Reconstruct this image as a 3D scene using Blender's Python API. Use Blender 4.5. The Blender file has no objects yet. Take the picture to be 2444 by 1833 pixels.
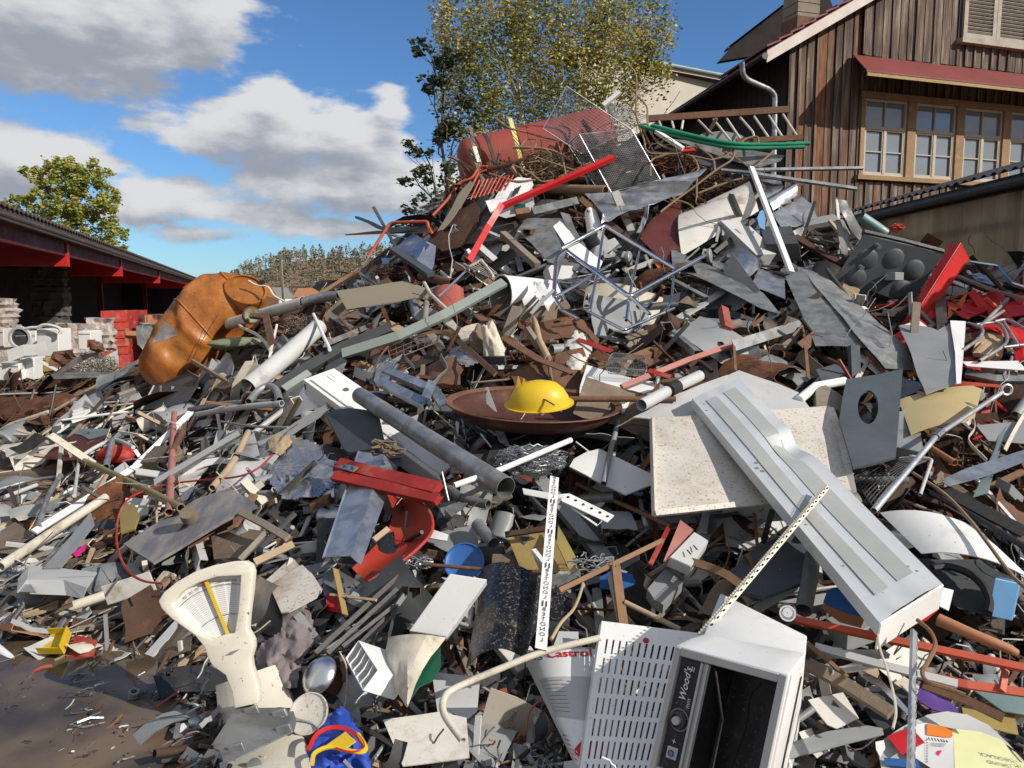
import bpy, bmesh, math, random
from mathutils import Vector, Matrix, noise, geometry
R = math.radians
V3 = Vector
sc = bpy.context.scene
COL = sc.collection; OB = bpy.data.objects
F_PX, CX, CY, PITCH, EYE = 1846.0, 1222.0, 916.5, R(6.13), 1.6
_F = V3((0, math.cos(PITCH), -math.sin(PITCH))); _U = V3((0, math.sin(PITCH), math.cos(PITCH)))
SUN = V3((math.sin(R(60))*math.cos(R(32)), -math.cos(R(60))*math.cos(R(32)), math.sin(R(32)))).normalized()

def ray(px, py):
    return _F + V3((1, 0, 0))*((px-CX)/F_PX) + _U*((CY-py)/F_PX)
def at(px, py, Y):                      # the point seen at a photo position, Y metres in front of the camera
    d = ray(px, py)
    return V3((0, 0, EYE)) + d*(Y/d.y)

# ---- the heap: how far its face stands from the camera (metres), over the photograph
DC = [-500, 0, 300, 600, 900, 1200, 1500, 1800, 2100, 2444, 2900]
DR = [200, 330, 480, 600, 720, 850, 1000, 1200, 1400, 1600, 1833, 2050]
DT = [
 [22, 22, 20, 16, 11.0, 9.9, 9.6, 9.4, 9.3, 9.0, 9.0],
 [22, 22, 20, 15, 10.0, 9.3, 9.2, 9.0, 8.8, 8.6, 8.6],
 [22, 22, 20, 13, 9.3, 8.7, 8.6, 8.4, 8.4, 8.1, 8.0],
 [22, 22, 18, 11, 8.8, 8.0, 7.8, 7.7, 7.9, 7.6, 7.5],
 [20, 19, 15, 9.0, 7.6, 6.7, 6.6, 6.6, 6.9, 6.8, 6.6],
 [16, 15, 11, 7.3, 6.3, 5.6, 5.5, 5.5, 5.7, 5.6, 5.6],
 [10, 9.4, 7.6, 5.8, 5.1, 4.75, 4.7, 4.7, 4.8, 4.8, 4.8],
 [5.7, 5.6, 5.0, 4.4, 4.1, 3.95, 3.9, 3.9, 4.0, 4.0, 4.0],
 [4.2, 4.1, 3.95, 3.6, 3.4, 3.35, 3.3, 3.3, 3.35, 3.4, 3.4],
 [3.4, 3.36, 3.33, 3.05, 2.95, 2.9, 2.9, 2.9, 2.92, 2.95, 3.0],
 [2.67, 2.66, 2.6, 2.52, 2.5, 2.5, 2.5, 2.5, 2.5, 2.5, 2.5],
 [2.2, 2.2, 2.2, 2.1, 2.05, 2.0, 2.0, 2.0, 2.0, 2.05, 2.05]]
def D(px, py):
    px = min(max(px, DC[0]), DC[-1]-1e-3); py = min(max(py, DR[0]), DR[-1]-1e-3)
    i = max(k for k in range(len(DC)-1) if DC[k] <= px); j = max(k for k in range(len(DR)-1) if DR[k] <= py)
    u = (px-DC[i])/(DC[i+1]-DC[i]); v = (py-DR[j])/(DR[j+1]-DR[j])
    a = DT[j][i]*(1-u)+DT[j][i+1]*u; b = DT[j+1][i]*(1-u)+DT[j+1][i+1]*u
    return a*(1-v)+b*v
def P(px, py, off=0.0):                 # a point on the heap's face, brought off metres towards the camera
    return at(px, py, D(px, py)-off)
class View:                             # a window of the photograph, enlarged k times
    def __init__(s, ox, oy, k=2.7657): s.ox, s.oy, s.k = ox, oy, k
    def px(s, x, y): return s.ox+x/s.k, s.oy+y/s.k
    def p(s, x, y, off=0.1, Y=None):
        a, b = s.px(x, y)
        return P(a, b, off) if Y is None else at(a, b, Y-off)
    def D(s, x, y): return D(*s.px(x, y))
    def ps(s, pts, off=0.1, Y=None):
        return [s.p(q[0], q[1], q[2] if len(q) > 2 else off, Y) for q in pts]

# ---- materials
def lin(h):
    if isinstance(h, tuple): return h
    c = [int(h[i:i+2], 16)/255 for i in (0, 2, 4)]
    return tuple(x/12.92 if x <= .04045 else ((x+.055)/1.055)**2.4 for x in c)
MATS = {}
def mat(name, col, rough=.5, metal=0., dirt=.3, dirtcol=(.09, .065, .04), dscale=3., var=.15, bump=.15, bscale=30., speck=.0, col2=None, c2=.5, c2scale=4., aniso=None, spec=.4, coat=0., fold=0.):
    m = bpy.data.materials.new(name); m.use_nodes = True; MATS[name] = m
    nt = m.node_tree; N = nt.nodes; L = nt.links
    b = N['Principled BSDF']
    tc = N.new('ShaderNodeTexCoord'); oi = N.new('ShaderNodeObjectInfo')
    mul = N.new('ShaderNodeMath'); mul.operation = 'MULTIPLY'; mul.inputs[1].default_value = 53.; L.new(oi.outputs['Random'], mul.inputs[0])
    add = N.new('ShaderNodeVectorMath'); add.operation = 'ADD'; L.new(tc.outputs['Object'], add.inputs[0]); L.new(mul.outputs[0], add.inputs[1])
    vec = add.outputs[0]
    if aniso:
        mp = N.new('ShaderNodeVectorMath'); mp.operation = 'MULTIPLY'; mp.inputs[1].default_value = aniso; L.new(vec, mp.inputs[0]); vec = mp.outputs[0]
    def nz(scale, detail=6, ro=.6):
        n = N.new('ShaderNodeTexNoise'); n.inputs['Scale'].default_value = scale; n.inputs['Detail'].default_value = detail; n.inputs['Roughness'].default_value = ro
        L.new(vec, n.inputs['Vector']); return n.outputs['Fac']
    def ramp(src, a, c):
        r = N.new('ShaderNodeMapRange'); r.interpolation_type = 'SMOOTHSTEP'; r.inputs['From Min'].default_value = a; r.inputs['From Max'].default_value = c; L.new(src, r.inputs['Value']); return r.outputs[0]
    def mix(f, a, c, mode='MIX'):
        x = N.new('ShaderNodeMix'); x.data_type = 'RGBA'; x.blend_type = mode
        if isinstance(f, float): x.inputs[0].default_value = f
        else: L.new(f, x.inputs[0])
        for k, s in ((6, a), (7, c)):
            if isinstance(s, tuple): x.inputs[k].default_value = (*s[:3], 1)
            else: L.new(s, x.inputs[k])
        return x.outputs[2]
    c = lin(col)
    cur = c
    if col2 is not None:
        cur = mix(ramp(nz(c2scale, 8, .65), 1-c2-.08, 1-c2+.08), c, lin(col2))
    # overall unevenness
    hi = mix(ramp(nz(dscale*.7, 4), .3, .7), tuple(1-var for _ in range(3)), (1., 1., 1.))
    cur = mix(1., cur, hi, 'MULTIPLY')
    d1 = nz(dscale, 9, .68); dm = ramp(d1, .72-dirt*.45, .92-dirt*.3)
    cur = mix(dm, cur, lin(dirtcol))
    if speck > 0:
        vo = nz(bscale*3., 3, .7)
        cur = mix(ramp(vo, .74-speck*.2, .78-speck*.15), cur, lin(dirtcol))
    L.new(cur, b.inputs['Base Color'])
    rr = N.new('ShaderNodeMapRange'); rr.inputs['To Min'].default_value = max(.05, rough-.12); rr.inputs['To Max'].default_value = min(1, rough+.25); L.new(d1, rr.inputs['Value'])
    rr.inputs['From Min'].default_value = .3; rr.inputs['From Max'].default_value = .75
    L.new(rr.outputs[0], b.inputs['Roughness'])
    if metal > 0:
        mm = N.new('ShaderNodeMath'); mm.operation = 'MULTIPLY_ADD'; L.new(dm, mm.inputs[0]); mm.inputs[1].default_value = -metal*.8; mm.inputs[2].default_value = metal; L.new(mm.outputs[0], b.inputs['Metallic'])
    b.inputs['Specular IOR Level'].default_value = spec
    if coat: b.inputs['Coat Weight'].default_value = coat; b.inputs['Coat Roughness'].default_value = .12
    if bump:
        bp = N.new('ShaderNodeBump'); bp.inputs['Strength'].default_value = bump; bp.inputs['Distance'].default_value = .01; L.new(nz(bscale, 5), bp.inputs['Height'])
        if fold:
            b2 = N.new('ShaderNodeBump'); b2.inputs['Strength'].default_value = fold; b2.inputs['Distance'].default_value = .05; L.new(nz(4., 3), b2.inputs['Height']); L.new(bp.outputs[0], b2.inputs['Normal']); L.new(b2.outputs[0], b.inputs['Normal'])
        else: L.new(bp.outputs[0], b.inputs['Normal'])
    return m
RUSTC = (.16, .06, .022)
mat('white_paint', (.78, .78, .76), .42, 0, .33, (.36, .31, .24), 3, .1, .06, 20, .4)
mat('lamp_paint', (.60, .62, .63), .42, .25, .38, (.36, .34, .29), 3, .14, .06, 20, .4, fold=.08)
mat('dirty_white', (.66, .63, .57), .6, 0, .5, (.27, .22, .15), 5, .12, .12, 30, .5)
mat('cream', (.70, .65, .54), .45, 0, .32, (.30, .24, .16), 5, .1, .06, 25, .5)
mat('cream_dirty', (.60, .55, .45), .6, 0, .5, (.20, .14, .08), 5, .15, .2, 30, .5)
mat('light_grey', (.50, .50, .49), .5, 0, .3, (.18, .16, .13), 4, .12, .08, 20, .3)
mat('dull_alu', (.42, .43, .41), .5, .2, .4, (.28, .26, .22), 3, .15, .06, 20, .3)
mat('mid_grey', (.27, .28, .28), .5, .1, .35, (.14, .12, .09), 4, .15, .1, 25, .3)
mat('grey_green', (.27, .31, .28), .5, 0, .25, (.2, .18, .14), 4, .12, .06, 25, .25)
mat('slate_grey', (.075, .088, .10), .55, 0, .3, (.17, .14, .11), 5, .2, .12, 30, .5)
mat('dark_grey', (.055, .058, .062), .55, 0, .35, (.16, .13, .10), 5, .2, .15, 30, .5)
mat('black_paint', (.02, .021, .024), .4, 0, .35, (.15, .12, .09), 7, .2, .15, 30, .6)
mat('black_speckled', (.022, .023, .027), .22, .3, .38, (.24, .19, .13), 14, .2, .1, 30, .9)
mat('taupe', (.24, .205, .155), .5, 0, .12, (.33, .29, .22), 3, .08, .05, 20, .3)
mat('beige', (.42, .38, .31), .55, 0, .15, (.28, .22, .15), 3, .08, .06, 20, .4)
mat('galvanised', (.52, .54, .56), .34, .75, .3, (.26, .24, .21), 4, .25, .15, 25, .2, (.36, .38, .40), .5, 9., fold=.12)
mat('galvanised_dirty', (.40, .41, .41), .45, .6, .5, (.2, .17, .13), 5, .25, .2, 25, .4, (.28, .29, .29), .5, 8., fold=.15)
mat('zinc_dull', (.30, .31, .31), .5, .45, .45, (.15, .13, .1), 4, .25, .2, 25, .4, (.2, .205, .2), .5, 7., fold=.1)
mat('bright_steel', (.66, .67, .68), .2, .95, .2, (.28, .22, .15), 4, .15, .06, 20, .1, fold=.2)
mat('aluminium', (.72, .73, .74), .3, .8, .22, (.3, .27, .22), 4, .1, .06, 20, .2, fold=.1)
mat('chrome', (.74, .75, .77), .1, 1., .12, (.2, .16, .12), 6, .1, .02, 20)
mat('dark_steel', (.10, .095, .09), .5, .6, .45, (.14, .09, .055), 5, .25, .25, 30, .4)
mat('rust', RUSTC, .85, .1, .4, (.28, .12, .05), 8, .35, .5, 40, .4, (.07, .032, .02), .45, 9.)
mat('rust_dark', (.075, .038, .024), .85, .1, .4, (.17, .08, .04), 8, .35, .5, 40, .4)
mat('rust_pipe', (.17, .085, .05), .75, .15, .4, (.26, .17, .11), 9, .3, .4, 40, .4)
mat('dusty_brown', (.20, .15, .105), .85, 0, .4, (.32, .26, .19), 8, .3, .4, 40, .4)
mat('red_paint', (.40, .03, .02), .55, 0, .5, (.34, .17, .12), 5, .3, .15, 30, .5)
mat('bright_red', (.56, .018, .018), .42, 0, .3, (.30, .08, .06), 4, .2, .1, 30, .35)
mat('orange_red', (.50, .09, .045), .55, 0, .36, (.25, .1, .05), 5, .15, .1, 30, .3)
mat('faded_red', (.34, .085, .06), .6, 0, .35, (.30, .17, .12), 6, .2, .12, 30, .4)
mat('pink_red', (.42, .17, .14), .6, 0, .35, (.22, .12, .09), 6, .2, .12, 30, .4)
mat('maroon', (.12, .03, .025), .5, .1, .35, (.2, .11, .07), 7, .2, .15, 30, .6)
mat('tank_red', (.31, .062, .045), .6, 0, .3, (.22, .09, .06), 3, .2, .15, 18, .3, fold=.08)
mat('tank_orange', (.46, .17, .03), .42, 0, .46, (.10, .045, .02), 2.6, .35, .12, 14, .6, (.35, .11, .022), .5, 3., coat=.1, fold=.35)
mat('orange', (.62, .16, .02), .45, 0, .25, (.3, .12, .05), 5, .15, .1, 30, .3)
mat('yellow', (.68, .46, .02), .4, 0, .3, (.36, .25, .08), 5, .1, .05, 30, .2)
mat('strap_yellow', (.62, .56, .16), .6, 0, .1, (.4, .35, .15), 5, .1, .1, 30)
mat('olive_yellow', (.33, .25, .08), .55, .1, .35, (.2, .13, .06), 4, .15, .12, 30, .3)
mat('tan_sheet', (.44, .35, .18), .5, 0, .3, (.3, .22, .12), 3, .12, .08, 20, .3)
mat('ochre', (.36, .25, .09), .6, 0, .4, (.22, .15, .08), 5, .2, .3, 30, .4)
mat('green_paint', (.02, .24, .13), .35, 0, .15, (.2, .2, .13), 5, .15, .06, 30, .2)
mat('dark_green', (.012, .09, .05), .25, 0, .2, (.12, .11, .08), 5, .15, .06, 30, .2)
mat('sage_green', (.22, .26, .15), .6, 0, .5, (.16, .075, .04), 5, .2, .2, 30, .3)
mat('teal_grey', (.20, .28, .28), .45, .2, .3, (.16, .14, .11), 5, .15, .1, 30, .3)
mat('blue_paint', (.03, .12, .36), .4, 0, .2, (.2, .17, .12), 5, .15, .06, 30, .2)
mat('light_blue', (.16, .36, .62), .4, 0, .15, (.3, .28, .22), 5, .15, .06, 30, .2)
mat('royal_blue', (.025, .075, .42), .6, 0, .15, (.15, .13, .1), 5, .2, .15, 30, .2, fold=.3)
mat('purple', (.09, .04, .22), .4, 0, .15, (.2, .17, .12), 5, .15, .06, 30)
mat('magenta', (.70, .02, .22), .5, 0, .1)
mat('cloth_grey', (.23, .19, .19), .9, 0, .3, (.16, .12, .09), 5, .2, .4, 60, .2, fold=.5)
mat('wood_pale', (.42, .31, .20), .7, 0, .3, (.24, .16, .09), 6, .2, .3, 30, .2, aniso=(1, 1, .25))
mat('wood_brown', (.24, .13, .065), .7, 0, .35, (.12, .07, .04), 6, .25, .35, 30, .2)
mat('wood_grey', (.25, .21, .165), .8, 0, .4, (.14, .11, .08), 6, .25, .4, 30, .3)
mat('bark_twig', (.27, .18, .105), .85, 0, .3, (.15, .09, .05), 9, .25, .3, 40)
mat('clay', (.42, .19, .09), .65, 0, .3, (.24, .12, .07), 5, .2, .2, 30, .3)
mat('plaster', (.62, .56, .45), .85, 0, .5, (.30, .21, .13), 7, .2, .5, 20, .5, fold=.4)
mat('board_grey', (.30, .275, .25), .6, 0, .45, (.26, .19, .13), 6, .2, .2, 24, .4, (.17, .17, .19), .5, 5., aniso=(1, .35, 1))
mat('enamel_worn', (.62, .58, .51), .4, 0, .5, (.30, .19, .11), 3.2, .22, .15, 22, .85)
mat('steel_foil', (.55, .54, .52), .22, .8, .4, (.25, .2, .15), 6, .2, .3, 12, .2, fold=.8)
mat('black_rubber', (.018, .018, .018), .7, 0, .3, (.12, .1, .08), 5, .2, .3, 30, .3)
mat('ink_black', (.012, .012, .014), .5, 0, 0, bump=0)
mat('ink_red', (.55, .02, .025), .5, 0, 0, bump=0)
mat('ink_grey', (.20, .21, .22), .5, 0, 0, bump=0)
mat('ink_white', (.75, .75, .75), .5, 0, 0, bump=0)
mat('ink_green', (.02, .2, .12), .5, 0, 0, bump=0)
mat('paper_white', (.78, .78, .76), .5, 0, .08, (.4, .36, .3), bump=.02)
mat('paper_yellow', (.70, .70, .38), .5, 0, .12, (.4, .35, .25), bump=.03, fold=.1)
mat('label_orange', (.75, .22, .03), .5, 0, .05, bump=.02)
mat('insulation', (.50, .36, .22), .6, 0, .4, (.30, .19, .1), 8, .2, .5, 30, .2)
def M(k): return MATS[k]
def glassy(name, col, rough=.1, trans=.6, alpha=1.):
    m = bpy.data.materials.new(name); m.use_nodes = True; MATS[name] = m
    b = m.node_tree.nodes['Principled BSDF']; b.inputs['Base Color'].default_value = (*col, 1); b.inputs['Roughness'].default_value = rough
    b.inputs['Transmission Weight'].default_value = trans; b.inputs['IOR'].default_value = 1.3; b.inputs['Alpha'].default_value = alpha
    return m
glassy('clear_plastic', (.75, .75, .72), .18, .75, .75)
glassy('window_glass', (.03, .035, .045), .02, 0.); _g = MATS['window_glass'].node_tree.nodes['Principled BSDF']; _g.inputs['Metallic'].default_value = .3; _g.inputs['Base Color'].default_value = (.26, .29, .32, 1)
glassy('dark_glass', (.015, .015, .018), .05, 0.)

# ---- mesh building
_n = [0]
def tag(o, label=None, cat=None, group=None, kind=None):
    if label: o['label'] = label
    if cat: o['category'] = cat
    if group: o['group'] = group
    if kind: o['kind'] = kind
    return o
def perp(d):
    a = V3((0, 0, 1)) if abs(d.z) < .9 else V3((1, 0, 0))
    u = d.cross(a).normalized(); return u, d.cross(u).normalized()
def rounded(pts, r=.0, n=4):
    if r <= 0 or len(pts) < 3: return pts
    out = [pts[0]]
    for i in range(1, len(pts)-1):
        a, b, c = pts[i-1], pts[i], pts[i+1]
        q = min(r, (a-b).length*.45, (c-b).length*.45)
        s = b+(a-b).normalized()*q; e = b+(c-b).normalized()*q
        for k in range(n+1):
            t = k/n; out.append(s*(1-t)**2+b*2*t*(1-t)+e*t*t)
    out.append(pts[-1]); return out
def spline(pts, n=6):
    if len(pts) < 3: return pts
    q = [pts[0]*2-pts[1]]+list(pts)+[pts[-1]*2-pts[-2]]; out = []
    for i in range(1, len(q)-2):
        for k in range(n):
            t = k/n; a, b, c, d = q[i-1], q[i], q[i+1], q[i+2]
            out.append(.5*((2*b)+(c-a)*t+(2*a-5*b+4*c-d)*t*t+(3*b-a-3*c+d)*t*t*t))
    out.append(pts[-1]); return out
class MB:
    def __init__(s): s.v = []; s.f = []; s.mi = []; s.mats = []
    def m(s, mt):
        if mt is None: return 0
        if isinstance(mt, str): mt = MATS[mt]
        if mt not in s.mats: s.mats.append(mt)
        return s.mats.index(mt)
    def add(s, vs, fs, mt=None):
        b = len(s.v); s.v += [tuple(x) for x in vs]; s.f += [tuple(i+b for i in f) for f in fs]; s.mi += [s.m(mt)]*len(fs); return s
    def hexa(s, p, mt=None):            # 8 corners: bottom ring 0-3, top ring 4-7
        return s.add(p, [(0, 3, 2, 1), (4, 5, 6, 7), (0, 1, 5, 4), (1, 2, 6, 5), (2, 3, 7, 6), (3, 0, 4, 7)], mt)
    def para(s, o, a, b, c, mt=None):   # parallelepiped from a corner and three edge vectors
        return s.hexa([o, o+a, o+a+b, o+b, o+c, o+a+c, o+a+b+c, o+b+c], mt)
    def box(s, c, size, rot=None, mt=None):
        h = [V3((x*size[0]/2, y*size[1]/2, z*size[2]/2)) for z in (-1, 1) for x, y in ((-1, -1), (1, -1), (1, 1), (-1, 1))]
        if rot is not None: h = [rot @ q for q in h]
        return s.hexa([V3(c)+q for q in h], mt)
    def sweep(s, pts, prof, up=None, mt=None, closed=True, cap=True):   # prof: list of (u, v)
        n = 0; rings = []
        d = (pts[1]-pts[0]).normalized()
        if up is None: u, w = perp(d)
        else:
            w = (up-d*up.dot(d)).normalized(); u = d.cross(w).normalized()
        for i, p in enumerate(pts):
            a = pts[max(i-1, 0)]; b = pts[min(i+1, len(pts)-1)]
            t = (b-a)
            if t.length < 1e-9: t = d
            t = t.normalized(); u = (u-t*u.dot(t)).normalized(); w = t.cross(u).normalized()*(1 if up is None else 1)
            k = prof(i/(len(pts)-1)) if callable(prof) else prof
            rings.append([p+u*x+w*y for x, y in k]); n = len(k)
        vs = [q for r in rings for q in r]; fs = []
        m = n if closed else n-1
        for i in range(len(pts)-1):
            for j in range(m):
                a = i*n+j; b = i*n+(j+1) % n; fs.append((a, b, b+n, a+n))
        if cap and closed: fs.append(tuple(range(n-1, -1, -1))); fs.append(tuple(range((len(pts)-1)*n, len(pts)*n)))
        return s.add(vs, fs, mt)
    def tube(s, pts, r, seg=10, mt=None, hollow=0., up=None, taper=None, noisy=0.):
        pts = [V3(p) for p in pts]
        def circ(rr): return [(rr*math.cos(2*math.pi*k/seg), rr*math.sin(2*math.pi*k/seg)) for k in range(seg)]
        if taper is not None: prof = lambda t: circ(r*(1-t)+taper*t)
        elif noisy: prof = lambda t: circ(r*(1+noisy*math.sin(t*37+r*900)*.6+noisy*.5*math.sin(t*91)))
        else: prof = circ(r)
        s.sweep(pts, prof, up, mt, cap=not hollow)
        if hollow:
            n = len(pts); b0 = len(s.v)-n*seg; ri = (r-hollow)/r; c0 = len(s.v)
            for i, p in enumerate(pts):
                for k in range(seg):
                    q = V3(s.v[b0+i*seg+k]); s.v.append(tuple(p+(q-p)*ri))
            k0 = s.m(mt)
            for i in range(n-1):
                for j in range(seg):
                    a = c0+i*seg+j; b = c0+i*seg+(j+1) % seg; s.f.append((a, a+seg, b+seg, b)); s.mi.append(k0)
            for i in (0, n-1):
                for j in range(seg):
                    a = b0+i*seg+j; b = b0+i*seg+(j+1) % seg; q = (b0+i*seg+j-b0)+c0; w = i*seg+(j+1) % seg+c0
                    s.f.append((a, b, w, q) if i else (b, a, q, w)); s.mi.append(k0)
        return s
    def lathe(s, a, b, prof, seg=24, mt=None, capa=False, capb=False, squash=1., up=None):   # prof: (t along a-b, radius)
        d = (b-a); L = d.length; dn = d.normalized()
        if up is None: u, w = perp(dn)
        else: w = (up-dn*up.dot(dn)).normalized(); u = dn.cross(w)
        vs = []; n = len(prof)
        for t, r in prof:
            for k in range(seg):
                an = 2*math.pi*k/seg; vs.append(a+d*t+u*(r*math.cos(an))+w*(r*squash*math.sin(an)))
        fs = [(i*seg+j, i*seg+(j+1) % seg, (i+1)*seg+(j+1) % seg, (i+1)*seg+j) for i in range(n-1) for j in range(seg)]
        if capa: fs.append(tuple(range(seg-1, -1, -1)))
        if capb: fs.append(tuple(range((n-1)*seg, n*seg)))
        return s.add(vs, fs, mt)
    def bar(s, a, b, shape='L', w=.05, t=.006, up=None, mt=None, h=None):
        h = w if h is None else h
        P_ = {'L': [(0, 0), (w, 0), (w, t), (t, t), (t, h), (0, h)],
              'U': [(0, 0), (w, 0), (w, h), (w-t, h), (w-t, t), (t, t), (t, h), (0, h)],
              'I': [(-w/2, -h/2), (w/2, -h/2), (w/2, -h/2+t), (t/2, -h/2+t), (t/2, h/2-t), (w/2, h/2-t), (w/2, h/2), (-w/2, h/2), (-w/2, h/2-t), (-t/2, h/2-t), (-t/2, -h/2+t), (-w/2, -h/2+t)],
              'T': [(-w/2, 0), (w/2, 0), (w/2, t), (t/2, t), (t/2, h), (-t/2, h), (-t/2, t), (-w/2, t)],
              'F': [(-w/2, -t/2), (w/2, -t/2), (w/2, t/2), (-w/2, t/2)],
              'B': [(-w/2, -h/2), (w/2, -h/2), (w/2, h/2), (-w/2, h/2)]}[shape]
        pts = [a, b] if isinstance(a, Vector) else a
        return s.sweep(pts, P_, up, mt)
    def grid(s, rows, mt=None):
        n = len(rows[0]); vs = [q for r in rows for q in r]
        return s.add(vs, [(i*n+j, i*n+j+1, (i+1)*n+j+1, (i+1)*n+j) for i in range(len(rows)-1) for j in range(n-1)], mt)
    def build(s, name, mt=None, parent=None, solid=0., bevel=0., smooth=35, **tg):
        me = bpy.data.meshes.new(name)
        pts = s.v
        if not pts: raise ValueError(name)
        c = V3((sum(p[0] for p in pts), sum(p[1] for p in pts), sum(p[2] for p in pts)))/len(pts)
        me.from_pydata([(p[0]-c.x, p[1]-c.y, p[2]-c.z) for p in pts], [], s.f)
        if mt is not None and not s.mats:
            me.materials.append(MATS[mt] if isinstance(mt, str) else mt)
        for q in s.mats: me.materials.append(q)
        if len(s.mats) > 1: me.polygons.foreach_set('material_index', s.mi)
        if smooth:
            me.polygons.foreach_set('use_smooth', [True]*len(s.f)); me.update(); me.set_sharp_from_angle(angle=R(smooth))
        me.validate(); me.update()
        o = bpy.data.objects.new(name, me); COL.objects.link(o); o.location = c
        if parent is not None:
            o.parent = parent; o.location = c-wloc(parent)
        if solid: md = o.modifiers.new('s', 'SOLIDIFY'); md.thickness = solid; md.offset = 0
        if solid and not bevel: md = o.modifiers.new('e', 'EDGE_SPLIT'); md.split_angle = R(smooth or 30); md.use_edge_sharp = False
        if bevel: md = o.modifiers.new('b', 'BEVEL'); md.width = bevel; md.segments = 2; md.limit_method = 'ANGLE'; md.angle_limit = R(40)
        tag(o, **tg)
        return o
def wloc(o):
    p = V3((0, 0, 0))
    while o is not None: p = p+o.location; o = o.parent
    return p
def thing(name, loc, label, cat, group=None, kind=None):
    o = bpy.data.objects.new(name, None); COL.objects.link(o); o.location = loc; o.empty_display_size = .1
    return tag(o, label, cat, group, kind)
def nrm(p): 
    n = (p[1]-p[0]).cross(p[-1]-p[0]); return n.normalized()
def coons(c, nu=8, nv=8, bu=0., bv=0., crumple=0., cs=3., seed=0, twist=0.):
    n = nrm(c)
    if n.y > 0: n = -n                  # towards the camera
    rows = []
    for j in range(nv+1):
        v = j/nv; r = []
        for i in range(nu+1):
            u = i/nu
            q = (c[0]*(1-u)+c[1]*u)*(1-v)+(c[3]*(1-u)+c[2]*u)*v
            h = bu*4*u*(1-u)+bv*4*v*(1-v)
            if crumple: h += crumple*(noise.fractal(q*cs+V3((seed*7.1, 0, 0)), .8, 2, 3))
            r.append(q+n*h)
        rows.append(r)
    return rows, n
def sheet(c, nu=8, nv=8, bu=0., bv=0., crumple=0., cs=3., seed=0, fl=None, mt=None, mb=None):
    """bent sheet over four corners; fl = {side: depth} folds its edges back (0 first edge, 1 second, 2 third, 3 fourth)"""
    mb = mb or MB(); rows, n = coons(c, nu, nv, bu, bv, crumple, cs, seed); mb.grid(rows, mt)
    for side, dep in (fl or {}).items():
        e = {0: rows[0], 1: [r[-1] for r in rows], 2: rows[-1], 3: [r[0] for r in rows]}[side]
        mb.grid([e, [q-n*dep for q in e]], mt)
    return mb
def outline(pts, cuts=2, crumple=0., cs=4., seed=0, mt=None, mb=None, holes=None):
    """flat piece with a traced outline (and optional holes)"""
    mb = mb or MB(); loops = [[V3(p) for p in pts]]+[[V3(q) for q in h] for h in (holes or [])]
    flat = [q for l in loops for q in l]
    tri = geometry.tessellate_polygon(loops)
    bm = bmesh.new(); vs = [bm.verts.new(q) for q in flat]
    for t in tri:
        try: bm.faces.new([vs[i] for i in t])
        except ValueError: pass
    if cuts: bmesh.ops.subdivide_edges(bm, edges=bm.edges[:], cuts=cuts, use_grid_fill=True)
    bmesh.ops.recalc_face_normals(bm, faces=bm.faces[:]); bm.normal_update()
    if crumple:
        n = nrm([loops[0][0], loops[0][len(pts)//3], loops[0][2*len(pts)//3]])
        for v in bm.verts: v.co += n*crumple*noise.fractal(v.co*cs+V3((seed*7.1, 0, 0)), .8, 2, 3)
    bm.verts.index_update()
    mb.add([v.co.copy() for v in bm.verts], [tuple(v.index for v in f.verts) for f in bm.faces], mt); bm.free()
    return mb
def wiremesh(c, nu, nv, r=.002, rim=.005, mt=None, mb=None, bu=0., bv=0., skew=False, seg=3):
    mb = mb or MB(); g, n = coons(c, 12, 12, bu, bv)
    def S(u, v):
        x = u*12; y = v*12; i = min(int(x), 11); j = min(int(y), 11); x -= i; y -= j
        return (g[j][i]*(1-x)+g[j][i+1]*x)*(1-y)+(g[j+1][i]*(1-x)+g[j+1][i+1]*x)*y
    k = 2 if not (bu or bv) else 8
    for i in range(1, nu): mb.tube([S(i/nu, t/k) for t in range(k+1)], r, seg, mt)
    for j in range(1, nv): mb.tube([S(t/k, j/nv)+n*r for t in range(k+1)], r, seg, mt)
    if rim:
        for a, b in (((0, 0), (1, 0)), ((1, 0), (1, 1)), ((1, 1), (0, 1)), ((0, 1), (0, 0))):
            mb.tube([S(a[0]+(b[0]-a[0])*t/k, a[1]+(b[1]-a[1])*t/k) for t in range(k+1)], rim, 6, mt)
    return mb
def text(body, org, ux, uy, size, mt, parent, name='lettering', lift=.002, bold=0., italic=0., mirror=False, squeeze=1., surf=None):
    cu = bpy.data.curves.new(name, 'FONT'); cu.body = body; cu.size = 1.; cu.align_x = 'CENTER'; cu.align_y = 'CENTER'; cu.offset = bold; cu.shear = italic
    cu.resolution_u = 3
    t = bpy.data.objects.new('tmp', cu); COL.objects.link(t)
    me = bpy.data.meshes.new_from_object(t); bpy.data.objects.remove(t); bpy.data.curves.remove(cu)
    ux = ux.normalized(); n = ux.cross(uy).normalized(); uy = n.cross(ux)
    if mirror: ux = -ux
    if n.y > 0 and not surf: n = -n
    vs = [org+ux*(v.co.x*size*squeeze)+uy*(v.co.y*size)+n*lift for v in me.vertices]
    if surf: vs = [surf(v.co.x*size*squeeze*(-1 if mirror else 1), v.co.y*size) for v in me.vertices]
    mb = MB(); mb.add(vs, [tuple(p.vertices) for p in me.polygons]); bpy.data.meshes.remove(me)
    return mb.build(name, mt, parent, smooth=0)
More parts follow.
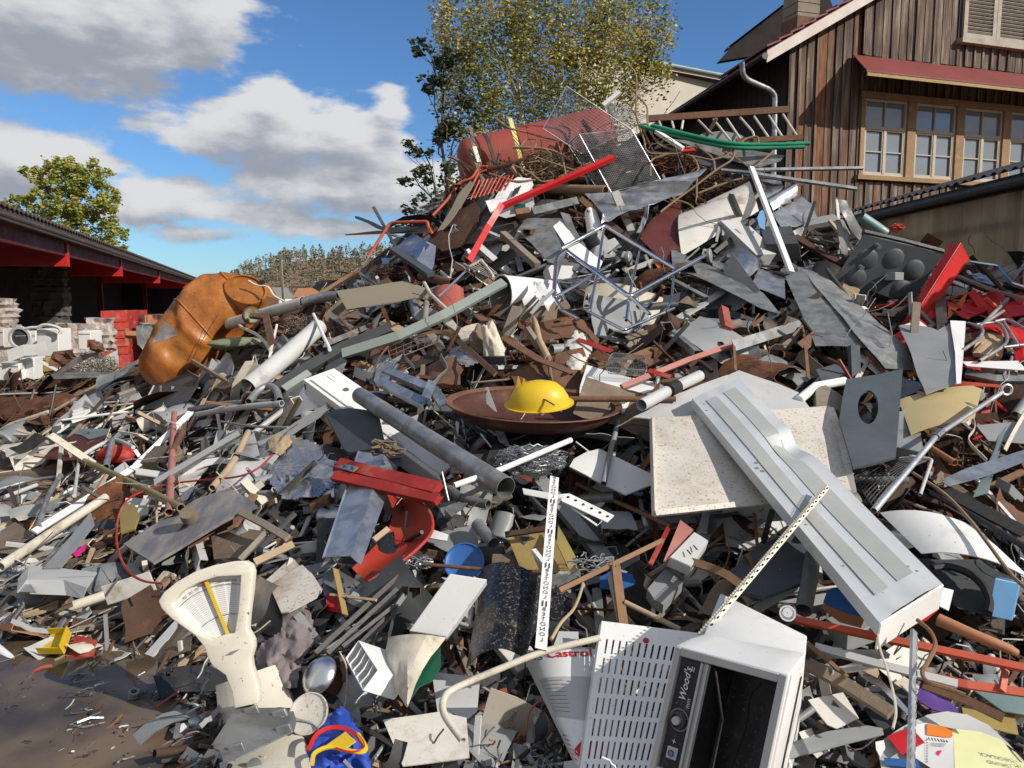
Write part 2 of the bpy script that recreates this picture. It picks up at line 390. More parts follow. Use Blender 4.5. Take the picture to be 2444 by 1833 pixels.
# ================= sky, sun, camera =================
def azel(px, py):
    d = ray(px, py).normalized(); return math.degrees(math.atan2(d.x, d.y)), math.degrees(math.asin(d.z))
W = bpy.data.worlds.new("World"); sc.world = W; W.use_nodes = True
nt = W.node_tree; N = nt.nodes; L = nt.links
N.clear()
def nd(t, **k):
    n = N.new(t)
    for a, b in k.items(): setattr(n, a, b)
    return n
def mth(op, a, b=None, c=None):
    n = N.new('ShaderNodeMath'); n.operation = op
    for i, x in enumerate((a, b, c)):
        if x is None: continue
        if isinstance(x, (int, float)): n.inputs[i].default_value = x
        else: L.new(x, n.inputs[i])
    return n.outputs[0]
tc = nd('ShaderNodeTexCoord'); sep = nd('ShaderNodeSeparateXYZ'); L.new(tc.outputs['Generated'], sep.inputs[0])
AZ0 = mth('MULTIPLY', mth('ARCTAN2', sep.outputs[0], sep.outputs[1]), 57.2958)
EL0 = mth('MULTIPLY', mth('ARCSINE', sep.outputs[2]), 57.2958)
BL = [(180, 40, 330, 130, 1.2), (430, 30, 210, 120, .95), (60, 170, 110, 60, .65), (420, 150, 70, 50, .6), (120, 110, 260, 110, 1.),
      (640, 300, 220, 85, 1.1), (640, 225, 90, 50, .8), (930, 255, 55, 52, .95), (840, 330, 150, 90, 1.), (480, 320, 170, 60, .75),
      (850, 440, 340, 85, 1.), (700, 400, 200, 70, .8), (100, 375, 170, 62, 1.1), (20, 420, 150, 60, .8), (420, 455, 190, 40, .8), (330, 500, 180, 50, .85), (560, 505, 230, 40, .85),
      (780, 545, 200, 38, .8), (470, 560, 140, 30, .75), (1020, 440, 120, 60, .8), (620, 440, 60, 26, .8), (230, 300, 120, 26, .3), (760, 110, 120, 26, .22), (900, 110, 90, 20, .15)]
def density(az, el):
    cmb = nd('ShaderNodeCombineXYZ'); L.new(az, cmb.inputs[0]); L.new(mth('MULTIPLY', el, 2.3), cmb.inputs[1])
    n1 = nd('ShaderNodeTexNoise'); n1.inputs['Scale'].default_value = .26; n1.inputs['Detail'].default_value = 9; n1.inputs['Roughness'].default_value = .56
    L.new(cmb.outputs[0], n1.inputs['Vector'])
    tot = None
    for px, py, rx, ry, w in BL:
        a, e = azel(px, py); ra = rx/1846*57.3; re_ = ry/1846*57.3
        u = mth('MULTIPLY_ADD', az, 1/ra, -a/ra); v = mth('MULTIPLY_ADD', el, 1/re_, -e/re_)
        q = mth('ADD', mth('MULTIPLY', u, u), mth('MULTIPLY', v, v))
        g = mth('MULTIPLY', mth('EXPONENT', mth('MULTIPLY', q, -.95)), w)
        tot = g if tot is None else mth('SMOOTH_MAX', tot, g, .25)
    # more broken cloud round the rest of the sky
    side = nd('ShaderNodeMapRange'); L.new(mth('ABSOLUTE', az), side.inputs[0]); side.inputs[1].default_value = 36; side.inputs[2].default_value = 60; side.inputs[3].default_value = 0; side.inputs[4].default_value = .5
    tot = mth('ADD', tot, side.outputs[0])
    return mth('ADD', tot, mth('MULTIPLY', mth('SUBTRACT', n1.outputs['Fac'], .5), 1.28))
d0 = density(AZ0, EL0)
d1 = density(mth('ADD', AZ0, .7), mth('ADD', EL0, 2.1))
mask = nd('ShaderNodeMapRange', interpolation_type='SMOOTHSTEP'); L.new(d0, mask.inputs[0]); mask.inputs[1].default_value = .36; mask.inputs[2].default_value = .70
shade = mth('ADD', mth('MULTIPLY', mth('SUBTRACT', d0, d1), .95), mth('MULTIPLY', d0, -.42))
sr = nd('ShaderNodeMapRange', interpolation_type='SMOOTHSTEP'); L.new(shade, sr.inputs[0]); sr.inputs[1].default_value = -.66; sr.inputs[2].default_value = .10
cc = nd('ShaderNodeMix', data_type='RGBA'); L.new(sr.outputs[0], cc.inputs[0]); cc.inputs[6].default_value = (3.5, 3.85, 4.5, 1); cc.inputs[7].default_value = (7.8, 7.9, 8.1, 1)
sky = nd('ShaderNodeTexSky', sky_type='NISHITA', sun_disc=False)
sky.sun_elevation = math.asin(SUN.z); sky.sun_rotation = math.atan2(SUN.x, SUN.y); sky.air_density = 1.; sky.dust_density = .25; sky.ozone_density = 2.2
tint = nd('ShaderNodeMix', data_type='RGBA', blend_type='MULTIPLY'); tint.inputs[0].default_value = 1.; L.new(sky.outputs[0], tint.inputs[6]); tint.inputs[7].default_value = (.66, .98, 1.32, 1)
mx = nd('ShaderNodeMix', data_type='RGBA'); L.new(mask.outputs[0], mx.inputs[0]); L.new(tint.outputs[2], mx.inputs[6]); L.new(cc.outputs[2], mx.inputs[7])
bg = nd('ShaderNodeBackground'); bg.inputs[1].default_value = .092; L.new(mx.outputs[2], bg.inputs[0])
out = nd('ShaderNodeOutputWorld'); L.new(bg.outputs[0], out.inputs[0])
W.cycles.sampling_method = 'MANUAL'; W.cycles.sample_map_resolution = 512
sl = bpy.data.lights.new('sun', 'SUN'); sl.energy = 4.9; sl.angle = R(.53); sl.color = (1., .94, .85)
so = bpy.data.objects.new('sun', sl); COL.objects.link(so); so.rotation_euler = SUN.to_track_quat('Z', 'Y').to_euler(); so.location = (20, -12, 20)
cam = bpy.data.cameras.new('camera'); co = bpy.data.objects.new('camera', cam); COL.objects.link(co); sc.camera = co
cam.sensor_width = 36; cam.lens = 36*F_PX/2444; cam.clip_end = 3000; cam.clip_start = .05
co.location = (0, 0, EYE); co.rotation_euler = (R(90)-PITCH, 0, 0)
sc.view_settings.view_transform = 'Standard'; sc.view_settings.look = 'None'; sc.view_settings.exposure = 0; sc.view_settings.gamma = 1
sc.cycles.max_bounces = 6; sc.cycles.transparent_max_bounces = 8; sc.cycles.diffuse_bounces = 3; sc.cycles.caustics_reflective = False; sc.cycles.caustics_refractive = False

# ================= ground and puddle =================
def simple(name, f):
    m = bpy.data.materials.new(name); m.use_nodes = True; MATS[name] = m; f(m.node_tree, m.node_tree.nodes, m.node_tree.links, m.node_tree.nodes['Principled BSDF']); return m
def _ground(nt, N, L, b):
    tc = N.new('ShaderNodeTexCoord')
    def nz(s, d=8, r=.6):
        n = N.new('ShaderNodeTexNoise'); n.inputs['Scale'].default_value = s; n.inputs['Detail'].default_value = d; n.inputs['Roughness'].default_value = r; L.new(tc.outputs['Object'], n.inputs['Vector']); return n.outputs['Fac']
    cr = N.new('ShaderNodeValToRGB'); L.new(nz(3.), cr.inputs[0]); e = cr.color_ramp.elements
    e[0].position = .3; e[0].color = (.085, .055, .035, 1); e[1].position = .7; e[1].color = (.24, .17, .115, 1)
    L.new(cr.outputs[0], b.inputs['Base Color']); b.inputs['Roughness'].default_value = .8
    bp = N.new('ShaderNodeBump'); bp.inputs['Strength'].default_value = .6; bp.inputs['Distance'].default_value = .03; L.new(nz(14., 8, .7), bp.inputs['Height']); L.new(bp.outputs[0], b.inputs['Normal'])
simple('mud', _ground)
g = MB()
xs = [-1500, -300, -60, -20]+[-12+.25*i for i in range(57)]+[6, 20, 60, 300, 1500]
ys = [-300, -20, 0]+[1.8+.22*i for i in range(46)]+[14, 20, 60, 300, 2500]
def gz(x, y):
    # low ground by the heap's left foot dips into a puddle
    d = math.hypot((x+2.0)/1.7, (y-2.85)/1.15)
    z = .035*noise.noise(V3((x*1.7, y*1.7, 0)))+.02*noise.noise(V3((x*5, y*5, 3)))
    if abs(x) > 15 or y > 14 or y < 1: z = 0
    return z - .09*max(0, 1-d)
g.grid([[V3((x, y, gz(x, y))) for x in xs] for y in ys])
g.build('ground', 'mud', kind='structure')
def _puddle(nt, N, L, b):
    b.inputs['Base Color'].default_value = (.10, .07, .045, 1); b.inputs['Roughness'].default_value = .04; b.inputs['IOR'].default_value = 1.33
    tc = N.new('ShaderNodeTexCoord'); n = N.new('ShaderNodeTexNoise'); n.inputs['Scale'].default_value = 5; L.new(tc.outputs['Object'], n.inputs['Vector'])
    bp = N.new('ShaderNodeBump'); bp.inputs['Strength'].default_value = .03; bp.inputs['Distance'].default_value = .01; L.new(n.outputs['Fac'], bp.inputs['Height']); L.new(bp.outputs[0], b.inputs['Normal'])
    cr = N.new('ShaderNodeValToRGB'); n2 = N.new('ShaderNodeTexNoise'); n2.inputs['Scale'].default_value = 2.2; n2.inputs['Detail'].default_value = 4; L.new(tc.outputs['Object'], n2.inputs['Vector']); L.new(n2.outputs['Fac'], cr.inputs[0])
    cr.color_ramp.elements[0].position = .4; cr.color_ramp.elements[0].color = (.06, .045, .03, 1); cr.color_ramp.elements[1].position = .65; cr.color_ramp.elements[1].color = (.17, .12, .075, 1); L.new(cr.outputs[0], b.inputs['Base Color'])
simple('muddy_water', _puddle)
pw = MB(); ring = []
for k in range(48):
    a = 2*math.pi*k/48; r = 1+.12*math.sin(3*a+1)+.08*math.sin(7*a)
    ring.append(V3((-2.1+1.3*r*math.cos(a), 2.72+.85*r*math.sin(a), .012)))
pw.add([V3((-2.05, 2.75, .012))]+ring, [(0, 1+k, 1+(k+1) % 48) for k in range(48)])
pw.build('puddle', 'muddy_water', kind='structure')

# ================= hills, wood, far town =================
def hillz(x, y):
    px = CX+x/y*F_PX
    t = [(-900, 0), (380, 10), (520, 22), (600, 62), (700, 88), (800, 92), (950, 96), (1200, 80), (1600, 70), (2600, 60), (4000, 40)]
    for (a, h0), (b, h1) in zip(t, t[1:]):
        if a <= px <= b:
            return (h0+(h1-h0)*(px-a)/(b-a))/F_PX
    return .01
h = MB(); rows = []
for j in range(14):
    y = 190+j*16; r = []
    for i in range(80):
        x = -230+i*8
        e = min(1, max(0, (j)/9)); e = e*e*(3-2*e)
        r.append(V3((x, y, hillz(x, y)*y*e*1.15+e*1.2*noise.noise(V3((x*.03, y*.03, 0))))))
    rows.append(r)
h.grid(rows); mat('hill_brush', (.17, .13, .08), .95, 0, .5, (.08, .09, .04), .12, .4, 0, 5, 0, (.26, .17, .09), .5, .09)
h.build('hill', 'hill_brush', kind='structure')
def leafmat(name, cols, trans=.25):
    def f(nt, N, L, b):
        ge = N.new('ShaderNodeNewGeometry'); oi = N.new('ShaderNodeTexNoise'); cr = N.new('ShaderNodeValToRGB')
        ad = N.new('ShaderNodeMath'); ad.operation = 'ADD'; L.new(ge.outputs['Random Per Island'], ad.inputs[0])
        oi.inputs['Scale'].default_value = 1.1; tc = N.new('ShaderNodeTexCoord'); L.new(tc.outputs['Object'], oi.inputs['Vector'])
        m2 = N.new('ShaderNodeMath'); m2.operation = 'MULTIPLY_ADD'; m2.inputs[1].default_value = 1.6; m2.inputs[2].default_value = -.8; L.new(oi.outputs['Fac'], m2.inputs[0]); L.new(m2.outputs[0], ad.inputs[1]); L.new(ad.outputs[0], cr.inputs[0])
        while len(cr.color_ramp.elements) < len(cols): cr.color_ramp.elements.new(.5)
        for k, c in enumerate(cols): cr.color_ramp.elements[k].position = k/(len(cols)-1); cr.color_ramp.elements[k].color = (*c, 1)
        L.new(cr.outputs[0], b.inputs['Base Color']); b.inputs['Roughness'].default_value = .5
        if trans:
            tr = N.new('ShaderNodeBsdfTranslucent'); L.new(cr.outputs[0], tr.inputs[0]); mx = N.new('ShaderNodeMixShader'); mx.inputs[0].default_value = trans
            L.new(b.outputs[0], mx.inputs[1]); L.new(tr.outputs[0], mx.inputs[2]); L.new(mx.outputs[0], N['Material Output'].inputs[0])
    return simple(name, f)
leafmat('birch_leaves', [(.10, .13, .025), (.20, .21, .035), (.34, .32, .05), (.50, .42, .08), (.60, .46, .14)], .35)
leafmat('dark_leaves', [(.022, .045, .016), (.04, .06, .02), (.08, .085, .03)])
leafmat('oak_leaves', [(.14, .19, .035), (.27, .33, .05), (.40, .40, .07), (.46, .34, .08)], .3)
leafmat('wood_far', [(.06, .09, .06), (.15, .12, .08), (.26, .16, .09), (.24, .22, .08), (.05, .08, .05)], 0)
mat('far_trunk', (.28, .25, .23), .9, dirt=.1)
rnd = random.Random(5)
def leaf(mb, c, s, rn, mt=None):
    a = V3((rn.gauss(0, 1), rn.gauss(0, 1), rn.gauss(0, 1))).normalized(); u, w = perp(a); u *= s; w *= s*.62
    mb.v += [tuple(c-u), tuple(c+w), tuple(c+u), tuple(c-w)]; k = len(mb.v); mb.f.append((k-4, k-3, k-2, k-1)); mb.mi.append(mb.m(mt))
w = MB()
for i in range(1150):
    y = rnd.uniform(235, 352); px = rnd.uniform(330, 1500); x = (px-CX)/F_PX*y
    jj = (y-190)/16; e = min(1, max(0, jj/9)); e = e*e*(3-2*e); zz = hillz(x, y)*y*e*1.15
    if px < 560: zz *= .6
    hh = rnd.uniform(3.5, 6.8)*(1.0 if px > 560 else .6); kind = rnd.random()
    w.tube([V3((x, y, zz-.5)), V3((x+rnd.uniform(-.5, .5), y, zz+hh))], .10, 4, 'far_trunk', taper=.05)
    n = 26 if kind < .55 else 60
    for k in range(n):
        t = rnd.random()
        if kind > .88: rad = (1-t)*hh*.22+.2; zc = zz+hh*(.15+.9*t)
        else: rad = hh*.22*math.sin(math.pi*min(1, .2+.8*t)); zc = zz+hh*(.35+.7*t)
        an = rnd.uniform(0, 6.28); q = rad*math.sqrt(rnd.random())
        leaf(w, V3((x+q*math.cos(an), y+q*math.sin(an), zc)), rnd.uniform(.22, .5), rnd, 'wood_far')
w.build('woods', kind='stuff', smooth=0, label='bare and autumn coloured trees covering the far hillside', cat='woods')

# houses of the town far off
def far_house(x, y, wd, dp, ht, rf, wallm, roofm, label):
    t = thing('far_house', (x, y, 0), label, 'house', 'houses far behind the heap')
    m = MB().box((x, y, ht/2), (wd, dp, ht)); m.build('wall', wallm, t)
    a = MB(); a.add([(x-wd*.55, y-dp*.6, ht), (x+wd*.55, y-dp*.6, ht), (x+wd*.55, y, ht+rf), (x-wd*.55, y, ht+rf), (x-wd*.55, y+dp*.6, ht), (x+wd*.55, y+dp*.6, ht)], [(0, 1, 2, 3), (3, 2, 5, 4), (0, 3, 4), (1, 5, 2), (0, 4, 5, 1)])
    a.build('roof', roofm, t)
    for k in range(3):
        MB().box((x-wd*.3+k*wd*.3, y-dp/2-.02, ht*.55), (wd*.1, .08, ht*.25)).build('window', 'dark_glass', t)
for px, Y, wd, ht, wm, rm, lb in ((655, 150, 4.5, 2.2, 'white_paint', 'mid_grey', 'white flat house with grey roof beyond the orange tank'), (742, 170, 5, 2.4, 'dirty_white', 'clay', 'small white house with red roof at the foot of the wooded hill'),
                                  (790, 175, 5, 2.6, 'cream', 'clay', 'cream house with clay roof partly behind the heap')):
    q = at(px, 700, Y); far_house(q.x, Y, wd, 8, ht, 2.0, wm, rm, lb)

# ================= trees =================
def limb(mb, a, b, r0, r1, rn, n=5, wob=.06):
    pts = []
    L_ = (b-a).length
    for k in range(n+1):
        t = k/n; o = V3((rn.gauss(0, 1), rn.gauss(0, 1), rn.gauss(0, .5)))*wob*L_*(0 if k in (0, n) else .4); pts.append(a*(1-t)+b*t+o)
    mb.tube(pts, r0, 6, taper=r1); return pts
mat('birch_bark', (.55, .52, .47), .7, 0, .5, (.05, .045, .04), 9, .15, .3, 30, .3)
mat('brown_bark', (.13, .105, .085), .9, 0, .4, (.06, .05, .04), 8, .2, .5, 30)
def tree(name, label, base, trunks, top, clumps, leafm, barkm, nleaf, ls, seed, droop=0.):
    rn = random.Random(seed); t = thing(name, base, label, 'tree'); tr = MB(); pts = []
    for dx, lean in trunks:
        pts.append(limb(tr, base+V3((dx, 0, 0)), base+V3((lean, 0, top)), .11*top/9, .015, rn, 8, .02))
    cl = [(c, r) for c, r in clumps]
    for c, r in cl:
        p = min((q for pp in pts for q in pp if q.z < c.z-.1*top), key=lambda q: (q-c).length, default=pts[0][3])
        lp = limb(tr, p, c, .035*top/9, .01, rn, 5, .08)
        for _ in range(4):
            limb(tr, rn.choice(lp[2:]), c+V3((rn.gauss(0, r[0]*.5), rn.gauss(0, r[1]*.5), rn.gauss(0, r[2]*.5))), .012*top/9, .004, rn, 3, .1)
    tr.build('trunk', barkm, t)
    cr = MB(); W_ = [r[0]*r[2] for c, r in cl]; tot = sum(W_)
    for (c, r), wgt in zip(cl, W_):
        n = int(nleaf*wgt/tot); sub = []
        for _ in range(max(6, n//45)):
            while True:
                q = V3((rn.uniform(-1, 1), rn.uniform(-1, 1), rn.uniform(-1, 1)))
                if q.length < 1: break
            sub.append(c+V3((q.x*r[0], q.y*r[1], q.z*r[2])))
        for _ in range(n):
            s0 = rn.choice(sub); sp = .12*min(r[0], r[2])+.035*top/9
            z = rn.gauss(0, sp) - (abs(rn.gauss(0, droop)) if droop else 0)
            leaf(cr, s0+V3((rn.gauss(0, sp), rn.gauss(0, sp), z)), ls*rn.uniform(.6, 1.25), rn)
    cr.build('crown', leafm, t, smooth=0)
def cl(list_, Y):
    o = []
    for px, py, rx, ry in list_:
        q = at(px, py, Y); o.append((q, (rx/F_PX*Y, rx/F_PX*Y*.8, ry/F_PX*Y)))
    return o
Yb = 17.
b0 = at(1330, 718, Yb); b0.z = 0
tree('birch_tree', 'birch with yellowing leaves and pale stems behind the heap top', b0, [(-.55, -.9), (0, .1), (.45, 1.2)], 9.2,
     cl([(1150, 40, 110, 70), (1250, -20, 120, 80), (1380, -10, 130, 90), (1500, 30, 90, 90), (1200, 130, 110, 80), (1330, 120, 120, 90), (1470, 130, 110, 80), (1130, 210, 90, 70),
         (1230, 240, 90, 60), (1340, 230, 110, 60), (1460, 210, 80, 50), (1090, 110, 60, 60), (1570, 60, 40, 60), (1130, 300, 70, 45), (1560, 150, 40, 40), (1100, 370, 50, 40), (1060, 0, 40, 60), (1420, 290, 60, 40)], Yb),
     'birch_leaves', 'birch_bark', 33000, .038, 3, .3)
Yh = 15.
h0 = at(1075, 718, Yh); h0.z = 0
tree('hornbeam_tree', 'dark leaved small tree hanging out left of the birch', h0, [(0, -.1)], 6.2,
     cl([(1010, 110, 45, 22), (1060, 150, 60, 35), (1090, 220, 55, 40), (1030, 200, 35, 18), (1040, 320, 55, 25), (1010, 360, 50, 22), (990, 425, 50, 20), (1060, 420, 60, 35), (1090, 300, 50, 50),
         (990, 495, 35, 18), (1030, 480, 50, 25), (975, 540, 25, 16), (1100, 470, 50, 40)], Yh), 'dark_leaves', 'brown_bark', 3000, .05, 8)
Yo = 62.
o0 = at(190, 718, Yo); o0.z = 0
tree('oak_tree', 'broad green and yellow tree standing behind the long shed', o0, [(0, .3)], 10.5,
     cl([(90, 412, 38, 24), (140, 400, 40, 24), (200, 400, 45, 28), (225, 430, 45, 30), (170, 440, 60, 30), (120, 455, 50, 24), (250, 470, 30, 30), (60, 480, 50, 16), (160, 490, 70, 34), (220, 510, 60, 34), (260, 550, 40, 34),
         (180, 550, 60, 30), (240, 590, 60, 30), (40, 500, 35, 20), (130, 520, 60, 30)], Yo), 'oak_leaves', 'brown_bark', 15000, .14, 12)

# ================= long shed on the left =================
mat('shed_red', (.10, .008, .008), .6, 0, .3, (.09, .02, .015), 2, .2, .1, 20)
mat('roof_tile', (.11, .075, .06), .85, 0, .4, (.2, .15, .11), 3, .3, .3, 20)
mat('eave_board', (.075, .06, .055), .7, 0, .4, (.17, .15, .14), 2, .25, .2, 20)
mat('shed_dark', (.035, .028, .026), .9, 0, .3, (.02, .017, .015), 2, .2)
ez = 3.12
A = at(-60, 460, 1.); 
def shedpt(s, z, inn=0.):               # s metres along the eave from its near end, inn metres into the shed
    d = V3((-.3117, .9502, 0)); nrm_ = V3((-.9502, -.3117, 0))
    return V3((-9.93, 15.0, 0))+d*(s)+nrm_*inn+V3((0, 0, z))
shed = thing('storage_shed', shedpt(20, 0), 'long open fronted shed with dark tiled roof and red beams', 'shed')
S0, S1 = -9, 62
m = MB()
rows = []
for k in range(int((S1-S0)/.16)):
    s = S0+k*.16; zz = .028*(1 if k % 2 else -1)
    rows.append([shedpt(s, ez+.30+zz-0, -.25), shedpt(s, ez+.30+zz+1.6, 7)])
m.grid(rows); m.build('roof', 'roof_tile', shed, solid=.04)
m = MB()
m.para(shedpt(S0, ez+.02, -.15), shedpt(S1, ez, -.15)-shedpt(S0, ez, -.15), V3((0, 0, .13)), shedpt(0, 0, .04)-shedpt(0, 0, 0))
m.para(shedpt(S0, ez+.17, -.2), shedpt(S1, ez, -.2)-shedpt(S0, ez, -.2), V3((0, 0, .10)), shedpt(0, 0, .05)-shedpt(0, 0, 0))
m.tube([shedpt(S0, ez+.10, -.28), shedpt(S1, ez+.10, -.28)], .05, 8)
m.build('eave', 'eave_board', shed)
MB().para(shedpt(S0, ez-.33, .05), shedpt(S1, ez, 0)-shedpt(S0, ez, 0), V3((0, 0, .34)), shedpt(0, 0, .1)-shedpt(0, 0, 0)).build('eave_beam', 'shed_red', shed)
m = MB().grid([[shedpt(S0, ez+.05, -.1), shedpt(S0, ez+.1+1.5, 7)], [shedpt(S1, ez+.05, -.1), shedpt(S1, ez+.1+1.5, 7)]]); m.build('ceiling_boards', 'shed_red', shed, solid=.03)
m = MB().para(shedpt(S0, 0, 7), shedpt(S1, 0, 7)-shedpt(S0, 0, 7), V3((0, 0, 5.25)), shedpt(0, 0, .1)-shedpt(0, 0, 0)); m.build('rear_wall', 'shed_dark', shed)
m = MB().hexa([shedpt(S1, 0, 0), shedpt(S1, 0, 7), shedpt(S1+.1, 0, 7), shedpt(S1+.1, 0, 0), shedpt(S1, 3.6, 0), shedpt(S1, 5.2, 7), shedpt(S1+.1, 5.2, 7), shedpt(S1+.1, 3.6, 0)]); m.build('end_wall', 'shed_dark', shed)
dl = shedpt(.22, 0)-shedpt(0, 0)
for s in (6.2, 14.9, 26.8, 43.6):
    b = MB(); b.para(shedpt(s, ez-.60, .0), dl, shedpt(0, 0, 3)-shedpt(0, 0, 0), V3((0, 0, .62)))
    b.build('beam', 'bright_red', shed)
    q = MB(); q.para(shedpt(s, 0, 2.7), dl, shedpt(0, 0, .25)-shedpt(0, 0, 0), V3((0, 0, ez+.4))); q.build('post', 'shed_red', shed)
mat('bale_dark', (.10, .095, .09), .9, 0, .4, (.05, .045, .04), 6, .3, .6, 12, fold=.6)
mat('bale_paper', (.50, .44, .40), .9, 0, .5, (.25, .10, .08), 9, .35, .9, 16, .5, fold=1.)
def bale(c, w, d, hgt, rz, mt, label, seed, group):
    rn = random.Random(seed); m = MB(); n = 9
    rot = Matrix.Rotation(rz, 3, 'Z'); rows = []
    bm = bmesh.new(); bmesh.ops.create_cube(bm, size=1); bmesh.ops.subdivide_edges(bm, edges=bm.edges[:], cuts=9, use_grid_fill=True)
    for v in bm.verts:
        q = V3((v.co.x*w, v.co.y*d, v.co.z*hgt)); a = noise.fractal(q*4+V3((seed*3., 0, 0)), .7, 2, 4)*.10
        layer = .03*math.sin(q.z*40+seed)
        q += V3((v.co.x, v.co.y, v.co.z*.4))*2*(a+layer); v.co = V3(c)+rot @ q
    bm.verts.index_update(); m.add([v.co.copy() for v in bm.verts], [tuple(v.index for v in f.verts) for f in bm.faces]); bm.free()
    t = m.build('bale', mt, label=label, cat='bale', group=group)
    return t
def sp(px, py, Y): return at(px, py, Y)
q = sp(190, 0, 22); 
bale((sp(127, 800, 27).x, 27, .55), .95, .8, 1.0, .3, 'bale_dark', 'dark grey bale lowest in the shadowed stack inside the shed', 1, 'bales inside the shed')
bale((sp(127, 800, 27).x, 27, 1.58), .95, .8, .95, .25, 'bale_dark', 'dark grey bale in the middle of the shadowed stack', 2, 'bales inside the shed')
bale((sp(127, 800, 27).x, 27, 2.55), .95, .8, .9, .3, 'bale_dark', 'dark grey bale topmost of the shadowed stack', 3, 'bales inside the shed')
bale((sp(-14, 800, 18.5).x, 18.5, .45), .8, 1.1, 1.1, .3, 'bale_paper', 'paper bale at the bottom of the stack by the photo edge', 4, 'bales inside the shed')
bale((sp(-10, 800, 18.5).x, 18.5, 1.3), .75, .9, .7, .3, 'bale_paper', 'ragged paper bale on top of the stack by the photo edge', 5, 'bales inside the shed')
bale((sp(195, 800, 17).x, 16.8, .6), .7, .55, 1.0, .3, 'bale_paper', 'sunlit white and red paper bale between appliances and red skip', 6, 'bales inside the shed')
bale((sp(238, 800, 17.2).x, 17.3, .85), .42, .5, .7, .3, 'bale_paper', 'crumpled paper bale with rounded corner beside the red skip', 7, 'bales inside the shed')
# skips in the shed
def skip(px0, px1, pyt, Y, mt, label, ribs=4):
    a = at(px0, pyt, Y); b = at(px1, pyt, Y+.5); zt = a.z
    t = thing('skip', (a+b)/2-V3((0, 0, zt)), label, 'skip', 'skips by the shed'); dpt = V3((-.2, 1.4, 0)); b.z = a.z
    a0 = V3((a.x, a.y, 0)); b0 = V3((b.x, b.y, 0)); m = MB(); th = .04
    ux = (b0-a0)
    for o, e in ((a0, ux), (a0+dpt, ux)): m.para(o, e, V3((0, th, 0)), V3((0, 0, zt)))
    for o in (a0, b0-V3((th, 0, 0))): m.para(o+V3((0, th, 0)), V3((th, 0, 0)), dpt-V3((0, th, 0)), V3((0, 0, zt)))
    m.para(a0+V3((th, th, .02)), ux*.96, dpt*.96, V3((0, 0, .05)))
    m.build('body', mt, t)
    for k in range(ribs):
        MB().para(a0+V3((0, -.05, zt*(.25+.7*k/ribs))), ux, V3((0, .05, 0)), V3((0, 0, .06))).build('rib', mt, t)
    return t
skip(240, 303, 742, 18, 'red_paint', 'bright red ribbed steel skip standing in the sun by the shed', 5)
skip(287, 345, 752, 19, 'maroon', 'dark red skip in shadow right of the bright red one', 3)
skip(345, 380, 752, 18.5, 'clay', 'brownish open crate container beside the orange tank', 2)

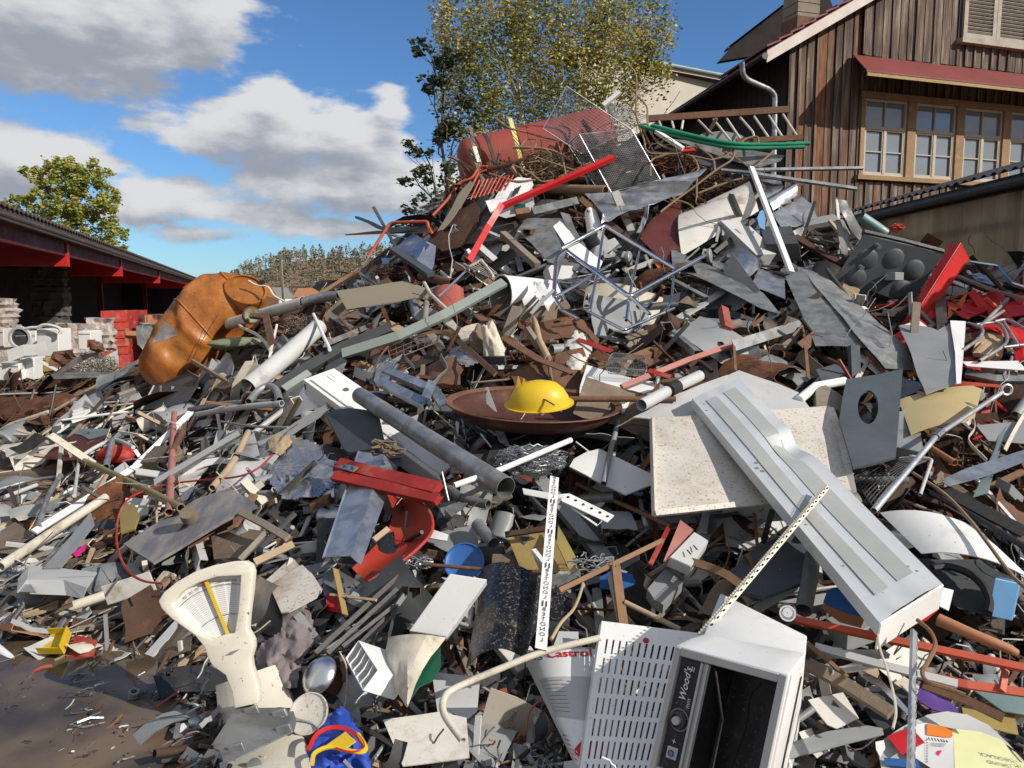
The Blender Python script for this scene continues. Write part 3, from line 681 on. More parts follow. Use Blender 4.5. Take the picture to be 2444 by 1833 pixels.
# ================= wooden house on the right =================
TH = R(17.5)
HD = V3((math.cos(TH), math.sin(TH), 0)); HN = V3((math.sin(TH), -math.cos(TH), 0))   # along the wall, out of the wall
HC = at(1863, 718, 16.0); HC.z = 0
HB = V3((-math.sin(R(9.5)), math.cos(R(9.5)), 0))                                     # along the side wall, away
def hw(px, py, off=0.):                 # the point of the front wall (or off metres in front of it) seen at a photo position
    d = ray(px, py); o = V3((0, 0, EYE)); n = HN
    t = ((HC+HN*off-o).dot(n))/d.dot(n); return o+d*t
def hs(px, py, off=0.):
    q = hw(px, py, off)-HC-HN*off; return q.dot(HD), q.z
def hp(s, z, off=0.): return HC+HD*s+HN*off+V3((0, 0, z))
def _boards(nt, N, L, b):
    tc = N.new('ShaderNodeTexCoord'); oi = N.new('ShaderNodeObjectInfo'); sp = N.new('ShaderNodeSeparateXYZ'); L.new(tc.outputs['Object'], sp.inputs[0])
    ge = N.new('ShaderNodeNewGeometry')
    mp = N.new('ShaderNodeMapping'); mp.inputs['Scale'].default_value = (7, 7, .5); L.new(tc.outputs['Object'], mp.inputs[0])
    ad = N.new('ShaderNodeVectorMath'); ad.operation = 'ADD'; L.new(mp.outputs[0], ad.inputs[0])
    cm = N.new('ShaderNodeMath'); cm.operation = 'MULTIPLY'; cm.inputs[1].default_value = 31; L.new(ge.outputs['Random Per Island'], cm.inputs[0]); L.new(cm.outputs[0], ad.inputs[1])
    n1 = N.new('ShaderNodeTexNoise'); n1.inputs['Scale'].default_value = 1.6; n1.inputs['Detail'].default_value = 8; n1.inputs['Roughness'].default_value = .65; L.new(ad.outputs[0], n1.inputs['Vector'])
    n2 = N.new('ShaderNodeTexNoise'); n2.inputs['Scale'].default_value = .55; n2.inputs['Detail'].default_value = 3; L.new(ad.outputs[0], n2.inputs['Vector'])
    n3 = N.new('ShaderNodeTexNoise'); n3.inputs['Scale'].default_value = 7; n3.inputs['Detail'].default_value = 5; L.new(ad.outputs[0], n3.inputs['Vector'])
    cr = N.new('ShaderNodeValToRGB'); L.new(n1.outputs['Fac'], cr.inputs[0]); e = cr.color_ramp.elements
    e[0].position = .36; e[0].color = (.028, .018, .014, 1); e[1].position = .72; e[1].color = (.33, .285, .235, 1); k = e.new(.52); k.color = (.12, .085, .062, 1)
    wr = N.new('ShaderNodeValToRGB'); L.new(n3.outputs['Fac'], wr.inputs[0]); e = wr.color_ramp.elements
    e[0].position = .3; e[0].color = (.055, .016, .008, 1); e[1].position = .72; e[1].color = (.36, .13, .038, 1)
    # warm unweathered wood: a value from a per-board random, more under the eaves (vertex colour 'warm')
    at_ = N.new('ShaderNodeAttribute'); at_.attribute_name = 'warm'
    a1 = N.new('ShaderNodeMath'); a1.operation = 'ADD'; L.new(at_.outputs['Fac'], a1.inputs[0]); L.new(n2.outputs['Fac'], a1.inputs[1])
    mr = N.new('ShaderNodeMapRange'); mr.interpolation_type = 'SMOOTHSTEP'; mr.inputs[1].default_value = .90; mr.inputs[2].default_value = 1.3; L.new(a1.outputs[0], mr.inputs[0])
    mx = N.new('ShaderNodeMix'); mx.data_type = 'RGBA'; L.new(mr.outputs[0], mx.inputs[0]); L.new(cr.outputs[0], mx.inputs[6]); L.new(wr.outputs[0], mx.inputs[7])
    L.new(mx.outputs[2], b.inputs['Base Color']); b.inputs['Roughness'].default_value = .85
    bp = N.new('ShaderNodeBump'); bp.inputs['Strength'].default_value = .5; bp.inputs['Distance'].default_value = .02; L.new(n1.outputs['Fac'], bp.inputs['Height']); L.new(bp.outputs[0], b.inputs['Normal'])
simple('weathered_boards', _boards)
mat('verge_paint', (.62, .53, .48), .6, 0, .3, (.3, .2, .16), 3, .15, .1, 20)
mat('awning_red', (.20, .042, .038), .6, 0, .3, (.16, .05, .045), 2, .15, .1, 20)
mat('window_wood', (.30, .17, .075), .6, 0, .45, (.42, .32, .2), 5, .25, .2, 20)
mat('window_white', (.48, .42, .33), .6, 0, .3, (.35, .26, .17), 6, .15, .1, 20)
mat('shutter_wood', (.42, .37, .31), .75, 0, .4, (.25, .19, .14), 6, .2, .2, 20)
mat('stucco', (.50, .46, .38), .9, 0, .25, (.36, .33, .27), 2, .1, .2, 20)
house = thing('wooden_house', HC, 'old wooden house with weathered vertical boards and a row of windows', 'house')
# wall openings (s0, s1, z0, z1)
wl0 = hs(1744+880/2.7657, 650/2.7657); wl1 = hs(1744+880/2.7657, 1160/2.7657)
WZ0, WZ1 = wl1[1], wl0[1]; WS0 = wl0[0]
sw, gapw = hs(1744+1160/2.7657, 250)[0]-WS0, 0.
pitchw = hs(1744+1215/2.7657, 250)[0]-WS0
us0, uz0 = hs(1744+1490/2.7657, 275/2.7657)
EV = hs(1831, 127, .45)                 # eave end of the verge
VT = hs(2050, 0, .45); VS = (VT[1]-EV[1])/(VT[0]-EV[0])
def roofz(s): return EV[1]+(s-EV[0])*VS
m = MB(); warm = []
rn = random.Random(4); s = 0.
SEND = 9.5
awz_l = hs(1744+810/2.7657, 360/2.7657)
while s < SEND:
    wdt = rn.uniform(.19, .25); s2 = min(s+wdt, SEND)
    zs = []
    top = roofz(s)-.02
    lo_end = awz_l[1]-.02 if s > awz_l[0] else top
    # lower wall runs to the awning, the upper wall stands 6 cm proud of it
    segs = []
    if s < WS0-.1 < s2: s2 = WS0-.1
    if s2 <= WS0-.09: segs.append((0, lo_end))
    else: segs += [(0, WZ0-.12), (WZ1+.16, awz_l[1]+.02)]
    if s > awz_l[0]: segs.append((awz_l[1]+.0, top, .06))
    for sg in segs:
        o = sg[2] if len(sg) > 2 else 0.
        z0, z1 = sg[0], sg[1]
        if z1 <= z0: continue
        jit = rn.uniform(0, .018); gp = .012
        n0 = len(m.v)
        a = hp(s+gp, z0-rn.uniform(0, .03)*(1 if o else 0), o+jit)
        nseg = max(1, int((z1-z0)/.25))
        for q in range(nseg):
            za = z0+(z1-z0)*q/nseg; zb = z0+(z1-z0)*(q+1)/nseg
            pass
        m.para(a, HD*(s2-s-gp*2), V3((0, 0, z1-z0)), -HN*.03)
        hot = rn.random()
        warm += [0.25+.35*hot if (s < 1.5 or (z1 < WZ0) or (s < WS0 and hot > .5)) else .0+.2*hot]*8
        # cover batten
        if rn.random() < .75:
            m.para(hp(s-.022, z0, o+jit+.018), HD*.05, V3((0, 0, z1-z0)), HN*.016); warm += [warm[-1]]*8
    s = s2
wo = m.build('wall', 'weathered_boards', house, smooth=0)
ca = wo.data.attributes.new('warm', 'FLOAT', 'POINT'); ca.data.foreach_set('value', warm[:len(wo.data.vertices)])
# dark core behind the boards, side wall and corner post
m = MB(); m.para(hp(.0, 0, -.05), HD*(WS0-.09), V3((0, 0, 5.0)), -HN*.1); m.para(hp(0, WZ1+.12, -.05), HD*SEND, V3((0, 0, .9)), -HN*.1)
m.para(hp(0, 0, -.05), HD*SEND, V3((0, 0, WZ0-.05)), -HN*.1)
m.para(hp(3, 4.98, -.05), HD*(SEND-3), V3((0, 0, roofz(3)-5.1)), -HN*.1); m.hexa([hp(0, 4.98, -.15), hp(3, 4.98, -.15), hp(3, 4.98, -.05), hp(0, 4.98, -.05), hp(0, roofz(0)-.03, -.15), hp(3, roofz(3)-.03, -.15), hp(3, roofz(3)-.03, -.05), hp(0, roofz(0)-.03, -.05)])
m.build('wall_core', 'shed_dark', house)
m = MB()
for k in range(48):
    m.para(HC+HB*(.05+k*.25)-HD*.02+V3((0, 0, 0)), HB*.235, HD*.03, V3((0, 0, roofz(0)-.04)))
sw_ = m.build('side_wall', 'shed_dark', house, smooth=0)  # shade on this side is put into the dark board colour
# roof: slab with verge board, tiles, soffit, gutter
ROOFT = .12
def rp(s, back, dz=0., off=.45): return hp(s, roofz(s)+dz, off)+HB*back
m = MB(); s1 = EV[0]+6.5
m.hexa([rp(EV[0], 0, -.02), rp(s1, 0, -.02), rp(s1, 13, -.02), rp(EV[0], 13, -.02), rp(EV[0], 0, .08), rp(s1, 0, .08), rp(s1, 13, .08), rp(EV[0], 13, .08)])
m.build('roof', 'shed_dark', house)
m = MB(); m.hexa([rp(EV[0]-.02, -.04, -.17), rp(s1, -.04, -.17), rp(s1, -.005, -.17), rp(EV[0]-.02, -.005, -.17), rp(EV[0]-.02, -.04, .05), rp(s1, -.04, .05), rp(s1, -.005, .05), rp(EV[0]-.02, -.005, .05)])
m.build('verge_board', 'verge_paint', house)
m = MB(); k = 0
L_ = 6.3
while k*.30 < L_:
    ss = EV[0]-.05+k*.30*math.cos(math.atan(VS))
    for j in range(10):
        a = rp(ss, -.08+j*.22, .12); e = rp(ss+.30, -.08+j*.22, .085)-a
        m.hexa([a, a+e, a+e+HB*.2, a+HB*.2, a+V3((0, 0, .04)), a+e+V3((0, 0, .025)), a+e+HB*.2+V3((0, 0, .025)), a+HB*.2+V3((0, 0, .04))])
    k += 1
m.build('roof_tiles', 'awning_red', house)
# gutter along the side eave + downpipe
gz_ = -.02
m = MB(); ga = rp(EV[0]-.07, -.05, -.03); gb = rp(EV[0]-.07, 12.8, -.03)
n = 10; prof = [(.06*math.cos(math.pi+math.pi*k/n), .06*math.sin(math.pi+math.pi*k/n)) for k in range(n+1)]
m.sweep([ga, gb], prof, V3((0, 0, 1)), closed=False); m.lathe(ga, ga+HB*.01, [(0, .001), (0, .06)], 16)
gu = m.build('gutter', 'dark_steel', house, solid=.006)
for k in range(12):
    MB().box(rp(EV[0]-.05, .8+k*1.05, .02), (.16, .03, .03)).build('gutter_bracket', 'dark_steel', house)
dp = [hw(1771, 148, .35), hw(1773, 178, .3), hw(1783, 190, .25), hw(1838, 214, .12), hw(1850, 228, .1), hw(1849, 300, .1), hw(1846, 460, .1)]
MB().tube(rounded(dp, .12), .05, 12).build('downpipe', 'galvanised', house)
# chimney
cp = hw(1912, 40, -1.2)
m = MB()
for k in range(9): m.box(cp+V3((0, 0, -.5+k*.2)), (.55, .5, .185), Matrix.Rotation(TH, 3, 'Z'))
m.build('chimney', 'rust_pipe' if 0 else 'wood_grey', house)
MB().box(cp+V3((0, 0, -.25)), (.60, .56, .32), Matrix.Rotation(TH, 3, 'Z')).build('chimney_flashing', 'rust_pipe', house)
# awning over the window row
a0 = hw(1744+808/2.7657, 358/2.7657, .07); asz = hs(1744+808/2.7657, 358/2.7657, .07)
lip = hs(1744+905/2.7657, 462/2.7657, .95)
s_l, z_w, z_o = asz[0], asz[1], lip[1]
m = MB(); m.hexa([hp(s_l, z_w-.03, .065), hp(SEND, z_w-.03, .065), hp(SEND, z_o-.03, .95), hp(lip[0]-.02, z_o-.03, .95), hp(s_l, z_w, .065), hp(SEND, z_w, .065), hp(SEND, z_o, .95), hp(lip[0]-.02, z_o, .95)])
aw = m.build('awning', 'awning_red', house)
MB().para(hp(lip[0], z_o-.10, .92), HD*(SEND-lip[0]), V3((0, 0, .06)), HN*.03).build('awning_edge', 'ochre', aw)
# windows
def window(parent, s0, s1, z0, z1):
    w = MB(); fr = .05
    for a, b, c, d in ((s0, s1, z0, z0+fr), (s0, s1, z1-fr, z1), (s0, s0+fr, z0+fr, z1-fr), (s1-fr, s1, z0+fr, z1-fr)):
        w.para(hp(a, c, -.02), HD*(b-a), V3((0, 0, d-c)), HN*.05)
    zt = z0+(z1-z0)*.63
    w.para(hp(s0+fr, zt-.03, -.015), HD*(s1-s0-2*fr), V3((0, 0, .06)), HN*.05)
    sm = (s0+s1)/2
    w.para(hp(sm-.03, z0+fr, -.013), HD*.06, V3((0, 0, zt-z0-fr-.03)), HN*.05)
    o = w.build('window', 'window_white', parent)
    w = MB()
    w.para(hp(sm-.012, zt+.03, -.01), HD*.024, V3((0, 0, z1-fr-zt-.03)), HN*.025)
    for a, b in ((s0+fr, sm-.03), (sm+.03, s1-fr)):
        zc = z0+fr+(zt-.03-z0-fr)*.5; w.para(hp(a, zc-.012, -.01), HD*(b-a), V3((0, 0, .024)), HN*.025)
        w.para(hp(a, z0+fr, -.008), HD*.03, V3((0, 0, zt-.03-z0-fr)), HN*.03); w.para(hp(b-.03, z0+fr, -.008), HD*.03, V3((0, 0, zt-.03-z0-fr)), HN*.03)
        w.para(hp(a+.03, z0+fr, -.008), HD*(b-a-.06), V3((0, 0, .035)), HN*.03); w.para(hp(a+.03, zt-.065, -.008), HD*(b-a-.06), V3((0, 0, .035)), HN*.03)
    w.build('glazing_bars', 'window_white', o)
    MB().para(hp(s0+fr*.5, z0+fr*.5, -.03), HD*(s1-s0-fr), V3((0, 0, z1-z0-fr)), HN*.006).build('pane', 'window_glass', o)
    return o
k = 0
while WS0+k*pitchw+sw < SEND:
    s = WS0+k*pitchw
    window(house, s, s+sw, WZ0, WZ1)
    MB().para(hp(s+sw+.002, WZ0, -.03), HD*(pitchw-sw-.004), V3((0, 0, WZ1-WZ0)), HN*.10).build('window_post', 'window_wood', house)
    k += 1
MB().para(hp(WS0-.10, WZ0, -.03), HD*.098, V3((0, 0, WZ1-WZ0)), HN*.10).build('window_post', 'window_wood', house)
MB().para(hp(WS0-.12, WZ1+.002, -.03), HD*(SEND-WS0), V3((0, 0, .13)), HN*.12).build('window_head', 'window_wood', house)
MB().para(hp(WS0-.16, WZ0-.09, -.03), HD*(SEND-WS0), V3((0, 0, .088)), HN*.15).build('window_sill', 'window_wood', house)
# a room behind the glass (inner window frames seen through it) is left dark; shutters of the upper window
su = hs(1744+1500/2.7657, 140/2.7657)[0]; pu = hs(1744+1715/2.7657, 140/2.7657)[0]-su
zb = hs(1744+1500/2.7657, 262/2.7657)[1]
for k in range(2):
    a = su+k*(pu+.01); b = a+pu; z0, z1 = zb, zb+1.35; w = MB(); f = .1
    for q in ((a, b, z0, z0+f), (a, b, z1-f, z1), (a, a+f, z0+f, z1-f), (b-f, b, z0+f, z1-f)):
        w.para(hp(q[0], q[2], .12), HD*(q[1]-q[0]), V3((0, 0, q[3]-q[2])), HN*.045)
    o = w.build('shutter', 'shutter_wood', house)
    w = MB(); n = 15
    for j in range(n):
        z = z0+f+(z1-z0-2*f)*(j+.3)/n
        w.hexa([hp(a+f, z, .125), hp(b-f, z, .125), hp(b-f, z+.035, .155), hp(a+f, z+.035, .155), hp(a+f, z+.008, .125), hp(b-f, z+.008, .125), hp(b-f, z+.043, .155), hp(a+f, z+.043, .155)])
    w.build('slats', 'shutter_wood', o)
    MB().para(hp(a+f, z0+f, .1), HD*(b-a-2*f), V3((0, 0, z1-z0-2*f)), HN*.01).build('backing', 'shed_dark', o)
MB().para(hp(su-.08, zb-.12, .06), HD*(2*pu+.6), V3((0, 0, .1)), HN*.17).build('shutter_sill', 'shutter_wood', house)

# rear wing with dark roof edge, and the stucco building behind
rw = thing('rear_building', at(1560, 718, 31), 'grey rendered building with dark gutter behind the birch', 'building')
q0 = at(1380, 150, 31); q1 = at(1780, 190, 36)
def wall_between(p, q, z0, z1, th=.2):
    a = V3((p.x, p.y, z0)); return MB().para(a, V3((q.x-p.x, q.y-p.y, 0)), V3((0, th, 0)), V3((0, 0, z1-z0)))
zt = at(1560, 158, 32.5).z
wall_between(q0, q1, 0, zt).build('wall', 'stucco', rw)
e = at(1400, 138, 30)-at(1400, 150, 31)
m = MB(); m.hexa([V3((q0.x-1, q0.y-.6, zt+.12)), V3((q1.x, q1.y-.6, zt+.12)), V3((q1.x, q1.y+3, zt+.5)), V3((q0.x-1, q0.y+3, zt+.5)), V3((q0.x-1, q0.y-.6, zt+.22)), V3((q1.x, q1.y-.6, zt+.22)), V3((q1.x, q1.y+3, zt+.8)), V3((q0.x-1, q0.y+3, zt+.8))])
m.build('roof', 'shed_dark', rw)
MB().para(V3((q0.x-1, q0.y-.62, zt+.02)), V3((q1.x-q0.x+1, q1.y-q0.y, 0)), V3((0, .03, 0)), V3((0, 0, .12))).build('fascia', 'verge_paint', rw)
MB().tube([V3((q0.x-1, q0.y-.72, zt+.2)), V3((q1.x, q1.y-.72, zt+.2))], .08, 10).build('gutter', 'teal_grey', rw)
rg = thing('barn_wing', at(1700, 718, 24), 'dark tiled roof slope of the wing behind the wooden house', 'roof')
pts = [at(1712, 150, 24), at(1740, 118, 24), at(1861, 25, 24), at(1960, -40, 24), at(2000, 60, 24), at(1830, 130, 24)]
rgm = outline(pts, 0); rgm.build('roof', 'shed_dark', rg, solid=.25)
m = MB()
for k in range(26):
    a = pts[1]*(1-k/26)+pts[2]*(k/26); m.box(a+V3((0, -.1, .04)), (.30, .35, .05), Matrix.Rotation(-.66, 3, 'Y'))
m.build('tile_edge', 'roof_tile', rg)

# ================= lean-to with corrugated wall on the right =================
def _corr(nt, N, L, b):
    tc = N.new('ShaderNodeTexCoord')
    n = N.new('ShaderNodeTexNoise'); n.inputs['Scale'].default_value = .8; n.inputs['Detail'].default_value = 6
    mp = N.new('ShaderNodeMapping'); mp.inputs['Scale'].default_value = (1, 1.5, .5); L.new(tc.outputs['Object'], mp.inputs[0]); L.new(mp.outputs[0], n.inputs['Vector'])
    cr = N.new('ShaderNodeValToRGB'); L.new(n.outputs['Fac'], cr.inputs[0]); e = cr.color_ramp.elements
    e[0].position = .35; e[0].color = (.26, .20, .12, 1); e[1].position = .65; e[1].color = (.62, .53, .36, 1)
    L.new(cr.outputs[0], b.inputs['Base Color']); b.inputs['Roughness'].default_value = .4
    tr = N.new('ShaderNodeBsdfTranslucent'); L.new(cr.outputs[0], tr.inputs[0]); mx = N.new('ShaderNodeMixShader'); mx.inputs[0].default_value = .45
    L.new(b.outputs[0], mx.inputs[1]); L.new(tr.outputs[0], mx.inputs[2]); L.new(mx.outputs[0], N['Material Output'].inputs[0])
simple('corrugated_plastic', _corr)
lt = thing('lean_to', (5.5, 11, 0), 'lean-to with yellowed corrugated plastic wall and dark roof edge', 'shed')
m = MB(); rows = []
for k in range(int(9.2/.02)):
    y = 5.2+k*.02; x = 5.48+.018*math.sin(k*.02/.076*2*math.pi); rows.append([V3((x, y, 0)), V3((x, y, 2.86))])
m.grid(rows); m.build('corrugated_wall', 'corrugated_plastic', lt, smooth=80)
m = MB(); rows = []
for k in range(int(9.6/.03)):
    y = 5.0+k*.03; z = .018*math.sin(k*.03/.18*2*math.pi); rows.append([V3((5.26, y, 2.98+z)), V3((8.5, y, 3.9+z))])
m.grid(rows); m.build('roof', 'dark_grey', lt, solid=.008, smooth=80)
MB().para(V3((5.40, 5.0, 2.78)), V3((0, 9.5, 0)), V3((.06, 0, 0)), V3((0, 0, .17))).build('fascia', 'black_paint', lt)
m = MB().tube([V3((5.30, 5.0, 2.84)), V3((5.30, 14.5, 2.84))], .05, 8); m.build('gutter', 'dark_grey', lt)
for k in range(4): MB().para(V3((5.52, 6+k*2.5, 0)), V3((.1, 0, 0)), V3((0, .1, 0)), V3((0, 0, 2.85))).build('post', 'wood_brown', lt)
for k in range(3): MB().para(V3((5.51, 5.2, .6+k*.9)), V3((.06, 0, 0)), V3((0, 9, 0)), V3((0, 0, .08))).build('rail', 'wood_brown', lt)
# ================= the heap: traced pieces =================
A = View(0, 300); B = View(700, 180); C = View(1200, 150); Dv = View(1744, 0); E = View(1744, 500); Fv = View(600, 600)
G = View(0, 800); H = View(0, 1233); I = View(600, 1233); J = View(1200, 1233); K = View(1744, 1233); Lv = View(1200, 750)
Mv = View(1744, 850); Nv = View(500, 1000); Q = View(0, 640, 4.6075); S = View(380, 620, 3.858); T = View(1400, 0, 3.858); X = View(0, 0, 1.0)
HERO = []                                # (photo x, photo y, short name, world point) of named things, used to describe the small ones
def reg(o, V, pts):
    x = sum(p[0] for p in pts)/len(pts); y = sum(p[1] for p in pts)/len(pts); a, b = V.px(x, y)
    w_ = (max(p[0] for p in pts)-min(p[0] for p in pts))/V.k; h_ = (max(p[1] for p in pts)-min(p[1] for p in pts))/V.k
    HERO.append((a, b, o.get('label', ''), o.name, max(w_, h_)))
    return o
def base(V, pts, Y):
    if Y is None: return None
    if Y == 'f': return V.D(pts[0][0], pts[0][1])
    if Y == 'c': return V.D(sum(p[0] for p in pts)/len(pts), sum(p[1] for p in pts)/len(pts))
    return Y
def mpx(V, x, y, w, Y=None): return w/V.k/F_PX*(V.D(x, y) if Y is None else Y)
def nm(mat_, kind): return kind
def pl(V, name, label, cat, pts, mt, off=.12, Y=None, th=.004, parent=None, group=None, **k):
    Yb_ = base(V, pts, Y); c = V.ps(pts, off, Yb_)
    o = sheet(c, **k).build(name, mt, parent, solid=th)
    if parent is None: tag(o, label, cat, group); reg(o, V, pts)
    elif label: o['label'] = label
    return o
def flat(c, extra=None):                # lay a traced outline on its own best plane, seen from where it was traced
    g = sum(c, V3())/len(c); n = V3()
    for i in range(len(c)): n += (c[i]-g).cross(c[(i+1) % len(c)]-g)
    n.normalize(); e = V3((0, 0, EYE)); out = []
    for l in [c]+(extra or []):
        r = []
        for p in l:
            d = p-e; k = d.normalized().dot(n)
            q = e+d*((g-e).dot(n)/d.dot(n)) if abs(k) > .22 else p
            if (q-p).length > .6: q = p
            r.append(q)
        out.append(r)
    return out
def pn(V, name, label, cat, pts, mt, off=.12, Y=None, th=.004, parent=None, group=None, cuts=2, crumple=.006, cs=4., holes=None, flange=0., seed=0):
    Yb_ = base(V, pts, Y); c = V.ps(pts, off, Yb_); hh = [V.ps(h, off, Yb_) for h in holes] if holes else None
    if cuts < 3: c, *hh = flat(c, hh); hh = hh or None
    m = outline(c, cuts, crumple, cs, seed or len(name)+int(pts[0][0]), holes=hh)
    if flange:
        n = nrm([c[0], c[len(c)//3], c[2*len(c)//3]])
        if n.y > 0: n = -n
        m.grid([c+[c[0]], [q-n*flange for q in c+[c[0]]]])
    o = m.build(name, mt, parent, solid=th)
    if parent is None: tag(o, label, cat, group); reg(o, V, pts)
    elif label: o['label'] = label
    return o
def pi(V, label, pts, w, mt, off=.12, Y=None, hollow=.12, curve=0, seg=14, name='pipe', cat='pipe', group=None, parent=None, round_=0., taper=None):
    Yb_ = base(V, pts, Y); c = V.ps(pts, off, Yb_); mid = pts[len(pts)//2]; r = mpx(V, mid[0], mid[1], w/2, (Yb_ or V.D(mid[0], mid[1]))-(mid[2] if len(mid) > 2 else off))
    if curve: c = spline(c, curve)
    elif round_: c = rounded(c, round_*r)
    m = MB(); kw = {}
    if taper: kw['taper'] = r*taper
    m.tube(c, r, seg, hollow=(min(.004, r*hollow) if hollow else 0.), **kw)
    o = m.build(name, mt, parent)
    if parent is None: tag(o, label, cat, group); reg(o, V, pts)
    elif label: o['label'] = label
    return o
def ba(V, label, pts, w, mt, shape='F', off=.12, Y=None, t=.004, h=None, up=None, name='bar', cat='bar', group=None, parent=None, curve=0):
    Yb_ = base(V, pts, Y); c = V.ps(pts, off, Yb_); mid = pts[0]; wm = mpx(V, mid[0], mid[1], w, (Yb_ or V.D(mid[0], mid[1]))-(mid[2] if len(mid) > 2 else off))
    up = up or V3((.25, -.8, .6)); hm = wm*h if h else wm
    if curve: c = spline(c, curve)
    m = MB().bar(c, None, shape, wm, min(t, wm*.3), up, h=hm)
    o = m.build(name, mt, parent, smooth=0 if not curve else 35)
    if parent is None: tag(o, label, cat, group); reg(o, V, pts)
    elif label: o['label'] = label
    return o
def cu(V, name, label, cat, o, a, b, c, mt, Y='f', off=.15, bevel=.004, parent=None, group=None, faces=None):
    pts = [o, a, b, c]; Yb_ = base(V, pts, Y); p = V.ps(pts, off, Yb_)
    m = MB().para(p[0], p[1]-p[0], p[2]-p[0], p[3]-p[0]); ob = m.build(name, mt, parent, bevel=bevel, smooth=0)
    if parent is None: tag(ob, label, cat, group); reg(ob, V, pts)
    return ob
def wr(V, label, pts, r, mt, off=.15, Y=None, curve=5, name='wire', cat='wire', group=None, parent=None, seg=6):
    Yb_ = base(V, pts, Y); c = V.ps(pts, off, Yb_)
    if curve: c = spline(c, curve)
    o = MB().tube(c, r, seg).build(name, mt, parent)
    if parent is None: tag(o, label, cat, group); reg(o, V, pts)
    return o
# ---------- foreground: cabinet, perforated panel, printed sheet ----------
def cabinet():
    TL = J.p(1145, 855, 0, 2.30); TR = J.p(1885, 1050, 0, 2.06); BL = J.p(950, 1760, 0, 2.24)
    Wv = TR-TL; Hv = BL-TL; n = Wv.cross(Hv).normalized()
    if n.y > 0: n = -n
    def f(u, v, d=0.): return TL+Wv*u+Hv*v+n*d
    t = thing('heater_cabinet', f(.5, 1), 'white appliance cabinet tipped on its side with open dark front and control strip', 'appliance')
    HERO.append((1740, 1680, 'the white appliance cabinet', 'heater_cabinet', 260))
    c0, c1 = J.p(1330, 780, 0, 2.42), J.p(1995, 905, 0, 2.20); p0, p1 = J.p(1440, 510, 0, 2.76), J.p(2004, 790, 0, 2.46)
    b1 = f(1, 1)+(c1-TR); b0 = f(0, 1)+(c0-TL)*1.2
    m = MB()
    m.grid([[TL*(1-k/6)+TR*(k/6) for k in range(7)], [(TL*.5+c0*.5)*(1-k/6)+(TR*.5+c1*.5)*(k/6)+V3((0, -.004, .006)) for k in range(7)], [c0*(1-k/6)+c1*(k/6) for k in range(7)]])
    m.grid([[c0, c1], [p0, p1]]); m.grid([[TR, c1], [f(1, 1), b1]]); m.grid([[TL, c0], [f(0, 1), b0]]); m.grid([[c0, p0], [b0, p0-V3((.05, -.1, .5))]]); m.grid([[p1, c1], [p1-V3((-.02, -.1, .5)), b1]]); m.grid([[p0, p1], [p0-V3((.05, -.1, .5)), p1-V3((-.02, -.1, .5))]])
    m.build('shell', 'white_paint', t, solid=.004, bevel=.006, smooth=30)
    fr = MB(); e = .0
    for (a, b, c_, d_) in ((-.0, .055, 0, 1), (.93, 1., 0, 1)):
        fr.hexa([f(a, c_, -.03), f(b, c_, -.03), f(b, d_, -.03), f(a, d_, -.03), f(a, c_, .006), f(b, c_, .006), f(b, d_, .006), f(a, d_, .006)])
    fr.hexa([f(.055, 0, -.03), f(.93, 0, -.03), f(.93, .06, -.03), f(.055, .06, -.03), f(.055, 0, .006), f(.93, 0, .006), f(.93, .06, .004), f(.055, .06, .004)])
    fr.hexa([f(.055, .86, -.03), f(.27, .86, -.03), f(.27, .90, -.03), f(.055, .90, -.03), f(.055, .86, .004), f(.27, .86, .004), f(.27, .90, .004), f(.055, .90, .004)])
    fr.build('front_frame', 'light_grey', t, bevel=.003)
    inn = MB()
    D0 = .17
    inn.grid([[f(.34, .06, -.01), f(.34, .06, -D0)], [f(.34, 1, -.01), f(.34, 1, -D0)]]); inn.grid([[f(.93, .06, -.01), f(.93, .06, -D0)], [f(.93, 1, -.01), f(.93, 1, -D0)]])
    inn.grid([[f(.34, .06, -D0), f(.93, .06, -D0)], [f(.34, 1, -D0), f(.93, 1, -D0)]]); inn.grid([[f(.34, .06, -.01), f(.93, .06, -.01)], [f(.34, .06, -D0), f(.93, .06, -D0)]])
    inn.build('interior', 'black_paint', t, solid=.003)
    MB().hexa([f(.075, .06, -.03), f(.255, .06, -.03), f(.255, .86, -.03), f(.075, .86, -.03), f(.075, .06, -.008), f(.255, .06, -.008), f(.255, .86, -.008), f(.075, .86, -.008)]).build('control_panel', 'black_paint', t)
    tr = MB()
    for a, b, h in ((.265, .285, .004), (.287, .315, -.004), (.317, .338, .004)): tr.hexa([f(a, .065, -.02), f(b, .075, -.02), f(b, 1, -.02), f(a, 1, -.02), f(a, .065, h), f(b, .075, h), f(b, 1, h), f(a, 1, h)])
    tr.build('trim_strip', 'light_grey', t)
    kc = f(.165, .50, -.008); nu = n
    MB().lathe(kc, kc+nu*.02, [(0, .026), (1, .024), (1, .02), (.5, .0195)], 24, capb=True).build('dial', 'dark_grey', t)
    MB().lathe(kc+nu*.008, kc+nu*.028, [(0, .014), (1, .012)], 20, capb=True).build('knob', 'light_grey', t)
    q = MB(); q.lathe(kc+nu*.001, kc+nu*.003, [(0, .034), (1, .034), (1, .029), (0, .029)], 28); q.build('dial_ring', 'ink_grey', t)
    sx, sy = Wv.normalized(), Hv.normalized()
    MB().para(f(.115, .695, -.008), Wv*.10, Hv*.085, n*.006).build('socket_plate', 'light_grey', t, bevel=.002)
    MB().lathe(f(.165, .737, -.001), f(.165, .737, .004), [(0, .010), (1, .010), (1, .006)], 16).build('socket', 'blue_paint', t)
    text("Wood's", f(.155, .245, -.006), -sy, -sx, .032, 'ink_white', t, bold=.012, italic=.25)
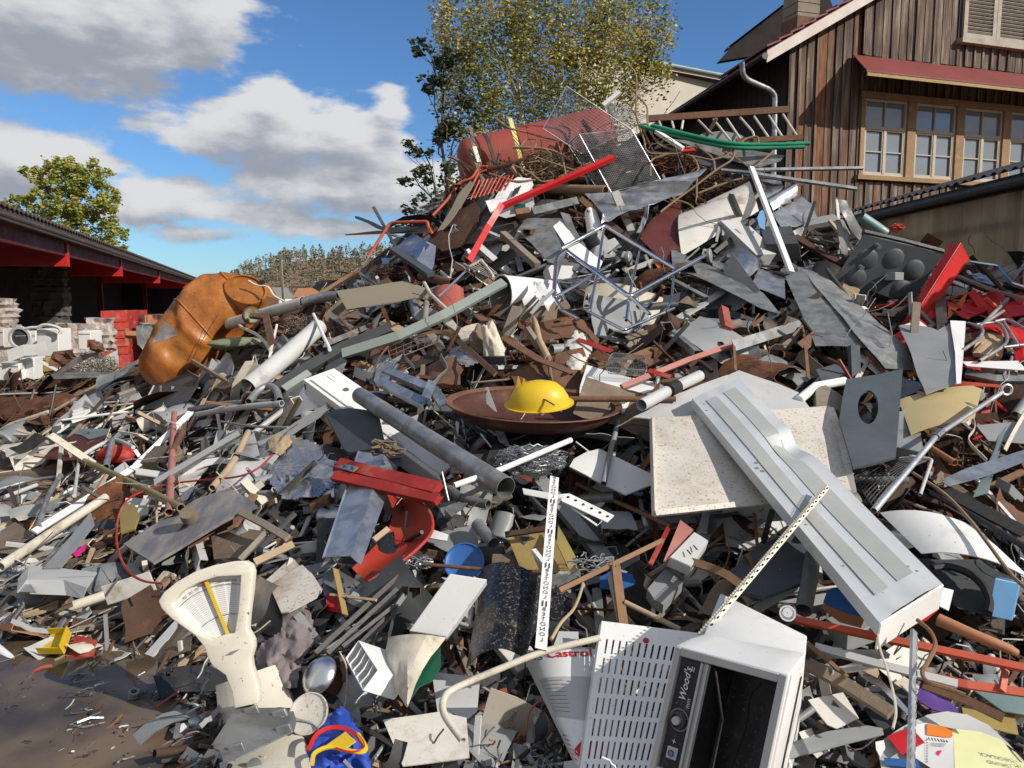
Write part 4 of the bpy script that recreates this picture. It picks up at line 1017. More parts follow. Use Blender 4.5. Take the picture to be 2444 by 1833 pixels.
    text("=", f(.20, .13, -.006), -sy, -sx, .03, 'ink_white', t); text("+", f(.165, .655, -.006), -sy, -sx, .028, 'ink_white', t); text("mm", f(.215, .37, -.006), -sy, -sx, .02, 'ink_white', t)
    # cable inside
    MB().tube(spline([f(.75, .12, -.05), f(.62, .25, -.10), f(.60, .5, -.13), f(.55, .8, -.12)], 6), .004, 6).build('cable', 'black_rubber', t)
    MB().sweep([f(.36, .10, -.03), f(.42, .45, -.10), f(.40, 1, -.12)], [(-.012, 0), (.012, 0), (.012, .004), (-.012, .004)]).build('bracket', 'galvanised', t)
cabinet()
# perforated panel
def perforated():
    a, b, c, d = J.p(655, 690, 0, 2.84), J.p(1335, 775, 0, 2.76), J.p(1060, 1800, 0, 2.30), J.p(490, 1800, 0, 2.32)
    def f(u, v): return (a*(1-u)+b*u)*(1-v)+(d*(1-u)+c*u)*v
    us = [0., .055]; vs = [0., .1]
    for k in range(14): us += [.055+k*.066+.014, .055+k*.066+.033]
    us += [1.]
    for r in range(7): vs += [.1+r*.125+.02, .1+r*.125+.118]
    vs += [1.]
    m = MB(); us = sorted(set(us)); vs = sorted(set(vs))
    for i in range(len(us)-1):
        for j in range(len(vs)-1):
            w = us[i+1]-us[i]; h = vs[j+1]-vs[j]
            if abs(w-.019) < 1e-6 and abs(h-.098) < 1e-6: continue
            a_ = i*len(vs)+j; m.f.append((a_, a_+len(vs), a_+len(vs)+1, a_+1)); m.mi.append(0)
    m.v = [tuple(f(u, v)) for u in us for v in vs]
    o = m.build('slotted_sheet', 'white_paint', solid=.003, label='white sheet metal panel with rows of slots leaning against the appliance cabinet', cat='metal panel')
    HERO.append((1530, 1660, 'the slotted white panel', 'slotted_sheet', 300))
    n = (b-a).cross(d-a).normalized()
    if n.y > 0: n = -n
    MB().grid([[a, d], [a-n*.03-V3((.01, 0, 0)), d-n*.03-V3((.01, 0, 0))]]).build('side_flange', 'white_paint', o, solid=.003)
    s0 = f(.46, .10); MB().lathe(s0, s0+n*.006, [(0, .012), (1, .010)], 16, capb=True).build('plug', 'bright_red', o)
perforated()
def printed_sheet():
    top = [J.p(x, y, 0, Y) for x, y, Y in ((150, 960, 2.92), (200, 905, 2.90), (330, 880, 2.86), (480, 872, 2.84), (640, 868, 2.86), (760, 870, 2.90))]
    bot = [J.p(x, y, 0, Y) for x, y, Y in ((480, 1640, 2.44), (520, 1690, 2.38), (560, 1730, 2.36), (620, 1760, 2.35), (690, 1790, 2.36), (760, 1800, 2.38))]
    top, bot = spline(top, 4), spline(bot, 4); n = len(top)-1
    rows = [[top[i]*(1-j/10)+bot[i]*(j/10) for i in range(n+1)] for j in range(11)]
    o = MB().grid(rows).build('oil_sheet', 'white_paint', solid=.004, label='curved white printed drum sheet standing left of the slotted panel', cat='drum sheet')
    HERO.append((1330, 1640, 'the curved printed drum sheet', 'oil_sheet', 200))
    def f(u, v, lift=.005):
        x = u*n; i = min(int(x), n-1); x -= i
        t_ = top[i]*(1-x)+top[i+1]*x; b_ = bot[i]*(1-x)+bot[i+1]*x; g = (top[i+1]-top[i]).cross(b_-t_).normalized()
        if g.y > 0: g = -g
        return t_*(1-v)+b_*v+g*lift
    def patch(name, u0, u1, v0, v1, mt, nu=8, lift=.004, shape=None):
        m = MB()
        rows = []
        for j in range(9):
            v = v0+(v1-v0)*j/8; s = shape(j/8) if shape else (0, 1)
            rows.append([f(u0+(u1-u0)*(s[0]+(s[1]-s[0])*i/nu), v, lift) for i in range(nu+1)])
        m.grid(rows); m.build(name, mt, o, smooth=60)
    patch('grey_label', .12, .78, .24, .58, 'light_grey', lift=.0035)
    for k in range(9): patch('print_line', .16, .42, .27+k*.032, .274+k*.032, 'ink_grey', 4, .0045)
    patch('red_emblem', .2, .8, .66, .95, 'ink_red', lift=.0038, shape=lambda t: (max(0, .75-1.1*t) if t < .65 else .05+(t-.65)*1.2, 1))
    for r in range(6):
        for c in range(4):
            u, v = .14+.05*c+.012*r, .73+.035*r; m = MB(); m.add([f(u-.015, v), f(u, v-.011), f(u+.015, v), f(u, v+.011)], [(0, 1, 2, 3)]); m.build('emblem_dot', 'ink_red' if c < 2 else 'ink_white', o, smooth=0)
    text('Castrol', V3(), V3((1, 0, 0)), V3((0, 0, 1)), .044, 'ink_red', o, bold=.02, surf=lambda x, y: f(.53+x*3.0, .045-y*2.0, .004))
    text('S', V3(), V3((1, 0, 0)), V3((0, 0, 1)), .036, 'ink_green', o, bold=.03, surf=lambda x, y: f(.26+x*3.4, .055-y*2.0, .004))
    m = MB(); m.tube(top, .005, 6); m.build('rim', 'galvanised', o)
printed_sheet()
pn(I, 'beige_sheet', 'beige sheet metal panel standing at the bottom edge, half in shadow', 'metal panel', [(1580, 1130, .35), (1750, 1190, .35), (1936, 1290, .2), (2060, 1480, .15), (2130, 1900, .15), (1350, 1900, .25)], 'beige', Y=2.9, crumple=.004)
pi(I, 'grey bent tube curling down in front of the beige panel', [(2300, 800, .42), (1936, 890, .4), (1650, 1000, .38), (1350, 1130, .38), (1272, 1200, .4), (1275, 1310, .4), (1395, 1480, .38)], 48, 'cream_dirty', curve=6, name='bent_tube', cat='tube')
pn(I, 'flat_sheet', 'dirty white sheet lying flat under the bent tube', 'metal sheet', [(870, 1345), (1240, 1290), (1420, 1330), (1440, 1590), (1000, 1650)], 'dirty_white', .12)
pn(I, 'pale_sheet', 'pale shaded white sheet tucked behind the bent tube', 'metal sheet', [(1190, 1020), (1510, 1060), (1490, 1290), (1340, 1420), (1230, 1300)], 'light_grey', .08)  # grey colour holds the shadow this white sheet lies in
pl(I, 'stove_plate', 'black speckled enamel plate curved like a drum, beside the stencilled strip', 'plate', [(1540, 330, .30), (1990, 490, .28), (1800, 935, .3), (1420, 1000, .25)], 'black_speckled', bu=.07, nu=14)
pn(J, 'black_plate', 'small black speckled plate right of the stencilled strip', 'plate', [(330, 500), (462, 548), (400, 700), (300, 690)], 'black_speckled', .1)
b_ = cu(I, 'white_board', 'long white board slanting up from the crumpled can to the round lid', 'board', (1040, 755, .25), (1285, 795, .27), (1310, 375, .22), (1050, 785, .2), 'white_paint')
pn(I, 'clip_bracket', 'grey folded clip bracket against the black speckled plate', 'bracket', [(1365, 620), (1400, 540), (1470, 395), (1495, 410), (1440, 560), (1460, 590), (1445, 680)], 'light_grey', .26, flange=.03)
def crushed_can():
    rows = []
    L0 = [(905, 795), (885, 900), (885, 980), (930, 1100), (985, 1190), (1025, 1255)]
    R0 = [(1285, 800), (1235, 865), (1180, 930), (1130, 1010), (1080, 1110), (1030, 1258)]
    for (x0, y0), (x1, y1) in zip(L0, R0):
        rows.append([I.p(x0+(x1-x0)*t/6, y0+(y1-y0)*t/6-20*math.sin(math.pi*t/6), .22+.09*math.sin(math.pi*t/6)+.015*math.sin(t*2.3+x0)) for t in range(7)])
    o = MB().grid(rows).build('crushed_can', 'cream_dirty', solid=.003, label='crushed cream can with a dark green underside by the desk tray', cat='can'); HERO.append((980, 1600, 'the crushed cream can', 'crushed_can', 150))
    pn(I, 'green_side', None, None, [(1250, 850), (1252, 990), (1190, 1080), (1110, 1130), (1030, 1240), (1020, 1200), (1070, 1110), (1190, 900)], 'dark_green', .2, parent=o, crumple=.02)
crushed_can()
def desk_tray():
    a, b, c, d = I.p(620, 935, .25), I.p(705, 820, .30), I.p(832, 1015, .32), I.p(735, 1145, .27)
    n = (b-a).cross(d-a).normalized()
    if n.y > 0: n = -n
    t = thing('letter_rack', d, 'white plastic letter rack with four dividers lying on its back', 'letter rack'); HERO.append((870, 1590, 'the letter rack', 'letter_rack', 90))
    m = MB(); dp = -n*.09+V3((.05, .02, 0))
    for p, q in ((a, b), (b, c), (c, d), (d, a)): m.grid([[p, q], [p+dp, q+dp]])
    m.grid([[a+dp, b+dp], [d+dp, c+dp]]); m.build('tray', 'white_paint', t, solid=.003)
    for k in range(1, 5):
        p = a+(d-a)*k/5; q = b+(c-b)*k/5; MB().grid([[p, p*.5+q*.5+(d-a)*.04, q], [p+dp, p*.5+q*.5+dp, q+dp]]).build('divider', 'white_paint', t, solid=.002)
desk_tray()
def bowl(V, x, y, rpx, tilt, mt, label, name='bowl', cat='bowl', off=.2, deep=.5, inner=None, sq=1.):
    c = V.p(x, y, off); r = mpx(V, x, y, rpx); d = V3(tilt).normalized()
    m = MB(); prof = [(math.sin(a)*0+(-math.cos(a)+0)*1, r*math.sin(a)) for a in (0.05, .3, .6, .9, 1.2, 1.45, 1.57)]
    m.lathe(c, c+d*r*deep, prof, 28, capa=True, squash=sq); o = m.build(name, mt, solid=.003); tag(o, label, cat); HERO.append((*V.px(x, y), 'the '+' '.join(label.split()[:4]), name, 2*rpx/V.k))
    MB().lathe(c-d*.003, c+d*.003, [(0, r*1.03), (1, r*1.03), (1, r*.97), (0, r*.97)], 28, squash=sq).build('rim', mt, o)
    if inner:
        m = MB(); m.lathe(c, c+d*r*deep*.92, [(-math.cos(a)*1., r*.95*math.sin(a)) for a in (0.05, .4, .8, 1.2, 1.5)], 28, squash=sq); m.build('lining', inner, o)
    return o
bowl(I, 450, 1050, 125, (-.5, -.55, .75), 'bright_steel', 'round polished steel lid with a burnt brown flank', 'round_cover', 'lid', deep=-.55)
bowl(I, 520, 1085, 105, (.75, -.5, .3), 'rust', 'burnt brown pan half hidden behind the polished lid', 'pan', 'pan', off=.12, deep=.35)
bowl(I, 375, 1300, 130, (-.2, -.7, .7), 'enamel_worn', 'flat grey dish with a crusted base below the polished lid', 'dish', 'dish', off=.2, deep=.16)
def cloth(V, name, label, cat, pts, mt, amp, off=.15, seed=1, parent=None, n=26):
    xs = [p[0] for p in pts]; ys = [p[1] for p in pts]; loop = [V.p(p[0], p[1], 0) for p in pts]
    x0, x1, y0, y1 = min(xs), max(xs), min(ys), max(ys); vs = {}; m = MB()
    def inside(x, y):
        r = False; j = len(pts)-1
        for i in range(len(pts)):
            if (pts[i][1] > y) != (pts[j][1] > y) and x < (pts[j][0]-pts[i][0])*(y-pts[i][1])/(pts[j][1]-pts[i][1])+pts[i][0]: r = not r
            j = i
        return r
    idx = {}; V_ = []; F_ = []
    def vid(i, j):
        if (i, j) not in idx:
            x = x0+(x1-x0)*i/n; y = y0+(y1-y0)*j/n
            q = V3((x*.012, y*.012, seed)); h = noise.noise(q*.8)+abs(noise.noise(q*1.5))*.8+.1*noise.noise(q*3.4)
            cx_, cy_ = (x-(x0+x1)/2)/(x1-x0), (y-(y0+y1)/2)/(y1-y0)
            V_.append(V.p(x+6*noise.noise(q*3), y+6*noise.noise(q*3+V3((9, 0, 0))), off+amp*h-amp*5*(cx_*cx_+cy_*cy_))); idx[(i, j)] = len(V_)-1
        return idx[(i, j)]
    for i in range(n):
        for j in range(n):
            if inside(x0+(x1-x0)*(i+.5)/n, y0+(y1-y0)*(j+.5)/n): F_.append((vid(i, j), vid(i+1, j), vid(i+1, j+1), vid(i, j+1)))
    m.add(V_, F_); o = m.build(name, mt, parent, solid=.004, smooth=80)
    if parent is None: tag(o, label, cat); reg(o, V, pts)
    return o
cloth(I, 'grey_cloth', 'crumpled grey cloth lying right of the kitchen scale head', 'cloth', [(210, 640), (300, 570), (380, 580), (420, 760), (400, 860), (330, 960), (300, 1130), (190, 1130), (60, 1000), (20, 900), (80, 830), (200, 760)], 'cloth_grey', .05, .2, 3, n=34)
tx = cloth(I, 'sports_bag', 'blue bag with red and yellow piping at the bottom edge', 'bag', [(500, 1330), (590, 1255), (640, 1290), (720, 1440), (760, 1530), (790, 1640), (800, 1720), (390, 1720), (370, 1560)], 'royal_blue', .04, .2, 7, n=34)
for lb, mt_, pts, w_ in (('red', 'bright_red', [(375, 1540), (430, 1440), (520, 1395), (620, 1400), (700, 1450), (740, 1530), (660, 1555), (560, 1530)], 14), ('yellow', 'yellow', [(400, 1640), (420, 1560), (520, 1520), (640, 1545), (730, 1555), (755, 1520), (700, 1430)], 14)):
    ba(I, None, pts, 30, mt_, 'B', .26, h=.4, parent=tx, name='piping', curve=4)
pn(I, 'yellow_patch', None, None, [(490, 1510), (620, 1415), (690, 1480), (620, 1530)], 'yellow', .26, parent=tx)
pn(I, 'back_plate', 'cream enamel plate behind another, with wires across it', 'plate', [(40, 480), (60, 450), (250, 285), (285, 285), (320, 330), (150, 510), (60, 525)], 'enamel_worn', .16)
pn(I, 'cream_plate', 'square cream plate with rounded corners above the grey cloth', 'plate', [(130, 480), (150, 440), (335, 320), (400, 380), (475, 480), (430, 540), (250, 635), (200, 640)], 'enamel_worn', .22, th=.006)
ba(I, 'ochre slotted angle bar standing upright beside the cream plate', [(575, 350, .3), (640, 650, .22)], 46, 'ochre', 'L', h=.6, up=V3((.6, -.7, .2)), name='slotted_angle')
for k in range(4): ba(I, None, [(598+k*13, 405+k*62, .345), (606+k*13, 440+k*62, .34)], 10, 'ink_black', 'F', parent=OB['slotted_angle'], name='slot')
ba(I, 'thin wooden stick crossing behind the slotted angle bar', [(520, 515, .25), (825, 552, .25)], 16, 'wood_pale', 'B', name='stick', cat='stick')
pn(I, 'red_tray', 'red plastic tray in the shade behind the slotted angle bar', 'tray', [(490, 520), (530, 500), (600, 540), (600, 640), (500, 620)], 'bright_red', .05)
for k, (a, b, w) in enumerate([((1000, 370), (420, 905), 30), ((960, 480), (500, 905), 28), ((940, 590), (600, 860), 24), ((1010, 380), (905, 800), 20), ((915, 640), (690, 860), 22), ((985, 330), (700, 560), 20), ((900, 800), (430, 900), 22)]):
    ba(I, ['longest dark square bar of the bundle sloping behind the letter rack', 'second dark bar of the bundle, under the longest one', 'third dark bar in the middle of the black bundle', 'dark bar standing steeply at the right end of the black bundle', 'short dark bar low in the black bundle', 'dark bar at the upper end of the black bundle', 'flat dark bar along the foot of the black bundle'][k],
       [(*a, .24-.02*k), (*b, .26-.02*k)], w, 'dark_steel', 'B', name='square_bar', group='dark square bars in a bundle')
pn(I, 'curved_plate', 'rust streaked curved grey plate behind the slotted angle', 'plate', [(470, 380), (560, 350), (830, 500), (800, 560), (620, 520), (480, 440)], 'zinc_dull', .12)
# ---------- kitchen scale ----------
def scale():
    Y = 3.0; V = View(380, 1330, 1187/360)
    head = [(15, 340), (60, 270), (160, 190), (300, 110), (450, 60), (600, 30), (690, 28), (735, 55), (752, 110), (740, 250), (715, 440), (705, 560), (750, 640), (755, 700), (730, 790), (740, 860), (780, 970), (800, 1060), (790, 1140), (610, 1180), (590, 1050), (540, 920), (440, 850), (400, 780), (375, 700), (300, 610), (120, 480), (40, 400)]
    t = thing('kitchen_scale', V.p(800, 1600, 0, 2.9), 'old cream fan shaped kitchen scale with yellow needle', 'scale'); HERO.append((560, 1560, 'the fan shaped scale', 'kitchen_scale', 400))
    win = [(120, 360), (200, 265), (330, 195), (470, 150), (660, 140), (640, 400), (612, 590), (540, 600), (440, 640), (330, 600), (200, 480)]
    def g(pts, d): return [V.p(x, y, d, Y-.00008*(y-800)*0) for x, y in pts]
    def dep(x, y): return Y-.28+(y-600)*.00005      # leaning back slightly at the top
    def w(x, y, d=0.): return V.p(x, y, d, dep(x, y)+(600-y)*.00018)
    m = outline([w(*p) for p in head], 1, holes=[[w(*p) for p in win]]); m.build('head', 'cream', t, solid=.05, bevel=.008)
    MB().add([w(x, y, -.012) for x, y in win], [tuple(range(len(win)))]).build('dial_face', 'paper_white', t, smooth=0)
    piv = (590, 800)
    for k in range(24):
        r0 = 330+k*14; pts = []
        for j in range(13):
            a = R(-47+j*55/12.); pts.append(w(piv[0]+math.sin(a)*r0*.95, piv[1]-math.cos(a)*r0*.93-10, -.0095))
        ok = [q for q, j in zip(pts, range(13))]
        if k in (3, 21): MB().tube(ok, .0011, 4).build('scale_arc', 'ink_grey', t)
    ln = MB()
    for k in range(28):
        r = 230+k*16.5
        for j in range(5):
            a0, a1 = R(-44+j*9.6), R(-44+j*9.6+7.5)
            a1 = min(a1, R(6))
            ln.tube([w(piv[0]+math.sin(a0)*r*.93, piv[1]-math.cos(a0)*r*.93, -.0098), w(piv[0]+math.sin(a1)*r*.93, piv[1]-math.cos(a1)*r*.93, -.0098)], .0005, 3)
    ln.build('price_lines', 'ink_grey', t)
    for k, s in enumerate(['0', '100', '200', '300', '400', '500', '600', '700', '800', '900'][:10]):
        a = R(-45.5+k*5.7); r = 655 if k < 6 else 645
        x, y = piv[0]+math.sin(a)*r*.93, piv[1]-math.cos(a)*r*.96
        ux = V3((math.cos(a), 0, -math.sin(a))); uy = V3((math.sin(a), 0, math.cos(a)))
        text(s, w(x, y, -.0095), ux, uy, .012, 'ink_grey', t)
    MB().hexa([w(355, 195, -.002), w(385, 190, -.002), w(555, 600, -.002), w(525, 605, -.002), w(355, 195, .002), w(385, 190, .002), w(555, 600, .002), w(525, 605, .002)]).build('needle', 'yellow', t)
    MB().box(w(345, 205, .0), (.012, .006, .008)).build('needle_tip', 'bright_red', t)
    MB().hexa([w(515, 775, .020), w(560, 745, .020), w(635, 722, .020), w(570, 765, .020), w(515, 775, .024), w(560, 745, .024), w(638, 722, .024), w(570, 768, .024)]).build('maker_plate', 'zinc_dull', t)
    for x, y in ((622, 100), (105, 300), (280, 607), (693, 440), (605, 833), (650, 955), (660, 975)):
        q = w(x, y, .017); MB().lathe(q, q+V3((0, -.006, 0)), [(0, .008), (.7, .007), (1, .003)], 12, capb=True).build('screw', 'zinc_dull', t)
    # base: cream housing tipped over, with grey bottom plate
    def v(x, y, Y): return V.p(x, y, 0, Y)
    a, b, c, d = v(900, 850, 2.78), v(980, 870, 2.80), v(1060, 1230, 2.7), v(1165, 1600, 2.52)
    m = MB()
    L0 = [v(450, 1010, 2.86), v(465, 1180, 2.82), v(480, 1420, 2.66), v(540, 1620, 2.42), v(560, 1760, 2.28)]
    R0 = [v(905, 850, 2.86), v(1020, 1060, 2.80), v(1080, 1290, 2.66), v(1165, 1560, 2.40), v(1180, 1740, 2.25)]
    rows = []
    for p, q in zip(L0, R0): rows.append([p*(1-t_/6)+q*(t_/6)+V3((0, -.05, .02))*math.sin(math.pi*t_/6) for t_ in range(7)])
    m.grid(rows); m.grid([[r[-1] for r in rows], [r[-1]+V3((.01, .14, -.12)) for r in rows]]); m.grid([[r[0] for r in rows], [r[0]+V3((-.0, .14, -.12)) for r in rows]])
    m.build('housing', 'cream', t, solid=.006, smooth=60)
    pts = [(425, 1465), (610, 1180), (680, 1165), (740, 1145), (760, 1190), (1050, 1195), (1080, 1300), (1060, 1370), (950, 1420), (600, 1590), (500, 1590), (470, 1520), (430, 1510)]
    bp = outline([V.p(x, y, .085, 2.76-(y-1150)*.00098) for x, y in pts], 1, .003).build('bottom_plate', 'zinc_dull', t, solid=.006)
    for x, y in ((950, 1240), (985, 1360), (610, 1510), (730, 1215)):
        q = V.p(x, y, .098, 2.76-(y-1150)*.00098); MB().box(q, (.05, .012, .035), Matrix.Rotation(R(-20), 3, 'Y')).build('lug', 'galvanised_dirty', t, bevel=.003)
    q = V.p(750, 1640, .06, 2.40); MB().lathe(q, q+V3((0, -.003, .001)), [(0, .024), (1, .024)], 22, capb=True).build('cap', 'zinc_dull', t)
    q = V.p(585, 1205, .11, 2.8); MB().tube([q+V3((-.01, 0, .01)), q, q+V3((.01, -.01, -.02))], .010, 10, hollow=.002).build('spout', 'cream', t)
scale()
cloth(View(380, 1330, 3.297), 'oval_pan', 'dark oval pan lying half under the scale head', 'pan', [(70, 960), (110, 890), (240, 855), (400, 860), (520, 910), (600, 1000), (560, 1060), (400, 1060), (200, 1060), (100, 1040)], 'dark_steel', .01, .12, 5)
# ---------- middle of the heap ----------
def channel_box():
    t = thing('channel_box', Nv.p(950, 930, .1), 'folded galvanised channel box standing between the red rails and red chute', 'channel')
    HERO.append((850, 1210, 'the folded galvanised channel box', 'channel_box', 250))
    a, b, c, d = Nv.p(985, 215, .30), Nv.p(1152, 238, .36), Nv.p(930, 905, .36), Nv.p(752, 915, .30)
    e, f = Nv.p(1240, 320, .26), Nv.p(998, 968, .30)
    MB().grid([[a*(1-k/4)+d*(k/4), b*(1-k/4)+c*(k/4)] for k in range(5)]).build('side', 'galvanised', t, solid=.004)
    MB().grid([[b*(1-k/4)+c*(k/4), e*(1-k/4)+f*(k/4)] for k in range(5)]).build('side', 'galvanised', t, solid=.004)
    MB().tube([a, d], .007, 6).build('rolled_edge', 'aluminium', t)
    MB().grid([[a, b], [a+V3((0, .1, -.02)), b+V3((0, .1, -.02))]]).build('end_flap', 'galvanised_dirty', t, solid=.004)
channel_box()
rr = thing('red_rails', Nv.p(1180, 430, .3), 'pair of scuffed red rails joined by a steel bracket', 'rail'); HERO.append((925, 1150, 'the red rails', 'red_rails', 230))
ba(Nv, None, [(850, 300, .45), (1510, 462, .45)], 84, 'red_paint', 'B', h=.5, parent=rr, name='rail')
ba(Nv, None, [(825, 375, .40), (1515, 530, .40)], 74, 'red_paint', 'B', h=.5, parent=rr, name='rail')
ba(Nv, None, [(735, 272, .46), (965, 335, .48)], 46, 'galvanised', 'F', parent=rr, name='bracket')
for x, y in ((830, 295), (890, 310), (940, 322)):
    q = Nv.p(x, y, .5); MB().lathe(q, q+V3((0, -.01, .006)), [(0, .009), (1, .008)], 8, capb=True).build('bolt', 'dark_steel', rr)
def strip_surface(V, name, label, cat, L0, R0, mt, dip, off=.2, parent=None, n=10, th=.005, edge=None):
    l = spline(V.ps(L0, off), 4); r = spline(V.ps(R0, off), 4); rows = []
    for p, q in zip(l, r):
        rows.append([p*(1-k/n)+q*(k/n)+V3((0, dip*.8, -dip*.6))*math.sin(math.pi*k/n) for k in range(n+1)])
    o = MB().grid(rows).build(name, mt, parent, solid=th, smooth=80)
    if edge: MB().tube(r, .008, 8).build('edge', edge, o)
    if parent is None: tag(o, label, cat); reg(o, V, L0+R0)
    return o
mat('chute_red', (.42, .035, .02), .4, 0, .55, (.20, .095, .045), 3.5, .2, .1, 20, .4)
strip_surface(Nv, 'red_chute', 'curved red plastic chute caked with brown dirt', 'chute', [(1165, 480, .12), (1205, 600, .1), (1185, 720, .12), (1100, 830, .14), (1010, 920, .16), (940, 985, .15)],
              [(1330, 515, .26), (1450, 610, .28), (1468, 740, .28), (1370, 860, .26), (1240, 960, .24), (1050, 1075, .2)], 'chute_red', .06, edge='red_paint')
ba(Nv, 'small pale wooden block lying in the red chute', [(1085, 800, .3), (1180, 725, .3)], 38, 'wood_pale', 'B', h=.5, name='wood_block', cat='wood')
cloth(Nv, 'crumpled_foil', 'large crumpled sheet of dirty grey plastic and foil', 'plastic sheet', [(370, 380), (400, 330), (540, 110), (620, 130), (720, 170), (800, 290), (830, 420), (720, 515), (560, 525), (490, 530), (430, 460)], 'steel_foil', .06, .2, 11, n=30)
cloth(Nv, 'plastic_bag', 'brown stained clear plastic bag beside the crumpled foil', 'plastic bag', [(385, 150), (450, 100), (530, 110), (545, 160), (470, 240), (400, 210)], 'insulation', .04, .26, 13, n=16)
pn(Nv, 'grille_tray', 'grey perforated tray under the stained plastic bag', 'tray', [(265, 300), (345, 100), (470, 130), (440, 260), (400, 335)], 'zinc_dull', .18, flange=.03)
# locker, pipe, tray
def locker():
    O = Fv.p(340, 845, 0, 5.55); W_ = Fv.p(545, 770, 0, 5.72)-O; L_ = Fv.p(1352, 1588, 0, 4.42)-O; h_ = Fv.p(345, 960, 0, 5.55)-O
    n = W_.cross(L_).normalized()
    if n.z < 0: n = -n
    h_ = -n*h_.length
    t = thing('locker', O, 'long white steel locker lying on its back under the galvanised pipe', 'locker'); HERO.append((900, 1000, 'the white steel locker', 'locker', 380))
    MB().para(O, W_, L_, h_).build('body', 'white_paint', t, bevel=.004)
    MB().para(O+W_*.12+L_*.03+n*.001, W_*.78, L_*.94, n*.012).build('door', 'white_paint', t, bevel=.004)
    q = O+W_*.55+L_*.20+n*.014; MB().lathe(q, q+n*.006, [(0, .022), (1, .02)], 14, capb=True).build('lock', 'zinc_dull', t)
    for k in range(2): MB().para(O+L_*(.012+.955*k)-W_.normalized()*.002+h_*.2, L_.normalized()*.012, h_*.35, -W_.normalized()*.003).build('slot', 'ink_black', t)
locker()
pi(Fv, 'thick dusty galvanised pipe lying across the white locker', [(715, 950, .55), (1190, 1255, .55), (1680, 1560, .5)], 132, 'galvanised_dirty', hollow=.05, seg=24)
pn(Fv, 'baking_tray', 'dark baking tray with a bright rim under the galvanised pipe', 'tray', [(490, 1072), (560, 1045), (640, 1035), (830, 1060), (865, 1240), (800, 1305), (650, 1332), (612, 1305)], 'dark_grey', .3, th=.008, flange=.03)
def cable_frame():
    t = thing('bracket_frame', Fv.p(1050, 900, .2), 'galvanised double channel frame with a bent collar', 'bracket'); HERO.append((960, 920, 'the galvanised double channel frame', 'bracket_frame', 180))
    ba(Fv, None, [(920, 765, .4), (1230, 890, .36), (1310, 1000, .3)], 62, 'galvanised', 'U', h=.6, parent=t, name='channel')
    ba(Fv, None, [(880, 835, .38), (1190, 985, .34)], 66, 'galvanised', 'U', h=.6, parent=t, name='channel')
    ba(Fv, None, [(850, 890, .42), (825, 850, .42), (840, 790, .42), (920, 735, .42), (1005, 690, .4), (1075, 765, .38)], 36, 'galvanised', 'F', parent=t, name='collar')
    ba(Fv, None, [(1225, 865, .42), (1180, 975, .42)], 60, 'galvanised', 'U', h=.4, parent=t, name='cross_piece')
    pn(Fv, 'face_plate', None, None, [(820, 860), (880, 720), (940, 740), (900, 880)], 'galvanised', .36, parent=t)
cable_frame()
mat('rusty_maroon', (.085, .028, .02), .7, .1, .45, (.17, .085, .045), 5, .3, .3, 30, .6)
def rusty_tub():
    c = X.p(1276, 966, .35); rx = mpx(X, 1276, 966, 185); t = thing('rusty_tub', c, 'big shallow rusty oval tub with the yellow bowl on its rim', 'tub'); HERO.append((1276, 980, 'the rusty oval tub', 'rusty_tub', 370))
    d = V3((.05, -.11, .98)).normalized(); ux = V3((1, .25, .02)).normalized(); ux = (ux-d*ux.dot(d)).normalized(); uy = d.cross(ux)
    m = MB(); rings = []
    for tt, s in ((0, 1.), (-.02, .995), (-.07, .9), (-.10, .7), (-.115, .4), (-.12, .05)):
        rings.append([c+ux*(rx*s*math.cos(a))+uy*(rx*.8*s*math.sin(a))+d*tt for a in [2*math.pi*k/40 for k in range(41)]])
    m.grid(rings); m.build('bowl', 'rusty_maroon', t, solid=.008, smooth=60)
    MB().grid([[p for p in rings[0]], [p*1.0+ (p-c).normalized()*.04+d*.012 for p in rings[0]]]).build('flange', 'rust_pipe', t, solid=.008)
rusty_tub()
def yellow_bowl():
    t = thing('yellow_bowl', Lv.p(240, 600, .5), 'bright yellow plastic bowl with a broken spiky edge', 'bowl'); HERO.append((1290, 940, 'the yellow bowl', 'yellow_bowl', 130))
    c = Lv.p(240, 590, .55); r = mpx(Lv, 240, 590, 185); up = V3((-.05, -.25, .97)).normalized()
    m = MB(); ux = V3((1, 0, .05)).normalized(); uy = up.cross(ux); rings = []
    for z, s in ((0, 1.12), (.0, 1.), (.3, .93), (.6, .80), (.85, .6), (.97, .3), (1, .02)):
        ring = []
        for k in range(33):
            a = 2*math.pi*k/32; zz = z*r*.75
            ring.append(c+ux*(r*s*math.cos(a))+uy*(r*s*.7*math.sin(a))+up*zz)
        rings.append(ring)
    m.grid(rings); m.build('shell', 'yellow', t, solid=.004, smooth=60)
    for k_, x_ in enumerate((-.62, -.45, -.25)): m_ = c+ux*(r*x_)+up*(r*.45); MB().hexa([m_-ux*.02, m_+ux*.02, m_+ux*.02+uy*.01, m_-ux*.02+uy*.01]+[m_+up*(.09-.015*k_)+q_ for q_ in (-ux*.003, ux*.003, ux*.003+uy*.005, -ux*.003+uy*.005)]).build('spike', 'yellow', t)
    ba(Lv, None, [(175, 440, .78), (240, 540, .74), (340, 600, .7)], 12, 'dark_steel', 'F', parent=t, name='twine')
yellow_bowl()
pi(Lv, 'brown rusty pipe lying level behind the yellow bowl', [(440, 560, .4), (1140, 560, .35)], 38, 'rust_pipe')
pp = pi(Lv, 'grey pipe with a torn dark mouth crossing the brown pipe', [(915, 600, .48), (1120, 490, .42), (1300, 405, .36)], 78, 'light_grey', hollow=.08)
pi(Lv, None, [(1095, 505, .45), (1150, 475, .43)], 92, 'black_rubber', parent=pp, name='collar', hollow=.1)
